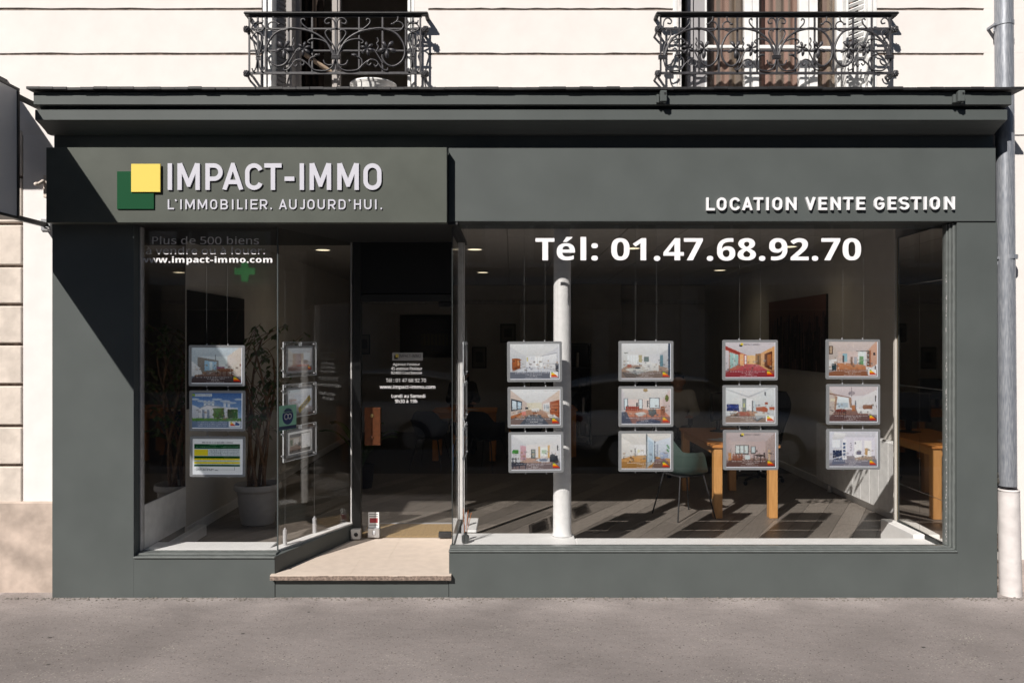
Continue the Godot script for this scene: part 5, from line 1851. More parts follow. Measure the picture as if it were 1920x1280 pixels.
			p.rect(Color(0.3, 0.33, 0.35), 0.03, 0.88, 0.86, 0.884)
			p.rect(Color(0.3, 0.33, 0.35), 0.85, 0.80, 0.855, 0.90)
		15:  # three sheets in the clear holders
			p.room(Color(0.72, 0.74, 0.76), Color(0.62, 0.52, 0.42), Color(0.74, 0.72, 0.68), Color(0.70, 0.68, 0.68), Color(0.45, 0.26, 0.2), 0.2, 0.24, 0.66, 0.70, 0.05, 0.9)
			for i in 6:
				p.rect(Color(0.56 - 0.03 * i, 0.44 - 0.03 * i, 0.34), 0.18 + i * 0.06, 0.26, 0.225 + i * 0.06, 0.74)
			p.rect(Color(0.78, 0.8, 0.82), 0.64, 0.20, 0.92, 0.60)
			p.oval(Color(0.5, 0.42, 0.38), 0.72, 0.62, 0.12, 0.10)
			p.rect(Color(0.6, 0.24, 0.18), 0.36, 0.74, 0.88, 0.82)
			footer(p, Color(0.3, 0.26, 0.28, 0.5), false, 180)
		16:
			p.room(Color(0.86, 0.88, 0.90), Color(0.74, 0.78, 0.82), Color(0.80, 0.82, 0.84), Color(0.80, 0.82, 0.85), Color(0.60, 0.58, 0.58), 0.24, 0.24, 0.70, 0.62, 0.0, 0.9)
			for i in 7:
				p.rect(Color(0.45, 0.5, 0.55), 0.44 + i * 0.075, 0.22, 0.452 + i * 0.075, 0.66)
			p.rect(Color(0.70, 0.45, 0.35), 0.04, 0.46, 0.34, 0.50)
			for i in 5:
				p.rect(Color(0.45, 0.32, 0.28), 0.06 + i * 0.06, 0.40, 0.08 + i * 0.06, 0.72)
			p.poly(Color(0.88, 0.90, 0.92), [0.4, 0.66, 0.7, 0.62, 0.8, 0.8, 0.44, 0.84])
			p.rect(Color(0.78, 0.84, 0.86), 0.02, 0.02, 0.46, 0.12)
			p.rect(Color(0.30, 0.36, 0.30), 0.02, 0.04, 0.07, 0.11)
			p.rect(Color(0.9, 0.9, 0.9), 0.72, 0.78, 0.86, 0.90)
		17:
			p.rect(Color(0.88, 0.88, 0.87), 0, 0, 1, 1)
			p.rect(Color(0.30, 0.28, 0.27), 0.05, 0.10, 0.95, 0.96)
			p.rect(Color(0.88, 0.88, 0.86), 0.56, 0.14, 0.93, 0.80)
			p.rect(Color(0.60, 0.55, 0.48), 0.06, 0.24, 0.54, 0.84)
			p.rect(Color(0.80, 0.78, 0.74), 0.22, 0.30, 0.44, 0.56)
			p.poly(Color(0.46, 0.34, 0.26), [0.06, 0.66, 0.30, 0.60, 0.54, 0.66, 0.54, 0.84, 0.06, 0.84])
			p.rect(Color(0.25, 0.3, 0.2), 0.08, 0.34, 0.18, 0.60)
			p.rect(Color(0.2, 0.18, 0.17), 0.42, 0.50, 0.52, 0.66)
			for i in 5:
				p.words(Color(0.4, 0.4, 0.4), 0.6, 0.8 + 0.02 * (i % 3), 0.22 + 0.09 * i, 0.025, 190 + i)
			p.words(Color(0.8, 0.8, 0.8), 0.1, 0.6, 0.88, 0.025, 199)
	if k != 14:
		p.clutter(500 + k, 0.08 if k < 15 else 0.30)
	return p.done()


func hang_wire(called: String, label: String, top: Vector3, bottom: Vector3, weighted: bool) -> void:
	var t := thing(called, label, "wire", bottom, "wires that carry the window displays")
	var b := MB.new()
	b.rod(top, bottom, 0.0006, 5)
	obj("strand", b, M.wire, t)
	if weighted:
		b = MB.new()
		b.tube([bottom - Vector3(0, 0.0, 0), bottom + Vector3(0, 0.004, 0), bottom + Vector3(0, 0.10, 0), bottom + Vector3(0, 0.125, 0)], 0.0165, 0.0165, 16)
		b.rod(bottom + Vector3(0, 0.125, 0), bottom + Vector3(0, 0.14, 0), 0.008, 10)
		obj("tensioner", b, M.alu, t)


func rounded(x0: float, y0: float, x1: float, y1: float, r: float) -> PackedVector2Array:
	var p := PackedVector2Array()
	for c in [[x1 - r, y1 - r, 0], [x0 + r, y1 - r, 90], [x0 + r, y0 + r, 180], [x1 - r, y0 + r, 270]]:
		for i in 5:
			var a := deg_to_rad(c[2] + 22.5 * i)
			p.append(Vector2(c[0] + cos(a) * r, c[1] + sin(a) * r))
	return p


func light_panel(px0: float, py0: float, px1: float, py1: float, pic: int, label: String, group: String, z: float, tilt: float) -> void:
	var a := P(px0, py1, z)
	var c := P(px1, py0, z)
	var mid := (a + c) * 0.5
	var t := thing("display_panel", label, "display panel", Vector3(mid.x, a.y, z), group)
	t.rotation.z = tilt
	var off := Vector3(mid.x, a.y, z)
	var w := c.x - a.x
	var h := c.y - a.y
	var b := MB.new()
	# built about the panel's own foot
	b.prism(rounded(-w / 2, 0, w / 2, h, 0.012), -0.013, -0.001)
	b.prism(rounded(-w / 2 + 0.0015, 0.0015, w / 2 - 0.0015, h - 0.0015, 0.011), -0.001, 0.0)
	var o := MeshInstance3D.new()
	o.mesh = b.mesh()
	o.material_override = M.display_rim
	o.name = "frame"
	t.add_child(o)
	var m := mat(lin(0.50, 0.50, 0.50), 0.25, 0.0, 0.3)
	var tex := listing(pic)
	m.albedo_texture = tex
	m.emission_enabled = true
	m.emission = Color.BLACK
	m.emission_texture = tex
	m.emission_energy_multiplier = 0.25
	b = MB.new()
	var x0 := -w / 2 + 0.024
	var x1 := w / 2 - 0.026
	var y0 := 0.026
	var y1 := h - 0.020
	b.quad(Vector3(x0, y0, 0.0012), Vector3(x1, y0, 0.0012), Vector3(x1, y1, 0.0012), Vector3(x0, y1, 0.0012), true)
	o = MeshInstance3D.new()
	o.mesh = b.mesh()
	o.material_override = m
	o.name = "backlit_print"
	t.add_child(o)
	var wm := mat(lin(0.5, 0.5, 0.52), 0.4)
	wm.emission_enabled = true
	wm.emission = lin(0.3, 0.32, 0.36)
	b = MB.new()
	b.cbox(Vector3(x0, y0 - 0.005, 0.0002), Vector3(x1 + 0.005, y0 - 0.0005, 0.0010), 0)
	b.cbox(Vector3(x1 + 0.0005, y0, 0.0002), Vector3(x1 + 0.005, y1, 0.0010), 0)
	o = MeshInstance3D.new()
	o.mesh = b.mesh()
	o.material_override = wm
	o.name = "lit_margin"
	t.add_child(o)
	if pic == 6 or pic == 8:
		var tx := text_in("lettering", "IMPACT-IMMO", false, Vector3(x0 + (x1 - x0) * 0.365, y1 - (y1 - y0) * 0.09, 0.0014), Vector3(1, 0, 0), (x1 - x0) * 0.33, (y1 - y0) * 0.055, mat(lin(0.06, 0.06, 0.07), 0.6), t)
		tx.position = Vector3.ZERO
	if pic == 13:
		var tx := text_in("lettering", "IMPACT-IMMO", false, Vector3(x0 + (x1 - x0) * 0.075, y1 - (y1 - y0) * 0.085, 0.0014), Vector3(1, 0, 0), (x1 - x0) * 0.31, (y1 - y0) * 0.05, mat(lin(0.2, 0.2, 0.22), 0.6), t)
		tx.position = Vector3.ZERO
	b = MB.new()
	for sx in [-1.0, 1.0]:
		for yy in [0.0, h]:
			b.rod(Vector3(sx * w * 0.19, yy - 0.012, -0.016), Vector3(sx * w * 0.19, yy + 0.012, -0.016), 0.005, 8)
	o = MeshInstance3D.new()
	o.mesh = b.mesh()
	o.material_override = M.alu
	o.name = "wire_clamp"
	t.add_child(o)


func build_displays() -> void:
	var z := -0.25
	var cols := [
		[[951, 640, 1054, 716, 0, "white empty room and a brown glazed cabinet"], [952, 725, 1056, 802, 1, "long living room with a red chest and a grey rug"], [953.5, 810, 1057, 886, 2, "room with a pink door and mustard curtains"]],
		[[1160, 639, 1263, 715, 3, "white sitting room with a blue door at its edge"], [1160, 724, 1263, 800, 4, "dining room with a grey armchair and glass table"], [1160, 808, 1263, 884, 5, "empty parquet room with a glazed balcony door"]],
		[[1355, 637, 1459, 713, 6, "red carpeted room with orange walls"], [1355.5, 722, 1459, 798, 7, "white loft with a large blue television"], [1356.5, 806, 1460, 881, 8, "beige room with dark window frames and a dining set"]],
		[[1549, 636, 1651, 711, 9, "sitting room with a green garden door and bookcase"], [1550, 720, 1651, 796, 10, "chandelier room with brown curtains"], [1550, 804, 1651, 880, 11, "white kitchen with dark blue cupboards"]]]
	var where := ["nearest the white column", "second to the right of the column", "before the oak desk", "nearest the radiator"]
	for k in 4:
		for d in cols[k]:
			light_panel(d[0], d[1], d[2], d[3], d[4], "backlit listing panel showing a " + d[5], "backlit listing panels in the right window", z, 0.006 if k == 0 else (-0.003 if k == 3 else 0.0))
		var xs := [cols[k][0][0] + 32.0, cols[k][0][0] + 71.0]
		for s in 2:
			var b := P(xs[s], cols[k][2][3] - 3, z - 0.016)
			var tp := P(xs[s], 398, z - 0.016)
			hang_wire("hanging_wire", "thin %s wire of the display column %s" % [["left", "right"][s], where[k]], Vector3(b.x, 3.0, b.z), b, false)
	for d in [[353, 647, 458, 724, 12, "room with a slanted window and long wooden table"], [354, 732, 458.5, 808, 13, "white villa under a blue sky"], [355, 818, 459, 894, 14, "green and yellow price table"]]:
		light_panel(d[0], d[1], d[2], d[3], d[4], "backlit listing panel showing a " + d[5], "backlit listing panels in the left window", -0.2, -0.004)
	for s in 2:
		var b := P([387.0, 426.0][s], 890, -0.216)
		hang_wire("hanging_wire", "thin %s wire of the three panels in the left window" % ["left", "right"][s], Vector3(b.x, 3.0, b.z), b, false)
	# clear holders behind the slanted pane
	var A := Vector3(-1.85, 0, -0.10)
	var B := Vector3(-1.437, 0, -1.08)
	var u := (B - A).normalized()
	u = u.rotated(Vector3.UP, 0.09)          # turned off parallel to the pane so more sun reaches their backs
	var back := u.cross(Vector3.UP)          # towards the street side of the pane
	var base := A - back * 0.04
	var tt := [0.14, 0.60]
	var L := (B - A).length()
	var sheets := [[-0.005, -0.29, 15, "panelled room sheet", "topmost"], [-0.348, -0.625, 16, "yellow VENDU strip", "middle"], [-0.695, -0.975, 17, "dark photo sheet", "lowest"]]
	for i in 3:
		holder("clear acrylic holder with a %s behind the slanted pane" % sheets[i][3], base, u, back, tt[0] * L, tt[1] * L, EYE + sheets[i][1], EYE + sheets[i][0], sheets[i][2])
	for s in 2:
		var q: Vector3 = base + u * (L * [0.165, 0.575][s])
		hang_wire("hanging_wire", "weighted %s wire of the clear holders behind the slanted pane" % ["front", "rear"][s], Vector3(q.x, 3.0, q.z), Vector3(q.x, 0.335, q.z), true)
	# holders behind the side pane, seen almost edge on
	var base2 := Vector3(-0.395, 0, -0.76)
	var hs := [[0.0, -0.28, "topmost"], [-0.34, -0.65, "middle"], [-0.70, -0.97, "lowest"]]
	for h in hs:
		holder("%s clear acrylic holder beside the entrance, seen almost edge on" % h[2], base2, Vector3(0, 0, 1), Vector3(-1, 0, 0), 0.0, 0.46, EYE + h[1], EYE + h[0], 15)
	for s in 2:
		var q: Vector3 = base2 + Vector3(0, 0, 1) * [0.44, 0.02][s]
		hang_wire("hanging_wire", "weighted %s wire of the edge-on holders beside the entrance" % ["front", "rear"][s], Vector3(q.x, 3.0, q.z), Vector3(q.x, 0.36, q.z), true)


func holder(label: String, base: Vector3, u: Vector3, out: Vector3, u0: float, u1: float, y0: float, y1: float, pic: int) -> void:
	var tr := Transform3D(Basis(u, Vector3.UP, out), base)
	var mid := tr * Vector3((u0 + u1) / 2, y0, 0)
	var t := thing("sheet_holder", label, "sheet holder", mid, "clear acrylic sheet holders on wires")
	var b := MB.new()
	b.cbox(Vector3(u0, y0, -0.004), Vector3(u1, y1, -0.001), 0, tr)
	b.cbox(Vector3(u0, y0, 0.001), Vector3(u1, y1, 0.004), 0, tr)
	obj("acrylic_plate", b, M.acrylic, t)
	b = MB.new()
	var e := 0.0025
	var um := (u0 + u1) / 2
	for r in [[u0, y0, u1, y0 + e], [u0, y1 - e, um - 0.012, y1], [um + 0.012, y1 - e, u1, y1], [u0, y0 + e, u0 + e, y1 - e], [u1 - e, y0 + e, u1, y1 - e], [um - 0.012 - e, y1 - 0.035, um - 0.012, y1 - e], [um + 0.012, y1 - 0.035, um + 0.012 + e, y1 - e]]:
		b.cbox(Vector3(r[0], r[1], -0.0045), Vector3(r[2], r[3], 0.0046), 0, tr)
	obj("glowing_edge", b, M.acrylic_edge, t)
	b = MB.new()
	var mx := (u1 - u0) * 0.10
	for q in [[u0 + mx, y0 + 0.028, u1 - mx, y0 + 0.0475], [u0 + mx, y1 - 0.0495, u1 - mx, y1 - 0.03], [u0 + mx, y0 + 0.0475, u0 + mx + 0.0215, y1 - 0.0495], [u1 - mx - 0.0215, y0 + 0.0475, u1 - mx, y1 - 0.0495]]:
		b.cbox(Vector3(q[0], q[1], -0.0008), Vector3(q[2], q[3], 0.0), 0, tr)
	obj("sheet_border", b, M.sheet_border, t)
	b = MB.new()
	var x0 := u0 + mx + 0.022
	var x1 := u1 - mx - 0.022
	b.quad(tr * Vector3(x0, y0 + 0.048, 0.0005), tr * Vector3(x1, y0 + 0.048, 0.0005), tr * Vector3(x1, y1 - 0.05, 0.0005), tr * Vector3(x0, y1 - 0.05, 0.0005), true)
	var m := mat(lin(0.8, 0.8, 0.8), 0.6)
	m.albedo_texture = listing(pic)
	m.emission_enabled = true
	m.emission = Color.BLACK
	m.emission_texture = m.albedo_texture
	m.emission_energy_multiplier = 0.26  # glow added to the paper print to brighten it
	obj("glowing_sheet", b, m, t)
	if pic == 16:
		b = MB.new()
		var c := tr * Vector3(lerpf(x0, x1, 0.68), lerpf(y0, y1, 0.36), 0.002)
		var band := Transform3D(tr.basis * Basis(Vector3(0, 0, 1), 0.55), c)
		b.cbox(Vector3(-0.10, -0.024, 0), Vector3(0.10, 0.024, 0.0006), 0, band)
		obj("sold_strip", b, M.yellow, t)
		var dir: Vector3 = band.basis.x
		var tx := text_in("lettering", "VENDU", true, Vector3.ZERO, Vector3(1, 0, 0), 0.13, 0.026, M.black, t)
		tx.transform = Transform3D(band.basis, c - t.position + band.basis * Vector3(-0.065, -0.013, 0.001))
	b = MB.new()
	for x in [u0 + 0.022, u1 - 0.022]:
		for y in [y0 + 0.018, y1 - 0.018]:
			b.rod(tr * Vector3(x, y, -0.012), tr * Vector3(x, y, 0.010), 0.007, 10)
	for x in [u0 - 0.008, u1 + 0.008]:
		for y in [y0 + 0.055, y1 - 0.05]:
			b.rod(tr * Vector3(x - 0.016, y, 0), tr * Vector3(x + 0.016, y, 0), 0.005, 8)
	obj("fixing_pin", b, M.alu, t)


# ---------------------------------------------------------------- inside the shop
func build_interior() -> void:
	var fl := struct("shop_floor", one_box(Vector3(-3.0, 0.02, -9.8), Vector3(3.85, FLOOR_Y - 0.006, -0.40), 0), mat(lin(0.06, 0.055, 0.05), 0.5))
	# grey brown planks laid on the slant, as far back as the sun picks them out
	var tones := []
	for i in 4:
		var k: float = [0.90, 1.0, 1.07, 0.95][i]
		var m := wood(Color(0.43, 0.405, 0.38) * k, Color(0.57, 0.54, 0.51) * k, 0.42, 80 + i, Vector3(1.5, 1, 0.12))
		tones.append(m)
	var r := RandomNumberGenerator.new()
	r.seed = 21
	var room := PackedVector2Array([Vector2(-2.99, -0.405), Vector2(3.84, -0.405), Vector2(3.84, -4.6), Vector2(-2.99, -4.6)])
	var dir := Vector2(0.49, -0.872)
	var side := Vector2(dir.y, -dir.x) * -1.0
	var wid := 0.19
	var ang := atan2(dir.x, -dir.y)
	for i in range(-26, 30):
		var s0 := -7.0 + r.randf() * 1.2
		while s0 < 8.0:
			var s1 := s0 + 1.25
			var c := Vector2(0.4, -2.5)
			var q := PackedVector2Array()
			for e in [[s0 + 0.002, i * wid + 0.0015], [s1 - 0.002, i * wid + 0.0015], [s1 - 0.002, (i + 1) * wid - 0.0015], [s0 + 0.002, (i + 1) * wid - 0.0015]]:
				q.append(c + dir * e[0] + side * e[1])
			var tone = tones[r.randi() % 4]
			for poly in Geometry2D.intersect_polygons(q, room):
				if absf(MB.area(poly)) > 0.01:
					var b := MB.new()
					# built in the plank's own axes so that the grain runs along it
					var rot := Transform3D(Basis(Vector3.UP, -ang), Vector3(c.x + dir.x * s0, 0, c.y + dir.y * s0))
					var inv := rot.affine_inverse()
					var loc := PackedVector2Array()
					for p in poly:
						var w := inv * Vector3(p.x, 0, p.y)
						loc.append(Vector2(w.x, w.z))
					b.prism(loc, FLOOR_Y - 0.0055, FLOOR_Y + r.randf_range(-0.0004, 0.0004), 1)
					var o := obj("plank", b, tone, fl)
					o.transform = rot
			s0 = s1
	# shell of the room
	struct("shop_ceiling", one_box(Vector3(-3.2, CEIL_Y + 0.012, -9.9), Vector3(4.05, CEIL_Y + 0.2, -0.40), 0), M.interior_dim)
	var ce: Node3D = get_node("shop_ceiling")
	var tile := one_box(Vector3(-0.296, 0, -0.296), Vector3(0.296, 0.010, 0.296), 0.004).mesh()
	for i in 12:
		for j in 15:
			var o := MeshInstance3D.new()
			o.mesh = tile
			o.material_override = M.ceiling
			o.name = "ceiling_tile"
			o.position = Vector3(-2.75 + 0.6 * i, CEIL_Y + r.randf_range(-0.001, 0.001), -0.75 - 0.6 * j)
			ce.add_child(o, true)
	struct("left_inner_wall", one_box(Vector3(-3.2, 0.0, -9.9), Vector3(-3.0, CEIL_Y, -0.96), 0), M.interior)
	struct("right_inner_wall", one_box(Vector3(3.85, 0.0, -9.9), Vector3(4.05, CEIL_Y, -0.96), 0), M.interior)
	struct("rear_inner_wall", one_box(Vector3(-3.2, 0.0, -9.7), Vector3(4.05, CEIL_Y, -9.5), 0), M.interior)
	struct("left_inner_return", one_box(Vector3(-3.2, 0.0, -0.99), Vector3(-2.93, CEIL_Y, -0.955), 0), M.interior)
	struct("right_inner_return", one_box(Vector3(3.43, 0.0, -0.99), Vector3(4.05, CEIL_Y, -0.957), 0), M.interior)
	# moulding and skirting
	struct("wall_cornice", one_box(Vector3(-2.99, 2.72, -9.49), Vector3(3.84, 2.80, -9.44), 0.01), M.grey_white)
	struct("right_skirting", one_box(Vector3(3.83, FLOOR_Y, -9.4), Vector3(3.848, 0.28, -1.0), 0.004), M.white_paint)
	struct("left_skirting", one_box(Vector3(-2.998, FLOOR_Y, -9.4), Vector3(-2.98, 0.28, -1.03), 0.004), M.white_paint)
	# a dividing pier and a darker bay at the back, as seen between the panels
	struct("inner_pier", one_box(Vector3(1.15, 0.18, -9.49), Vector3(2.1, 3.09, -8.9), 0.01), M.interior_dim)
	struct("chimney_breast", one_box(Vector3(0.15, 0.18, -9.49), Vector3(0.7, 2.71, -9.2), 0.01), M.interior)

	# cast iron column standing on the ledge, with two bright collars
	var t := thing("iron_column", "round white cast iron column standing just inside the right window", "column", Vector3(0.42, 0.358, -0.50))
	var b := MB.new()
	b.lathe([Vector2(0.0, 0.3585), Vector2(0.084, 0.3585), Vector2(0.084, 0.37), Vector2(0.077, 0.39), Vector2(0.0745, 0.9), Vector2(0.073, 2.0), Vector2(0.072, 3.09)], Vector3(0.42, 0, -0.50), 40)
	obj("shaft", b, worn(lin(0.88, 0.88, 0.88), 0.5, 0.06, 2.5, 90, 0.25), t)

	# ceiling lights
	var spots := [[605, 469], [265, 516], [848, 468], [890, 468], [905, 511], [1093, 537], [1257, 543], [1350, 507], [1480, 463], [1186, 466], [330, 474]]
	var names := ["above the angled pane left of the door", "low at the far left of the left window", "half hidden by the door post", "left of the telephone lettering", "below the brightest one left of the column", "just right of the column", "farthest back over the green chair", "right of centre under the telephone lettering", "behind the figure nine", "behind the figure one", "behind the web address lettering"]
	var glow := mat(lin(0.9, 0.85, 0.7), 0.5)
	glow.emission_enabled = true
	glow.emission = lin(1.0, 0.86, 0.58)
	glow.emission_energy_multiplier = 1.3
	for i in spots.size():
		var dist: float = (CEIL_Y - 0.012 - EYE) * FOCAL / (640.0 - spots[i][1])
		var at := P(spots[i][0], spots[i][1], DIST - dist)
		var l := thing("ceiling_light", "round lit ceiling spotlight " + names[i], "ceiling light", at, "round recessed ceiling lights")
		b = MB.new()
		b.lathe([Vector2(0.086, 0.012), Vector2(0.106, 0.010), Vector2(0.110, 0.004), Vector2(0.106, 0.0), Vector2(0.088, 0.0), Vector2(0.086, 0.012)], at, 28)
		obj("rim", b, M.white_paint, l)
		b = MB.new()
		b.lathe([Vector2(0.0, 0.0), Vector2(0.085, 0.001), Vector2(0.085, 0.01), Vector2(0.0, 0.01)].map(func(q): return Vector2(q.x, q.y + 0.002)), at, 24)
		obj("lamp_disc", b, glow, l)
		var s := SpotLight3D.new()
		s.name = "lamp"
		s.light_color = Color(1.0, 0.92, 0.76)
		s.light_energy = 0.10
		s.light_size = 0.08
		s.spot_angle = 70.0
		s.spot_range = 14.0
		s.spot_attenuation = 2.0
		s.shadow_enabled = true
		s.rotation = Vector3(-PI / 2, 0, 0)
		s.position = Vector3(0, -0.01, 0)
		l.add_child(s)

	# pictures on the walls
	var sky_pic := Pic.new(256, 128, Color(0.42, 0.31, 0.29))
	sky_pic.poly(Color(0.52, 0.38, 0.34), [0, 0, 1, 0, 1, 0.5, 0, 0.5], Color(0.34, 0.25, 0.24))
	for i in 190:
		var x := r.randf()
		var hh := r.randf_range(0.25, 0.55) * (1.2 if absf(x - 0.84) < 0.04 else 1.0)
		var y := 0.22 + r.randf() * 0.75
		var k := r.randf_range(0.06, 0.32)
		sky_pic.rect(Color(k, k * 0.85, k * 0.9), x, y, x + r.randf_range(0.006, 0.03), y + hh)
	for i in 160:
		var k := r.randf_range(0.35, 0.7)
		sky_pic.rect(Color(k, k * 0.85, k * 0.8), r.randf(), 0.3 + r.randf() * 0.68, 0.0, 0.0)
	wall_picture("skyline canvas in dark reds on the right inner wall", Vector3(3.848, 0, 0), Vector3(0, 0, 1), -5.55, -3.45, EYE - 0.38, EYE + 0.58, sky_pic.done(false), null)
	var tree_pic := Pic.new(128, 128, Color(0.05, 0.045, 0.045))
	for i in 60:
		var k := i / 60.0
		tree_pic.oval(Color(0.20, 0.15, 0.12), 0.2 + 0.7 * k, 0.85 - 0.75 * k + 0.05 * sin(k * 9), 0.018, 0.018)
	for i in 40:
		tree_pic.oval(Color(0.22, 0.18, 0.15), 0.22 + 0.5 * r.randf(), 0.2 + 0.35 * r.randf(), 0.008, 0.02)
	wall_picture("large black panel with a pale branch on the left inner wall", Vector3(-2.998, 0, 0), Vector3(0, 0, -1), -1.05, -2.62, EYE - 0.62, EYE + 0.47, tree_pic.done(), null)
	var dark := Pic.new(128, 96, Color(0.035, 0.04, 0.055))
	for i in 60:
		dark.oval(Color(0.05, 0.06, 0.09), r.randf(), r.randf() * 0.5, 0.05, 0.03)
	dark.rect(Color(0.16, 0.17, 0.03), 0.4, 0.45, 0.98, 0.72)
	for i in 9:
		dark.rect(Color(0.04, 0.04, 0.05), 0.35 + 0.07 * i, 0.35, 0.37 + 0.07 * i, 1.0)
	wall_picture("big dark picture with yellow green patches seen through the door", P(800, 640, -9.495), Vector3(1, 0, 0), P(750, 0, -9.49).x, P(850, 0, -9.49).x, P(0, 670, -9.49).y, P(0, 590, -9.49).y, dark.done(), null)
	for f in [[674, 627, 694, 664, "left of the dark picture"], [885, 650, 912, 690, "lower left of two by the door"], [938, 607, 967, 642, "upper right of two by the door"]]:
		var pp := Pic.new(48, 64, Color(0.5, 0.48, 0.44))
		pp.rect(Color(0.34, 0.33, 0.32), 0.2, 0.2, 0.8, 0.75)
		for i in 5:
			pp.words(Color(0.2, 0.2, 0.2), 0.25, 0.75, 0.28 + 0.09 * i, 0.03, 300 + i)
		wall_picture("small dark framed certificate, " + f[4], P(f[0], 640, -9.495), Vector3(1, 0, 0), P(f[0], 0, -9.49).x, P(f[2], 0, -9.49).x, P(0, f[3], -9.49).y, P(0, f[1], -9.49).y, pp.done(), M.black)

	# radiator: white ribbed panels on the right wall
	t = thing("radiator", "white ribbed panel radiator along the right inner wall", "radiator", Vector3(3.78, 0.26, -2.0))
	b = MB.new()
	b.cbox(Vector3(3.765, 0.27, -3.6), Vector3(3.845, 0.98, -1.15), 0.008)
	obj("body", b, M.white_paint, t)
	for i in 12:
		obj("rib", one_box(Vector3(3.757, 0.28, -3.59 + i * 0.2035), Vector3(3.7645, 0.97, -3.39 + i * 0.2035), 0.002), M.white_paint, t)
	for zz in [-3.3, -1.5]:
		obj("foot", one_box(Vector3(3.775, FLOOR_Y + 0.002, zz), Vector3(3.815, 0.27, zz + 0.03), 0.002), M.white_paint, t)

	# oak desk whose legs catch the sun
	desk("oak desk with sunlit legs behind the lowest listing panel", 2.055, 2.705, -3.45, -1.90, M.oak, M.oak_top)
	desk("wooden desk glimpsed through the glass door", -1.2, -0.25, -6.4, -5.7, M.oak_top, M.oak_top)
	desk("dark desk behind the left column of panels", -0.05, 1.0, -6.9, -6.1, M.oak_top, M.oak_top)
	shell_chair("green plastic tub chair beside the oak desk", Vector3(1.77, FLOOR_Y, -2.02), 1.95, M.chair_green, M.zinc_black)
	shell_chair("dark blue tub chair seen through the glass door", Vector3(-1.15, FLOOR_Y, -5.0), 2.9, M.chair_blue, M.zinc_black)
	shell_chair("black tub chair behind the edge-on holders", Vector3(-0.35, FLOOR_Y, -4.9), 2.6, M.dark_fabric, M.zinc_black)
	shell_chair("black tub chair left of the white column, farther in", Vector3(0.2, FLOOR_Y, -5.2), 3.3, M.dark_fabric, M.zinc_black)
	office_chair("black high backed office chair right of the oak desk", Vector3(3.15, FLOOR_Y, -3.9), -1.2)
	office_chair("black office chair behind the desk near the back wall", Vector3(2.3, FLOOR_Y, -6.6), 0.2)
	# tall dark bookcase beyond the column
	t = thing("bookcase", "tall black bookcase against the back wall right of the column", "bookcase", Vector3(1.0, FLOOR_Y, -7.6))
	b = MB.new()
	b.cbox(Vector3(0.72, FLOOR_Y, -7.9), Vector3(0.75, 1.95, -7.5), 0.002)
	b.cbox(Vector3(1.35, FLOOR_Y, -7.9), Vector3(1.38, 1.95, -7.5), 0.002)
	b.cbox(Vector3(0.75, FLOOR_Y, -7.9), Vector3(1.35, 1.95, -7.88), 0.0)
	obj("carcass", b, M.black, t)
	for i in 5:
		obj("shelf", one_box(Vector3(0.751, 0.3 + 0.4 * i, -7.879), Vector3(1.349, 0.325 + 0.4 * i, -7.51), 0.002), M.black, t)
	for i in 14:
		var lev := i % 4
		var x := 0.78 + 0.04 * (i / 4) + 0.12 * r.randf()
		var y := 0.326 + 0.4 * lev
		var bk := one_box(Vector3(x + 0.13 * (i / 4), y, -7.8), Vector3(x + 0.13 * (i / 4) + 0.035, y + r.randf_range(0.2, 0.3), -7.6), 0.003)
		obj("binder", bk, [M.paper, M.dark_fabric, M.interior_dim][i % 3], t)
	# monitors and papers on the desks
	monitor("black computer monitor on the oak desk", Vector3(2.45, FLOOR_Y + 0.762, -3.1), 0.9)
	monitor("black computer monitor on the dark desk near the column", Vector3(0.55, FLOOR_Y + 0.762, -6.5), 0.3)
	for p in [[-0.75, -5.95, 0.2, "sheets of paper on the desk seen through the door"], [0.2, -6.3, -0.3, "sheets of paper on the dark desk near the column"], [2.25, -2.25, 0.5, "sheets of paper at the front of the oak desk"]]:
		b = MB.new()
		for i in 3:
			b.cbox(Vector3(-0.105, 0.001 + i * 0.0022, -0.148), Vector3(0.105, 0.0028 + i * 0.0022, 0.148), 0, Transform3D(Basis(Vector3.UP, p[2] + i * 0.25), Vector3(p[0] + 0.03 * i, FLOOR_Y + 0.751, p[1])))
		tag(obj("papers", b, M.paper), p[3], "papers")
	# doormat behind the door and the pale strip beyond it
	tag(obj("doormat", one_box(Vector3(-1.40, FLOOR_Y + 0.001, -1.62), Vector3(-0.52, FLOOR_Y + 0.014, -1.13), 0.004), M.mat_tan), "tan coir doormat just inside the glass door", "doormat")
	struct("mat_edging", one_box(Vector3(-1.40, FLOOR_Y + 0.001, -1.67), Vector3(-0.52, FLOOR_Y + 0.016, -1.625), 0.003), M.alu)
	# reed diffuser on the ledge
	t = thing("reed_diffuser", "small glass diffuser with orange reeds in the window corner by the entrance", "diffuser", Vector3(-0.375, 0.36, -0.26))
	b = MB.new()
	b.lathe([Vector2(0, 0), Vector2(0.028, 0), Vector2(0.03, 0.01), Vector2(0.03, 0.055), Vector2(0.014, 0.07), Vector2(0.014, 0.085), Vector2(0.011, 0.085), Vector2(0.011, 0.07), Vector2(0.0, 0.068)], Vector3(-0.375, 0.3605, -0.26), 20)
	obj("bottle", b, M.glass_edge, t)
	for i in 5:
		b = MB.new()
		var a := TAU * i / 5
		b.rod(Vector3(-0.375 + 0.006 * cos(a), 0.42, -0.26 + 0.006 * sin(a)), Vector3(-0.375 + 0.035 * cos(a) + 0.012, 0.60 + 0.02 * (i % 3), -0.26 + 0.03 * sin(a)), 0.0024, 5)
		obj("reed", b, M.orange, t)
	# round blue label and green card on the glass of the entrance
	var A := Vector3(-1.85, 0, -0.14)
	var B := Vector3(-1.442, 0, -1.072)
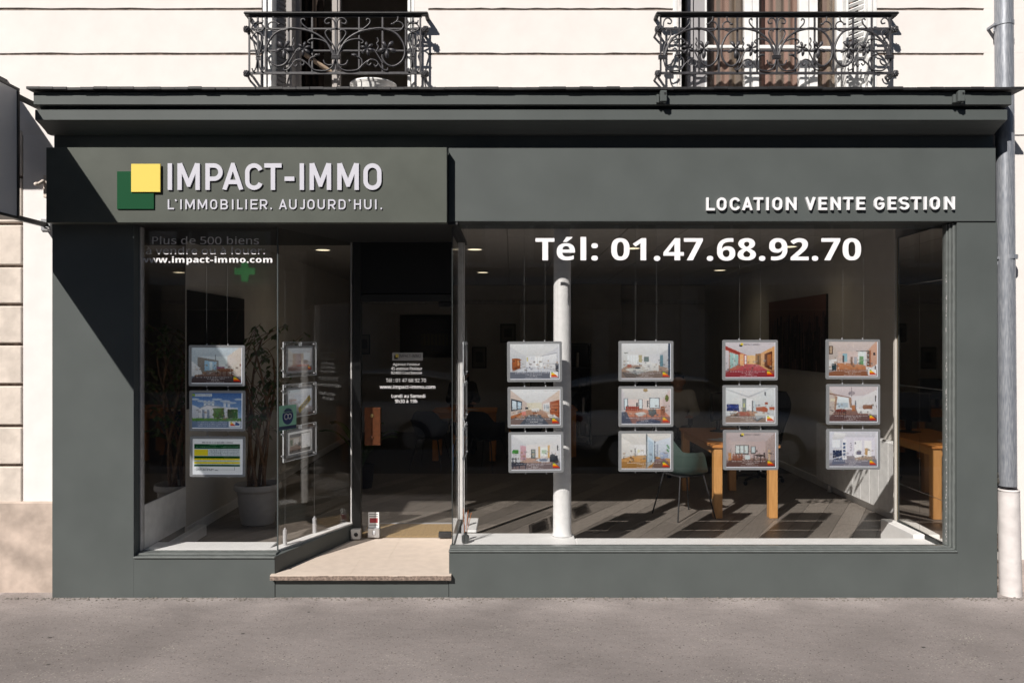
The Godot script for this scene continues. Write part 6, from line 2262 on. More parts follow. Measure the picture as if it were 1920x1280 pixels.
	var u := (B - A).normalized()
	var out := u.cross(Vector3.UP)
	t = thing("window_sticker", "green card with a round dark blue badge on the slanted pane", "sticker", A + Vector3(0, EYE - 0.7, 0))
	var tr := Transform3D(Basis(u, Vector3.UP, out), A)
	var s0 := P(519, 762, -0.14).y
	var s1 := P(519, 808, -0.14).y
	obj("card", boxed(tr, Vector3(0.005, s1, 0.005), Vector3(0.215, s0 + 0.003, 0.0062)), mat(lin(0.26, 0.58, 0.42), 0.5), t)
	obj("foot_band", boxed(tr, Vector3(0.006, s1 + 0.003, 0.0064), Vector3(0.214, s1 + 0.032, 0.007)), mat(lin(0.02, 0.04, 0.1), 0.5), t)
	b = MB.new()
	var rows := []
	var cc := Vector3(0.11, (s0 + s1) * 0.5 + 0.01, 0.0064)
	for rr in [0.0, 0.066]:
		var row := []
		for j in 24:
			row.append(tr * (cc + Vector3(cos(TAU * j / 24), sin(TAU * j / 24), 0) * (0.066 - rr) + Vector3(0, 0, 0.0006)))
		rows.append(row)
	b.grid(rows, true)
	obj("badge", b, mat(lin(0.015, 0.04, 0.15), 0.5), t)
	b = MB.new()
	for q in [[-0.022, 0.022], [0.020, 0.020]]:
		var ring := []
		for j in 15:
			ring.append(tr * (cc + Vector3(q[0] + cos(TAU * j / 14) * q[1], sin(TAU * j / 14) * q[1], 0.002)))
		b.tube(ring, 0.003, 0.003, 5, false)
	obj("badge_emblem", b, M.white_vinyl, t)
	for i in 2:
		obj("badge_line", boxed(tr, Vector3(0.035 + 0.012 * i, s0 - 0.035 - i * 0.022, 0.0064), Vector3(0.185 - 0.012 * i, s0 - 0.023 - i * 0.022, 0.007)), mat(lin(0.3, 0.55, 0.42), 0.5), t)
	b = MB.new()
	var ring2 := []
	b.ball(Vector3(-0.4695, P(0, 854, -0.3).y, -0.20), Vector3(0.0012, 0.11, 0.07), 10, 20)
	tag(obj("window_sticker", b, mat(lin(0.10, 0.22, 0.5), 0.4)), "round blue label on the side pane of the entrance, seen edge on", "sticker")


func boxed(tr: Transform3D, lo: Vector3, hi: Vector3) -> MB:
	var b := MB.new()
	b.cbox(lo, hi, 0, tr)
	return b


func wall_picture(label: String, at: Vector3, along: Vector3, a0: float, a1: float, y0: float, y1: float, tex: Texture2D, frame: Material) -> void:
	# a board 3 cm thick whose face looks away from the wall
	var out := along.cross(Vector3.UP)
	var lo := minf(a0 * 1.0, a1)
	var q0: Vector3
	var q1: Vector3
	if absf(along.x) > 0.5:
		q0 = Vector3(a0, y0, at.z)
		q1 = Vector3(a1, y0, at.z)
	else:
		# walls that run away from the window: the picture's left side, seen from the room
		q0 = Vector3(at.x, y0, a0)
		q1 = Vector3(at.x, y0, a1)
	var u := (q1 - q0).normalized()
	out = u.cross(Vector3.UP)
	var w := q0.distance_to(q1)
	var tr := Transform3D(Basis(u, Vector3.UP, out), q0)
	var t := thing("wall_picture", label, "picture", (q0 + q1) * 0.5)
	var b := MB.new()
	b.cbox(Vector3(0, 0, 0.0005), Vector3(w, y1 - y0, 0.028), 0.002, tr)
	obj("board", b, frame if frame else M.black, t)
	var m := mat(Color.WHITE, 0.6)
	m.albedo_texture = tex
	var e := 0.02 if frame else 0.0
	b = MB.new()
	b.quad(tr * Vector3(e, e, 0.0295), tr * Vector3(w - e, e, 0.0295), tr * Vector3(w - e, y1 - y0 - e, 0.0295), tr * Vector3(e, y1 - y0 - e, 0.0295), true)
	obj("print", b, m, t)


func desk(label: String, x0: float, x1: float, z0: float, z1: float, m: Material, mt: Material) -> void:
	var t := thing("desk", label, "desk", Vector3((x0 + x1) / 2, FLOOR_Y, (z0 + z1) / 2))
	var h := FLOOR_Y + 0.75
	obj("desk_top", one_box(Vector3(x0 - 0.02, h - 0.032, z0 - 0.02), Vector3(x1 + 0.02, h, z1 + 0.02), 0.004), mt, t)
	for x in [x0, x1 - 0.087]:
		for z in [z0, z1 - 0.087]:
			obj("leg", one_box(Vector3(x, FLOOR_Y + 0.001, z), Vector3(x + 0.087, h - 0.0325, z + 0.087), 0.005), m, t)
	for z in [z0 + 0.02, z1 - 0.05]:
		obj("apron", one_box(Vector3(x0 + 0.0875, h - 0.11, z), Vector3(x1 - 0.0875, h - 0.0325, z + 0.025), 0.002), m, t)
	for x in [x0 + 0.02, x1 - 0.045]:
		obj("apron", one_box(Vector3(x, h - 0.11, z0 + 0.0875), Vector3(x + 0.025, h - 0.0325, z1 - 0.0875), 0.002), m, t)


func shell_chair(label: String, at: Vector3, turn: float, m: Material, legs: Material) -> void:
	var t := thing("tub_chair", label, "chair", at)
	t.rotation.y = turn
	# shell: a bowl whose rim is low in front, arms at the sides, high at the back (+z)
	var b := MB.new()
	for side in [0.0, 0.008]:
		var rows := []
		for i in 9:
			var s := i / 8.0
			var row := []
			for j in 40:
				var a := TAU * j / 40
				var back := 0.5 - 0.5 * sin(a)            # 1 at the back (z < 0 after flip)
				var rim := 0.035 + 0.215 * smoothstep(0.10, 0.36, back) + 0.15 * smoothstep(0.76, 0.98, back)
				var rad: float = 0.02 + (0.225 - side) * pow(s, 0.55)
				var y: float = 0.44 + (rim) * pow(s, 3.2) + side * (1.0 - s)
				var px: float = cos(a) * rad * 1.06 * (1.0 + 0.10 * pow(s, 3.0) * smoothstep(0.3, 0.6, back))
				var pz: float = sin(a) * rad * 1.0 - 0.03 * pow(s, 3.0) * back
				row.append(Vector3(px, y, pz))
			if side > 0:
				row.reverse()
			rows.append(row)
		rows.reverse()
		b.grid(rows, true)
	var o := obj_local("seat_shell", b, m, t)
	b = MB.new()
	b.cbox(Vector3(-0.15, 0.425, -0.15), Vector3(0.15, 0.442, 0.15), 0.006)
	obj_local("seat_frame", b, legs, t)
	for sx in [-1.0, 1.0]:
		for sz in [-1.0, 1.0]:
			b = MB.new()
			b.rod(Vector3(sx * 0.15, 0.435, sz * 0.14), Vector3(sx * 0.235, 0.001, sz * 0.225), 0.010, 8, 0.007)
			obj_local("leg", b, legs, t)


func obj_local(called: String, b: MB, m: Material, t: Node3D) -> MeshInstance3D:
	var o := MeshInstance3D.new()
	o.mesh = b.mesh()
	o.material_override = m
	o.name = called
	t.add_child(o, true)
	return o


func office_chair(label: String, at: Vector3, turn: float) -> void:
	var t := thing("office_chair", label, "chair", at)
	t.rotation.y = turn
	var b := MB.new()
	b.ball(Vector3(0, 0.48, 0), Vector3(0.25, 0.05, 0.24), 8, 20)
	obj_local("seat", b, M.dark_fabric, t)
	b = MB.new()
	var rows := []
	for i in 10:
		var s := i / 9.0
		var w := 0.23 * pow(sin(PI * clampf(0.12 + s * 0.83, 0, 1)), 0.4)
		var row := []
		for j in 20:
			var a := TAU * j / 20
			row.append(Vector3(cos(a) * w, 0.50 + s * 0.66, -0.22 - 0.10 * s + 0.04 * sin(s * 6) - sin(a) * 0.035))
		rows.append(row)
	b.grid(rows, true)
	obj_local("backrest", b, M.dark_fabric, t)
	b = MB.new()
	b.rod(Vector3(0, 0.10, 0), Vector3(0, 0.45, 0), 0.028, 12)
	obj_local("gas_column", b, M.black, t)
	for i in 5:
		b = MB.new()
		var a := TAU * i / 5
		b.rod(Vector3(0, 0.11, 0), Vector3(cos(a) * 0.30, 0.07, sin(a) * 0.30), 0.022, 8, 0.015)
		b.ball(Vector3(cos(a) * 0.30, 0.031, sin(a) * 0.30), Vector3(0.02, 0.03, 0.03), 6, 10)
		obj_local("foot", b, M.black, t)
	for sx in [-1.0, 1.0]:
		b = MB.new()
		b.tube(curve([Vector3(sx * 0.22, 0.47, -0.05), Vector3(sx * 0.29, 0.52, -0.05), Vector3(sx * 0.29, 0.68, -0.06), Vector3(sx * 0.28, 0.70, 0.12)], 4), 0.016, 0.02, 8)
		obj_local("armrest", b, M.black, t)


func monitor(label: String, at: Vector3, turn: float) -> void:
	var t := thing("computer_monitor", label, "monitor", at)
	t.rotation.y = turn
	obj_local("case", one_box(Vector3(-0.27, 0.12, -0.02), Vector3(0.27, 0.45, 0.012), 0.008), M.black, t)
	obj_local("panel", one_box(Vector3(-0.26, 0.135, 0.0122), Vector3(0.26, 0.44, 0.0135), 0), mat(lin(0.01, 0.01, 0.012), 0.15), t)
	obj_local("stand", one_box(Vector3(-0.03, 0.002, -0.05), Vector3(0.03, 0.2, -0.021), 0.004), M.black, t)
	obj_local("base", one_box(Vector3(-0.12, -0.011, -0.09), Vector3(0.12, 0.0015, 0.09), 0.003), M.black, t)


func build_plants() -> void:
	var r := RandomNumberGenerator.new()
	r.seed = 31
	var at := P(483, 979, -1.72)
	at.y = FLOOR_Y
	var t := thing("potted_ficus", "tall sparse ficus in a grey white pot behind the left window", "potted plant", at)
	var b := MB.new()
	b.lathe([Vector2(0.0, 0.002), Vector2(0.155, 0.002), Vector2(0.16, 0.01), Vector2(0.168, 0.09), Vector2(0.171, 0.095), Vector2(0.175, 0.11), Vector2(0.196, 0.31), Vector2(0.2, 0.33), Vector2(0.222, 0.335), Vector2(0.228, 0.35), Vector2(0.224, 0.39), Vector2(0.216, 0.396), Vector2(0.207, 0.39), Vector2(0.202, 0.34), Vector2(0.0, 0.335)].map(func(q): return Vector2(q.x, q.y)), at, 44)
	obj("pot", b, M.pot_grey, t)
	b = MB.new()
	b.lathe([Vector2(0.2, 0.34), Vector2(0.12, 0.355), Vector2(0.0, 0.36)], at, 24)
	obj("soil", b, M.soil, t)
	var tips := []
	for i in 6:
		var a := TAU * i / 6 + 0.3
		var pts := []
		var h := r.randf_range(1.15, 1.5)
		for k in 9:
			var s := k / 8.0
			var tw := a + s * 2.2
			var rad := 0.075 + 0.02 * sin(s * 5 + i) + 0.11 * s * s
			pts.append(at + Vector3(cos(tw) * rad, 0.34 + s * h, sin(tw) * rad))
		b = MB.new()
		b.tube(curve(pts, 3), 0.019, 0.009, 8)
		obj("stem", b, M.bark, t)
		for k in 9:
			var p0: Vector3 = pts[r.randi_range(3, 8)]
			var an := r.randf() * TAU
			var len := r.randf_range(0.22, 0.52)
			var p1 := p0 + Vector3(cos(an) * len * 0.7, len * r.randf_range(0.35, 0.95), sin(an) * len * 0.6)
			tips.append([p0, (p0 + p1) * 0.5 + Vector3(0, 0.05, 0), p1])
	b = MB.new()
	var lf := MB.new()
	for tp in tips:
		var c := curve(tp, 4)
		b.tube(c, 0.005, 0.0025, 5)
		for k in 5:
			var p: Vector3 = c[clampi(3 + 2 * k, 0, c.size() - 1)] + Vector3(r.randf_range(-0.03, 0.03), r.randf_range(-0.03, 0.03), r.randf_range(-0.03, 0.03))
			leaf(lf, p, r.randf() * TAU, r.randf_range(0.075, 0.115), r)
	obj("twigs", b, M.bark, t)
	var o := obj("foliage", lf, M.leaf, t)
	o.set_meta("kind", "stuff")
	# a lower leafy plant by the inner side of the angled pane
	at = Vector3(-1.85, FLOOR_Y, -3.6)
	t = thing("potted_plant", "dark broad leaved plant behind the clear sheet holders", "potted plant", at)
	b = MB.new()
	b.lathe([Vector2(0.0, 0.002), Vector2(0.12, 0.002), Vector2(0.15, 0.28), Vector2(0.14, 0.28), Vector2(0.13, 0.25), Vector2(0.0, 0.25)], at, 28)
	obj("pot", b, M.dark_fabric, t)
	for i in 9:
		var a := TAU * i / 9 + r.randf()
		var rows := []
		var ln := r.randf_range(0.7, 1.0)
		for k in 8:
			var s := k / 7.0
			var c2 := at + Vector3(cos(a) * ln * 0.62 * s, 0.26 + ln * (1.25 * s - 0.75 * s * s), sin(a) * ln * 0.62 * s)
			var w := 0.045 * sin(PI * clampf(s * 0.92 + 0.06, 0, 1)) + 0.002
			var sd := Vector3(-sin(a), 0, cos(a))
			rows.append([c2 - sd * w + Vector3(0, 0.012, 0), c2, c2 + sd * w + Vector3(0, 0.012, 0), c2 + sd * w * 0.5 - Vector3(0, 0.004, 0), c2 - Vector3(0, 0.008, 0), c2 - sd * w * 0.5 - Vector3(0, 0.004, 0)])
		b = MB.new()
		b.grid(rows, true)
		obj("leaf", b, M.leaf, t)


func leaf(b: MB, p: Vector3, a: float, ln: float, r: RandomNumberGenerator) -> void:
	# a drooping pointed leaf folded along its rib
	var d := Vector3(cos(a) * 0.6, -0.75 + r.randf() * 0.5, sin(a) * 0.6).normalized()
	var s := d.cross(Vector3(0.2, 1, 0.1)).normalized()
	var n := s.cross(d)
	var w := ln * 0.24
	var m := p + d * ln * 0.45 - n * w * 0.3
	b.tri(p, m + s * w + n * w * 0.5, p + d * ln)
	b.tri(p, p + d * ln, m - s * w + n * w * 0.5)
	b.tri(p, m, m + s * w + n * w * 0.5)
	b.tri(p, m - s * w + n * w * 0.5, m)


# ---------------------------------------------------------------- people at the back
func field(p: Vector3, bones: Array, blend: float) -> float:
	var d := 9.0
	for q in bones:
		var a: Vector3 = q[0]
		var ab: Vector3 = q[1] - a
		var t := clampf((p - a).dot(ab) / maxf(ab.length_squared(), 1e-9), 0, 1)
		var e: float = p.distance_to(a + ab * t) - lerpf(q[2], q[3], t)
		var h := clampf(0.5 + 0.5 * (d - e) / blend, 0, 1)
		d = lerpf(d, e, h) - blend * h * (1.0 - h)
	return d


func nets(b: MB, bones: Array, cell: float, blend: float) -> void:
	var val := {}
	for q in bones:
		var r: float = maxf(q[2], q[3]) + 2.2 * cell + blend * 0.3
		var ln: float = (q[1] - q[0]).length()
		var steps := int(ceil(ln / (r * 0.7))) + 1
		for s in steps + 1:
			var c: Vector3 = q[0].lerp(q[1], float(s) / steps)
			var lo := ((c - Vector3.ONE * r) / cell).floor()
			var hi := ((c + Vector3.ONE * r) / cell).ceil()
			for x in range(int(lo.x), int(hi.x) + 1):
				for y in range(int(lo.y), int(hi.y) + 1):
					for z in range(int(lo.z), int(hi.z) + 1):
						var k := Vector3i(x, y, z)
						if not val.has(k):
							val[k] = field(Vector3(x, y, z) * cell, bones, blend)
	var vert := {}
	var base := b.v.size()
	var corners := []
	for i in 8:
		corners.append(Vector3i(i & 1, (i >> 1) & 1, (i >> 2) & 1))
	var edges := []
	for i in 8:
		for ax in 3:
			if (i >> ax) & 1 == 0:
				edges.append([i, i | (1 << ax)])
	for k in val:
		var vs := []
		var neg := 0
		var ok := true
		for c in corners:
			var kk: Vector3i = k + c
			if not val.has(kk):
				ok = false
				break
			vs.append(val[kk])
			if val[kk] < 0:
				neg += 1
		if not ok or neg == 0 or neg == 8:
			continue
		var sum := Vector3()
		var n := 0
		for e in edges:
			var a: float = vs[e[0]]
			var c: float = vs[e[1]]
			if (a < 0) != (c < 0):
				sum += Vector3(corners[e[0]]).lerp(Vector3(corners[e[1]]), a / (a - c))
				n += 1
		var p := (Vector3(k) + sum / n) * cell
		vert[k] = b.v.size()
		b.v.append(p)
		b.u.append(Vector2(p.x, p.y))
		var e := cell * 0.5
		b.n.append(Vector3(field(p + Vector3(e, 0, 0), bones, blend) - field(p - Vector3(e, 0, 0), bones, blend), field(p + Vector3(0, e, 0), bones, blend) - field(p - Vector3(0, e, 0), bones, blend), field(p + Vector3(0, 0, e), bones, blend) - field(p - Vector3(0, 0, e), bones, blend)).normalized())
	for k in val:
		for ax in 3:
			var d := Vector3i()
			d[ax] = 1
			if not val.has(k + d):
				continue
			var a: float = val[k]
			var c: float = val[k + d]
			if (a < 0) == (c < 0):
				continue
			var u := Vector3i()
			var w := Vector3i()
			u[(ax + 1) % 3] = 1
			w[(ax + 2) % 3] = 1
			var q := [k - u - w, k - w, k, k - u]
			if not (vert.has(q[0]) and vert.has(q[1]) and vert.has(q[2]) and vert.has(q[3])):
				continue
			var i0: int = vert[q[0]]
			var i1: int = vert[q[1]]
			var i2: int = vert[q[2]]
			var i3: int = vert[q[3]]
			if a < 0:
				b.ix.append_array(PackedInt32Array([i0, i2, i1, i0, i3, i2]))
			else:
				b.ix.append_array(PackedInt32Array([i0, i1, i2, i0, i2, i3]))


func build_people() -> void:
	var L := []
	for s in [-1.0, 1.0]:
		L.append([Vector3(s * 0.165, 1.065, -0.02), Vector3(s * 0.225, 0.84, 0.06), 0.058, 0.045])
		L.append([Vector3(s * 0.225, 0.84, 0.06), Vector3(s * 0.15, 0.80, 0.29), 0.045, 0.030])
	var torso := [[Vector3(0, 0.57, -0.02), Vector3(0, 0.74, -0.03), 0.125, 0.115], [Vector3(-0.05, 0.93, -0.03), Vector3(0.05, 0.93, -0.03), 0.125, 0.125], [Vector3(0, 0.74, -0.03), Vector3(0, 0.97, -0.03), 0.115, 0.13], [Vector3(-0.14, 1.06, -0.03), Vector3(0.14, 1.06, -0.03), 0.06, 0.06]]
	var legs := []
	for s in [-1.0, 1.0]:
		legs.append([Vector3(s * 0.085, 0.54, 0.0), Vector3(s * 0.11, 0.525, 0.43), 0.092, 0.062])
		legs.append([Vector3(s * 0.11, 0.525, 0.43), Vector3(s * 0.11, 0.09, 0.40), 0.060, 0.042])
	var feet := []
	for s in [-1.0, 1.0]:
		feet.append([Vector3(s * 0.11, 0.045, 0.38), Vector3(s * 0.12, 0.038, 0.56), 0.042, 0.034])
	var head := [[Vector3(0, 1.09, -0.02), Vector3(0, 1.17, 0.0), 0.052, 0.05], [Vector3(0, 1.265, -0.015), Vector3(0, 1.25, 0.02), 0.092, 0.082], [Vector3(0, 1.20, 0.035), Vector3(0, 1.185, 0.06), 0.055, 0.036], [Vector3(0, 1.255, 0.095), Vector3(0, 1.232, 0.115), 0.010, 0.014], [Vector3(-0.086, 1.25, 0.0), Vector3(-0.09, 1.225, 0.0), 0.016, 0.012], [Vector3(0.086, 1.25, 0.0), Vector3(0.09, 1.225, 0.0), 0.016, 0.012], [Vector3(-0.018, 1.196, 0.092), Vector3(0.018, 1.196, 0.092), 0.008, 0.008]]
	var body := MB.new()
	nets(body, torso + L + legs + head, 0.017, 0.035)
	# hands with palm, thumb and four unequal, bent fingers, resting on the desk
	for s in [-1.0, 1.0]:
		var w := Vector3(s * 0.15, 0.80, 0.29)
		var hand := [[w, w + Vector3(-s * 0.01, -0.005, 0.05), 0.028, 0.022], [w + Vector3(-s * 0.03, -0.006, 0.075), w + Vector3(s * 0.025, -0.006, 0.075), 0.015, 0.014]]
		for f in 4:
			var root := w + Vector3(s * (0.027 - 0.019 * f), -0.003, 0.085)
			var ln: float = [0.055, 0.070, 0.075, 0.066][f]
			var m1 := root + Vector3(0, 0.006, ln * 0.55)
			hand.append([root, m1, 0.0095, 0.0085])
			hand.append([m1, m1 + Vector3(0, -0.016, ln * 0.5), 0.0085, 0.007])
		var th := w + Vector3(-s * 0.026, -0.006, 0.035)
		hand.append([th, th + Vector3(-s * 0.026, -0.004, 0.03), 0.013, 0.010])
		hand.append([th + Vector3(-s * 0.026, -0.004, 0.03), th + Vector3(-s * 0.028, -0.008, 0.06), 0.010, 0.008])
		nets(body, hand, 0.0055, 0.008)
	var body_mesh := body.mesh()
	var grow := func(bones: Array, k: float) -> Array:
		var out := []
		for q in bones:
			out.append([q[0], q[1], q[2] + k, q[3] + k])
		return out
	var top := MB.new()
	nets(top, grow.call(torso + L, 0.012), 0.017, 0.035)
	var trousers := MB.new()
	nets(trousers, grow.call(legs + [torso[0]], 0.010), 0.018, 0.03)
	var shoes := MB.new()
	nets(shoes, feet, 0.012, 0.02)
	var hair := MB.new()
	nets(hair, [[Vector3(0, 1.285, -0.03), Vector3(0, 1.275, -0.01), 0.095, 0.092], [Vector3(-0.07, 1.27, -0.04), Vector3(-0.085, 1.10, -0.05), 0.045, 0.03], [Vector3(0.07, 1.27, -0.04), Vector3(0.085, 1.10, -0.05), 0.045, 0.03], [Vector3(0, 1.27, -0.06), Vector3(0, 1.08, -0.08), 0.07, 0.05]], 0.014, 0.03)
	var short_hair := MB.new()
	nets(short_hair, [[Vector3(0, 1.288, -0.035), Vector3(0, 1.283, -0.01), 0.092, 0.088]], 0.014, 0.03)
	for who in [[Vector3(-0.82, FLOOR_Y, -6.95), 0.15, M.dark_fabric, hair, "person with long dark hair in black seated behind the desk seen through the door"], [Vector3(2.3, FLOOR_Y, -4.75), -0.2, M.interior_dim, short_hair, "person with short dark hair in a white shirt seated behind the oak desk"]]:
		var t := thing("person", who[4], "person", who[0])
		t.rotation.y = who[1]
		var o := MeshInstance3D.new()
		o.mesh = body_mesh
		o.material_override = M.skin
		o.name = "body"
		t.add_child(o)
		obj_local("top", top, who[2], t)
		obj_local("trousers", trousers, M.dark_fabric, t)
		obj_local("shoes", shoes, M.black, t)
		obj_local("hair", who[3], M.hair, t)
		for s in [-1.0, 1.0]:
			var b := MB.new()
			b.ball(Vector3(s * 0.031, 1.252, 0.088), Vector3(0.012, 0.008, 0.008), 6, 8)
			obj_local("eye", b, M.black, t)
		# the chair each one sits on
		var c := thing("stool_chair", "plain dark desk chair under the " + ("person in black" if who[2] == M.dark_fabric else "person in the white shirt"), "chair", who[0])
		c.rotation.y = who[1]
		var sb := MB.new()
		sb.cbox(Vector3(-0.22, 0.405, -0.24), Vector3(0.22, 0.43, 0.22), 0.01)
		obj_local("seat", sb, M.dark_fabric, c)
		sb = MB.new()
		sb.cbox(Vector3(-0.2, 0.62, -0.235), Vector3(0.2, 0.95, -0.205), 0.01)
		sb.cbox(Vector3(-0.18, 0.431, -0.232), Vector3(-0.15, 0.62, -0.21), 0.003)
		sb.cbox(Vector3(0.15, 0.431, -0.232), Vector3(0.18, 0.62, -0.21), 0.003)
		obj_local("backrest", sb, M.dark_fabric, c)
		for sx in [-1.0, 1.0]:
			for sz in [-1.0, 1.0]:
				sb = MB.new()
				sb.rod(Vector3(sx * 0.19, 0.404, sz * 0.19), Vector3(sx * 0.2, 0.001, sz * 0.21), 0.013, 8, 0.011)
				obj_local("leg", sb, M.black, c)


# ---------------------------------------------------------------- the other side of the street, which the panes mirror
func loft(b: MB, stations: Array, n := 28) -> void:
	# stations: x, half width, bottom, top, squareness
	var rows := []
	for s in stations:
		var row := []
		var yc: float = (s[2] + s[3]) / 2
		var yh: float = (s[3] - s[2]) / 2
		for j in n:
			var a := TAU * j / n
			var c := cos(a)
			var d := sin(a)
			var e: float = s[4]
			row.append(Vector3(s[0], yc + yh * signf(d) * pow(absf(d), e), s[1] * signf(c) * pow(absf(c), e)))
		rows.append(row)
	b.grid(rows, true)
	for e in [0, stations.size() - 1]:
		var c := Vector3()
		for p in rows[e]:
			c += p / n
		var mid: Vector3 = c + Vector3(0.3 if e == 0 else -0.3, 0, 0)
		for j in n:
			b.tri_out(c, rows[e][j], rows[e][(j + 1) % n], mid)


func car(label: String, at: Vector3, turn: float, paint: Material) -> void:
	var t := thing("parked_car", label, "car", at, "cars parked along the kerb behind the viewer")
	t.rotation.y = turn
	var b := MB.new()
	# tail at x = 0, nose at x = 4.3
	loft(b, [[0.02, 0.70, 0.42, 0.86, 0.5], [0.10, 0.82, 0.34, 0.98, 0.42], [0.45, 0.89, 0.27, 1.02, 0.36], [0.9, 0.905, 0.24, 1.0, 0.34], [2.0, 0.905, 0.22, 0.98, 0.34], [3.0, 0.90, 0.24, 0.97, 0.36], [3.6, 0.87, 0.26, 0.92, 0.40], [4.05, 0.80, 0.30, 0.82, 0.45], [4.28, 0.64, 0.38, 0.70, 0.55]])
	obj_local("body", b, paint, t)
	b = MB.new()
	loft(b, [[0.10, 0.62, 0.92, 1.12, 0.6], [0.28, 0.72, 0.92, 1.36, 0.5], [0.75, 0.74, 0.92, 1.50, 0.46], [1.6, 0.74, 0.92, 1.53, 0.46], [2.3, 0.72, 0.92, 1.46, 0.5], [2.75, 0.68, 0.92, 1.20, 0.6], [3.05, 0.60, 0.90, 0.96, 0.8]])
	obj_local("windows", b, mat(lin(0.012, 0.013, 0.015), 0.08), t)
	b = MB.new()
	loft(b, [[0.02, 0.55, 1.33, 1.40, 0.7], [0.25, 0.66, 1.36, 1.47, 0.6], [0.8, 0.69, 1.44, 1.545, 0.6], [1.6, 0.69, 1.47, 1.56, 0.6], [2.25, 0.64, 1.42, 1.50, 0.7]])
	obj_local("roof", b, paint, t)
	for x in [0.78, 3.42]:
		for s in [-1.0, 1.0]:
			var w := Node3D.new()
			w.name = "wheel"
			t.add_child(w, true)
			w.position = Vector3(x, 0.325, s * 0.82)
			var rot := Basis(Vector3(1, 0, 0), PI / 2)
			b = MB.new()
			b.tube([Vector3(0, 0, -0.11), Vector3(0, 0, -0.10), Vector3(0, 0, 0.10), Vector3(0, 0, 0.11)], 0.325, 0.325, 28)
			obj_local("tyre", b, M.dark_fabric, w)
			b = MB.new()
			b.tube([Vector3(0, 0, s * 0.10), Vector3(0, 0, s * 0.117)], 0.22, 0.205, 24)
			for k in 5:
				var a := TAU * k / 5
				b.rod(Vector3(0, 0, s * 0.12), Vector3(cos(a) * 0.2, sin(a) * 0.2, s * 0.118), 0.02, 6)
			obj_local("rim", b, M.steel, w)
	for s in [-1.0, 1.0]:
		b = MB.new()
		b.ball(Vector3(0.10, 0.86, s * 0.72), Vector3(0.10, 0.06, 0.16), 8, 14)
		obj_local("tail_light", b, mat(lin(0.25, 0.01, 0.012), 0.15), t)
		b = MB.new()
		b.ball(Vector3(4.06, 0.70, s * 0.64), Vector3(0.13, 0.06, 0.14), 8, 14)
		obj_local("headlight", b, mat(lin(0.6, 0.62, 0.64), 0.1), t)
		b = MB.new()
		b.ball(Vector3(2.62, 1.0, s * 0.98), Vector3(0.06, 0.075, 0.11), 8, 12)
		obj_local("wing_mirror", b, paint, t)
	b = MB.new()
	b.cbox(Vector3(-0.005, 0.56, -0.26), Vector3(0.03, 0.67, 0.26), 0.004)
	obj_local("number_plate", b, M.white_letter, t)


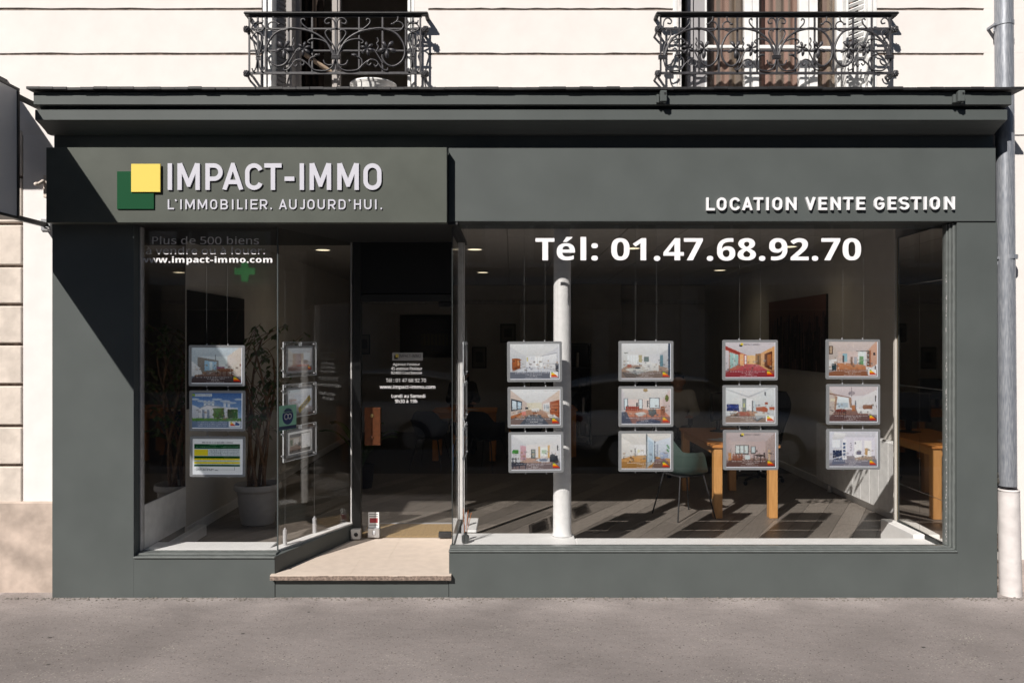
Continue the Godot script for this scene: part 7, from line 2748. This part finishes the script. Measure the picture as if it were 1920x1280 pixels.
func build_street() -> void:
	var white := mat(lin(0.86, 0.86, 0.86), 0.25)
	white.clearcoat_enabled = true
	white.clearcoat = 0.6
	var grey := mat(lin(0.45, 0.46, 0.48), 0.25)
	grey.clearcoat_enabled = true
	grey.clearcoat = 0.6
	car("white hatchback parked at the kerb, mirrored in the right window pane", Vector3(0.97, -0.13, 7.15), 0.0, white)
	car("grey hatchback parked at the kerb, mirrored in the left window pane", Vector3(-1.05, -0.13, 7.2), PI, grey)
	# house fronts across the road
	var z := 17.0
	var specs := [[-17.0, -5.2, 14.2, lin(0.50, 0.46, 0.40), "plain cream house front across the road, mirrored at left"], [-5.15, 5.0, 14.6, lin(0.40, 0.36, 0.32), "brownish house front across the road, mirrored behind the door"], [5.05, 17.0, 14.0, lin(0.46, 0.43, 0.40), "pale grey house front across the road, mirrored at right"]]
	for s in specs:
		var t := thing("house_front", s[4], "building", Vector3((s[0] + s[1]) / 2, 0, z + 3.0))
		obj("wall", one_box(Vector3(s[0], -0.1, z), Vector3(s[1], s[2], z + 7.0), 0.02), worn(s[3], 0.9, 0.1, 0.4, 100 + int(s[0])), t)
		obj("cornice", one_box(Vector3(s[0], s[2] - 0.35, z - 0.3), Vector3(s[1], s[2] - 0.1, z - 0.001), 0.03), M.grey_white, t)
		obj("string_course", one_box(Vector3(s[0], 3.65, z - 0.12), Vector3(s[1], 3.85, z - 0.001), 0.02), M.grey_white, t)
		obj("shop_window", one_box(Vector3(s[0] + 0.8, 0.5, z - 0.06), Vector3(s[1] - 2.6, 2.9, z - 0.02), 0.01), mat(lin(0.02, 0.02, 0.022), 0.1), t)
		obj("shop_fascia", one_box(Vector3(s[0] + 0.5, 2.95, z - 0.14), Vector3(s[1] - 0.5, 3.5, z - 0.001), 0.02), mat(lin(0.10, 0.08, 0.07), 0.5), t)
		obj("door", one_box(Vector3(s[1] - 2.1, 0.0, z - 0.06), Vector3(s[1] - 1.0, 2.6, z - 0.001), 0.01), mat(lin(0.06, 0.05, 0.045), 0.4), t)
		var n := 4
		for lev in 4:
			for i in n:
				var cx: float = lerpf(s[0], s[1], (i + 0.5) / n)
				var y0 := 4.3 + lev * 2.45
				var fr := MB.new()
				fr.cbox(Vector3(cx - 0.68, y0, z - 0.10), Vector3(cx - 0.55, y0 + 1.75, z - 0.001), 0.01)
				fr.cbox(Vector3(cx + 0.55, y0, z - 0.10), Vector3(cx + 0.68, y0 + 1.75, z - 0.001), 0.01)
				fr.cbox(Vector3(cx - 0.75, y0 + 1.751, z - 0.12), Vector3(cx + 0.75, y0 + 1.9, z - 0.001), 0.01)
				fr.cbox(Vector3(cx - 0.75, y0 - 0.12, z - 0.16), Vector3(cx + 0.75, y0 - 0.001, z - 0.001), 0.01)
				fr.cbox(Vector3(cx - 0.04, y0, z - 0.06), Vector3(cx + 0.04, y0 + 1.75, z - 0.001), 0.004)
				var w := obj("window", fr, M.grey_white, t)
				obj_local("pane", one_box(Vector3(cx - 0.55, y0, z - 0.03), Vector3(cx + 0.55, y0 + 1.75, z - 0.002), 0), mat(lin(0.025, 0.028, 0.032), 0.08), w)
	# green chemist's cross that shines in the left pane
	var cx := (453.0 - 960.0) * (DIST + 16.4) / FOCAL
	var cy := EYE + (640.0 - 507.0) * (DIST + 16.4) / FOCAL
	var t := thing("chemist_cross_sign", "lit green cross sign mirrored in the left window pane", "sign", Vector3(cx, cy, 16.4))
	var m := mat(lin(0.01, 0.1, 0.03), 0.4)
	m.emission_enabled = true
	m.emission = lin(0.02, 0.75, 0.18)
	m.emission_energy_multiplier = 1.3
	var b := MB.new()
	var k := 0.10
	for row in 12:
		var y := -3.0 * k + (row + 0.5) * k * 0.5
		var half := 3.0 * k if absf(y) < k else k
		b.cbox(Vector3(-half, y - 0.016, -0.05), Vector3(half, y + 0.016, 0.05), 0)
	obj_local("lit_cross", b, m, t)
	b = MB.new()
	b.rod(Vector3(0, 0, 0.06), Vector3(0, 0, 0.62), 0.03)
	obj_local("bracket", b, M.black, t)
	b = MB.new()
	b.cbox(Vector3(-3.1 * k, -1.1 * k, -0.02), Vector3(3.1 * k, 1.1 * k, 0.02), 0)
	b.cbox(Vector3(-1.1 * k, -3.1 * k, -0.018), Vector3(1.1 * k, 3.1 * k, 0.018), 0)
	obj_local("cross_housing", b, M.black, t)


func _ready() -> void:
	rng.seed = 1
	# camera
	var cam := Camera3D.new()
	cam.name = "camera"
	cam.position = Vector3(0, EYE, DIST)
	cam.fov = rad_to_deg(2.0 * atan(640.0 / FOCAL))
	cam.near = 0.05
	cam.far = 600.0
	add_child(cam)
	cam.current = true
	# sky and exposure
	var we := WorldEnvironment.new()
	we.name = "environment"
	var e := Environment.new()
	e.background_mode = Environment.BG_SKY
	var sm := ProceduralSkyMaterial.new()
	sm.sky_top_color = lin(0.05, 0.085, 0.15)
	sm.sky_horizon_color = lin(0.16, 0.18, 0.21)
	sm.sky_curve = 0.18
	sm.ground_bottom_color = lin(0.12, 0.11, 0.10)
	sm.ground_horizon_color = lin(0.20, 0.20, 0.20)
	var sk := Sky.new()
	sk.sky_material = sm
	e.sky = sk
	e.tonemap_mode = Environment.TONE_MAPPER_LINEAR
	e.tonemap_exposure = 1.27
	e.sdfgi_enabled = true
	e.ssao_enabled = true
	e.ssil_enabled = true
	we.environment = e
	add_child(we)
	# sun: high on the left, in front of the shop
	var sun := DirectionalLight3D.new()
	sun.name = "sun"
	sun.light_color = Color(1.0, 0.975, 0.945)
	sun.light_energy = 1.5
	sun.light_angular_distance = 0.5
	sun.shadow_enabled = true
	add_child(sun)
	sun.look_at_from_position(Vector3.ZERO, Vector3(0.645, -0.947, -1.0))
	make_materials()
	build_ground()
	build_building()
	build_shopfront()
	build_signs()
	build_railings()
	build_downpipe()
	build_interior()
	build_displays()
	build_curtains()
	build_plants()
	build_people()
	build_street()
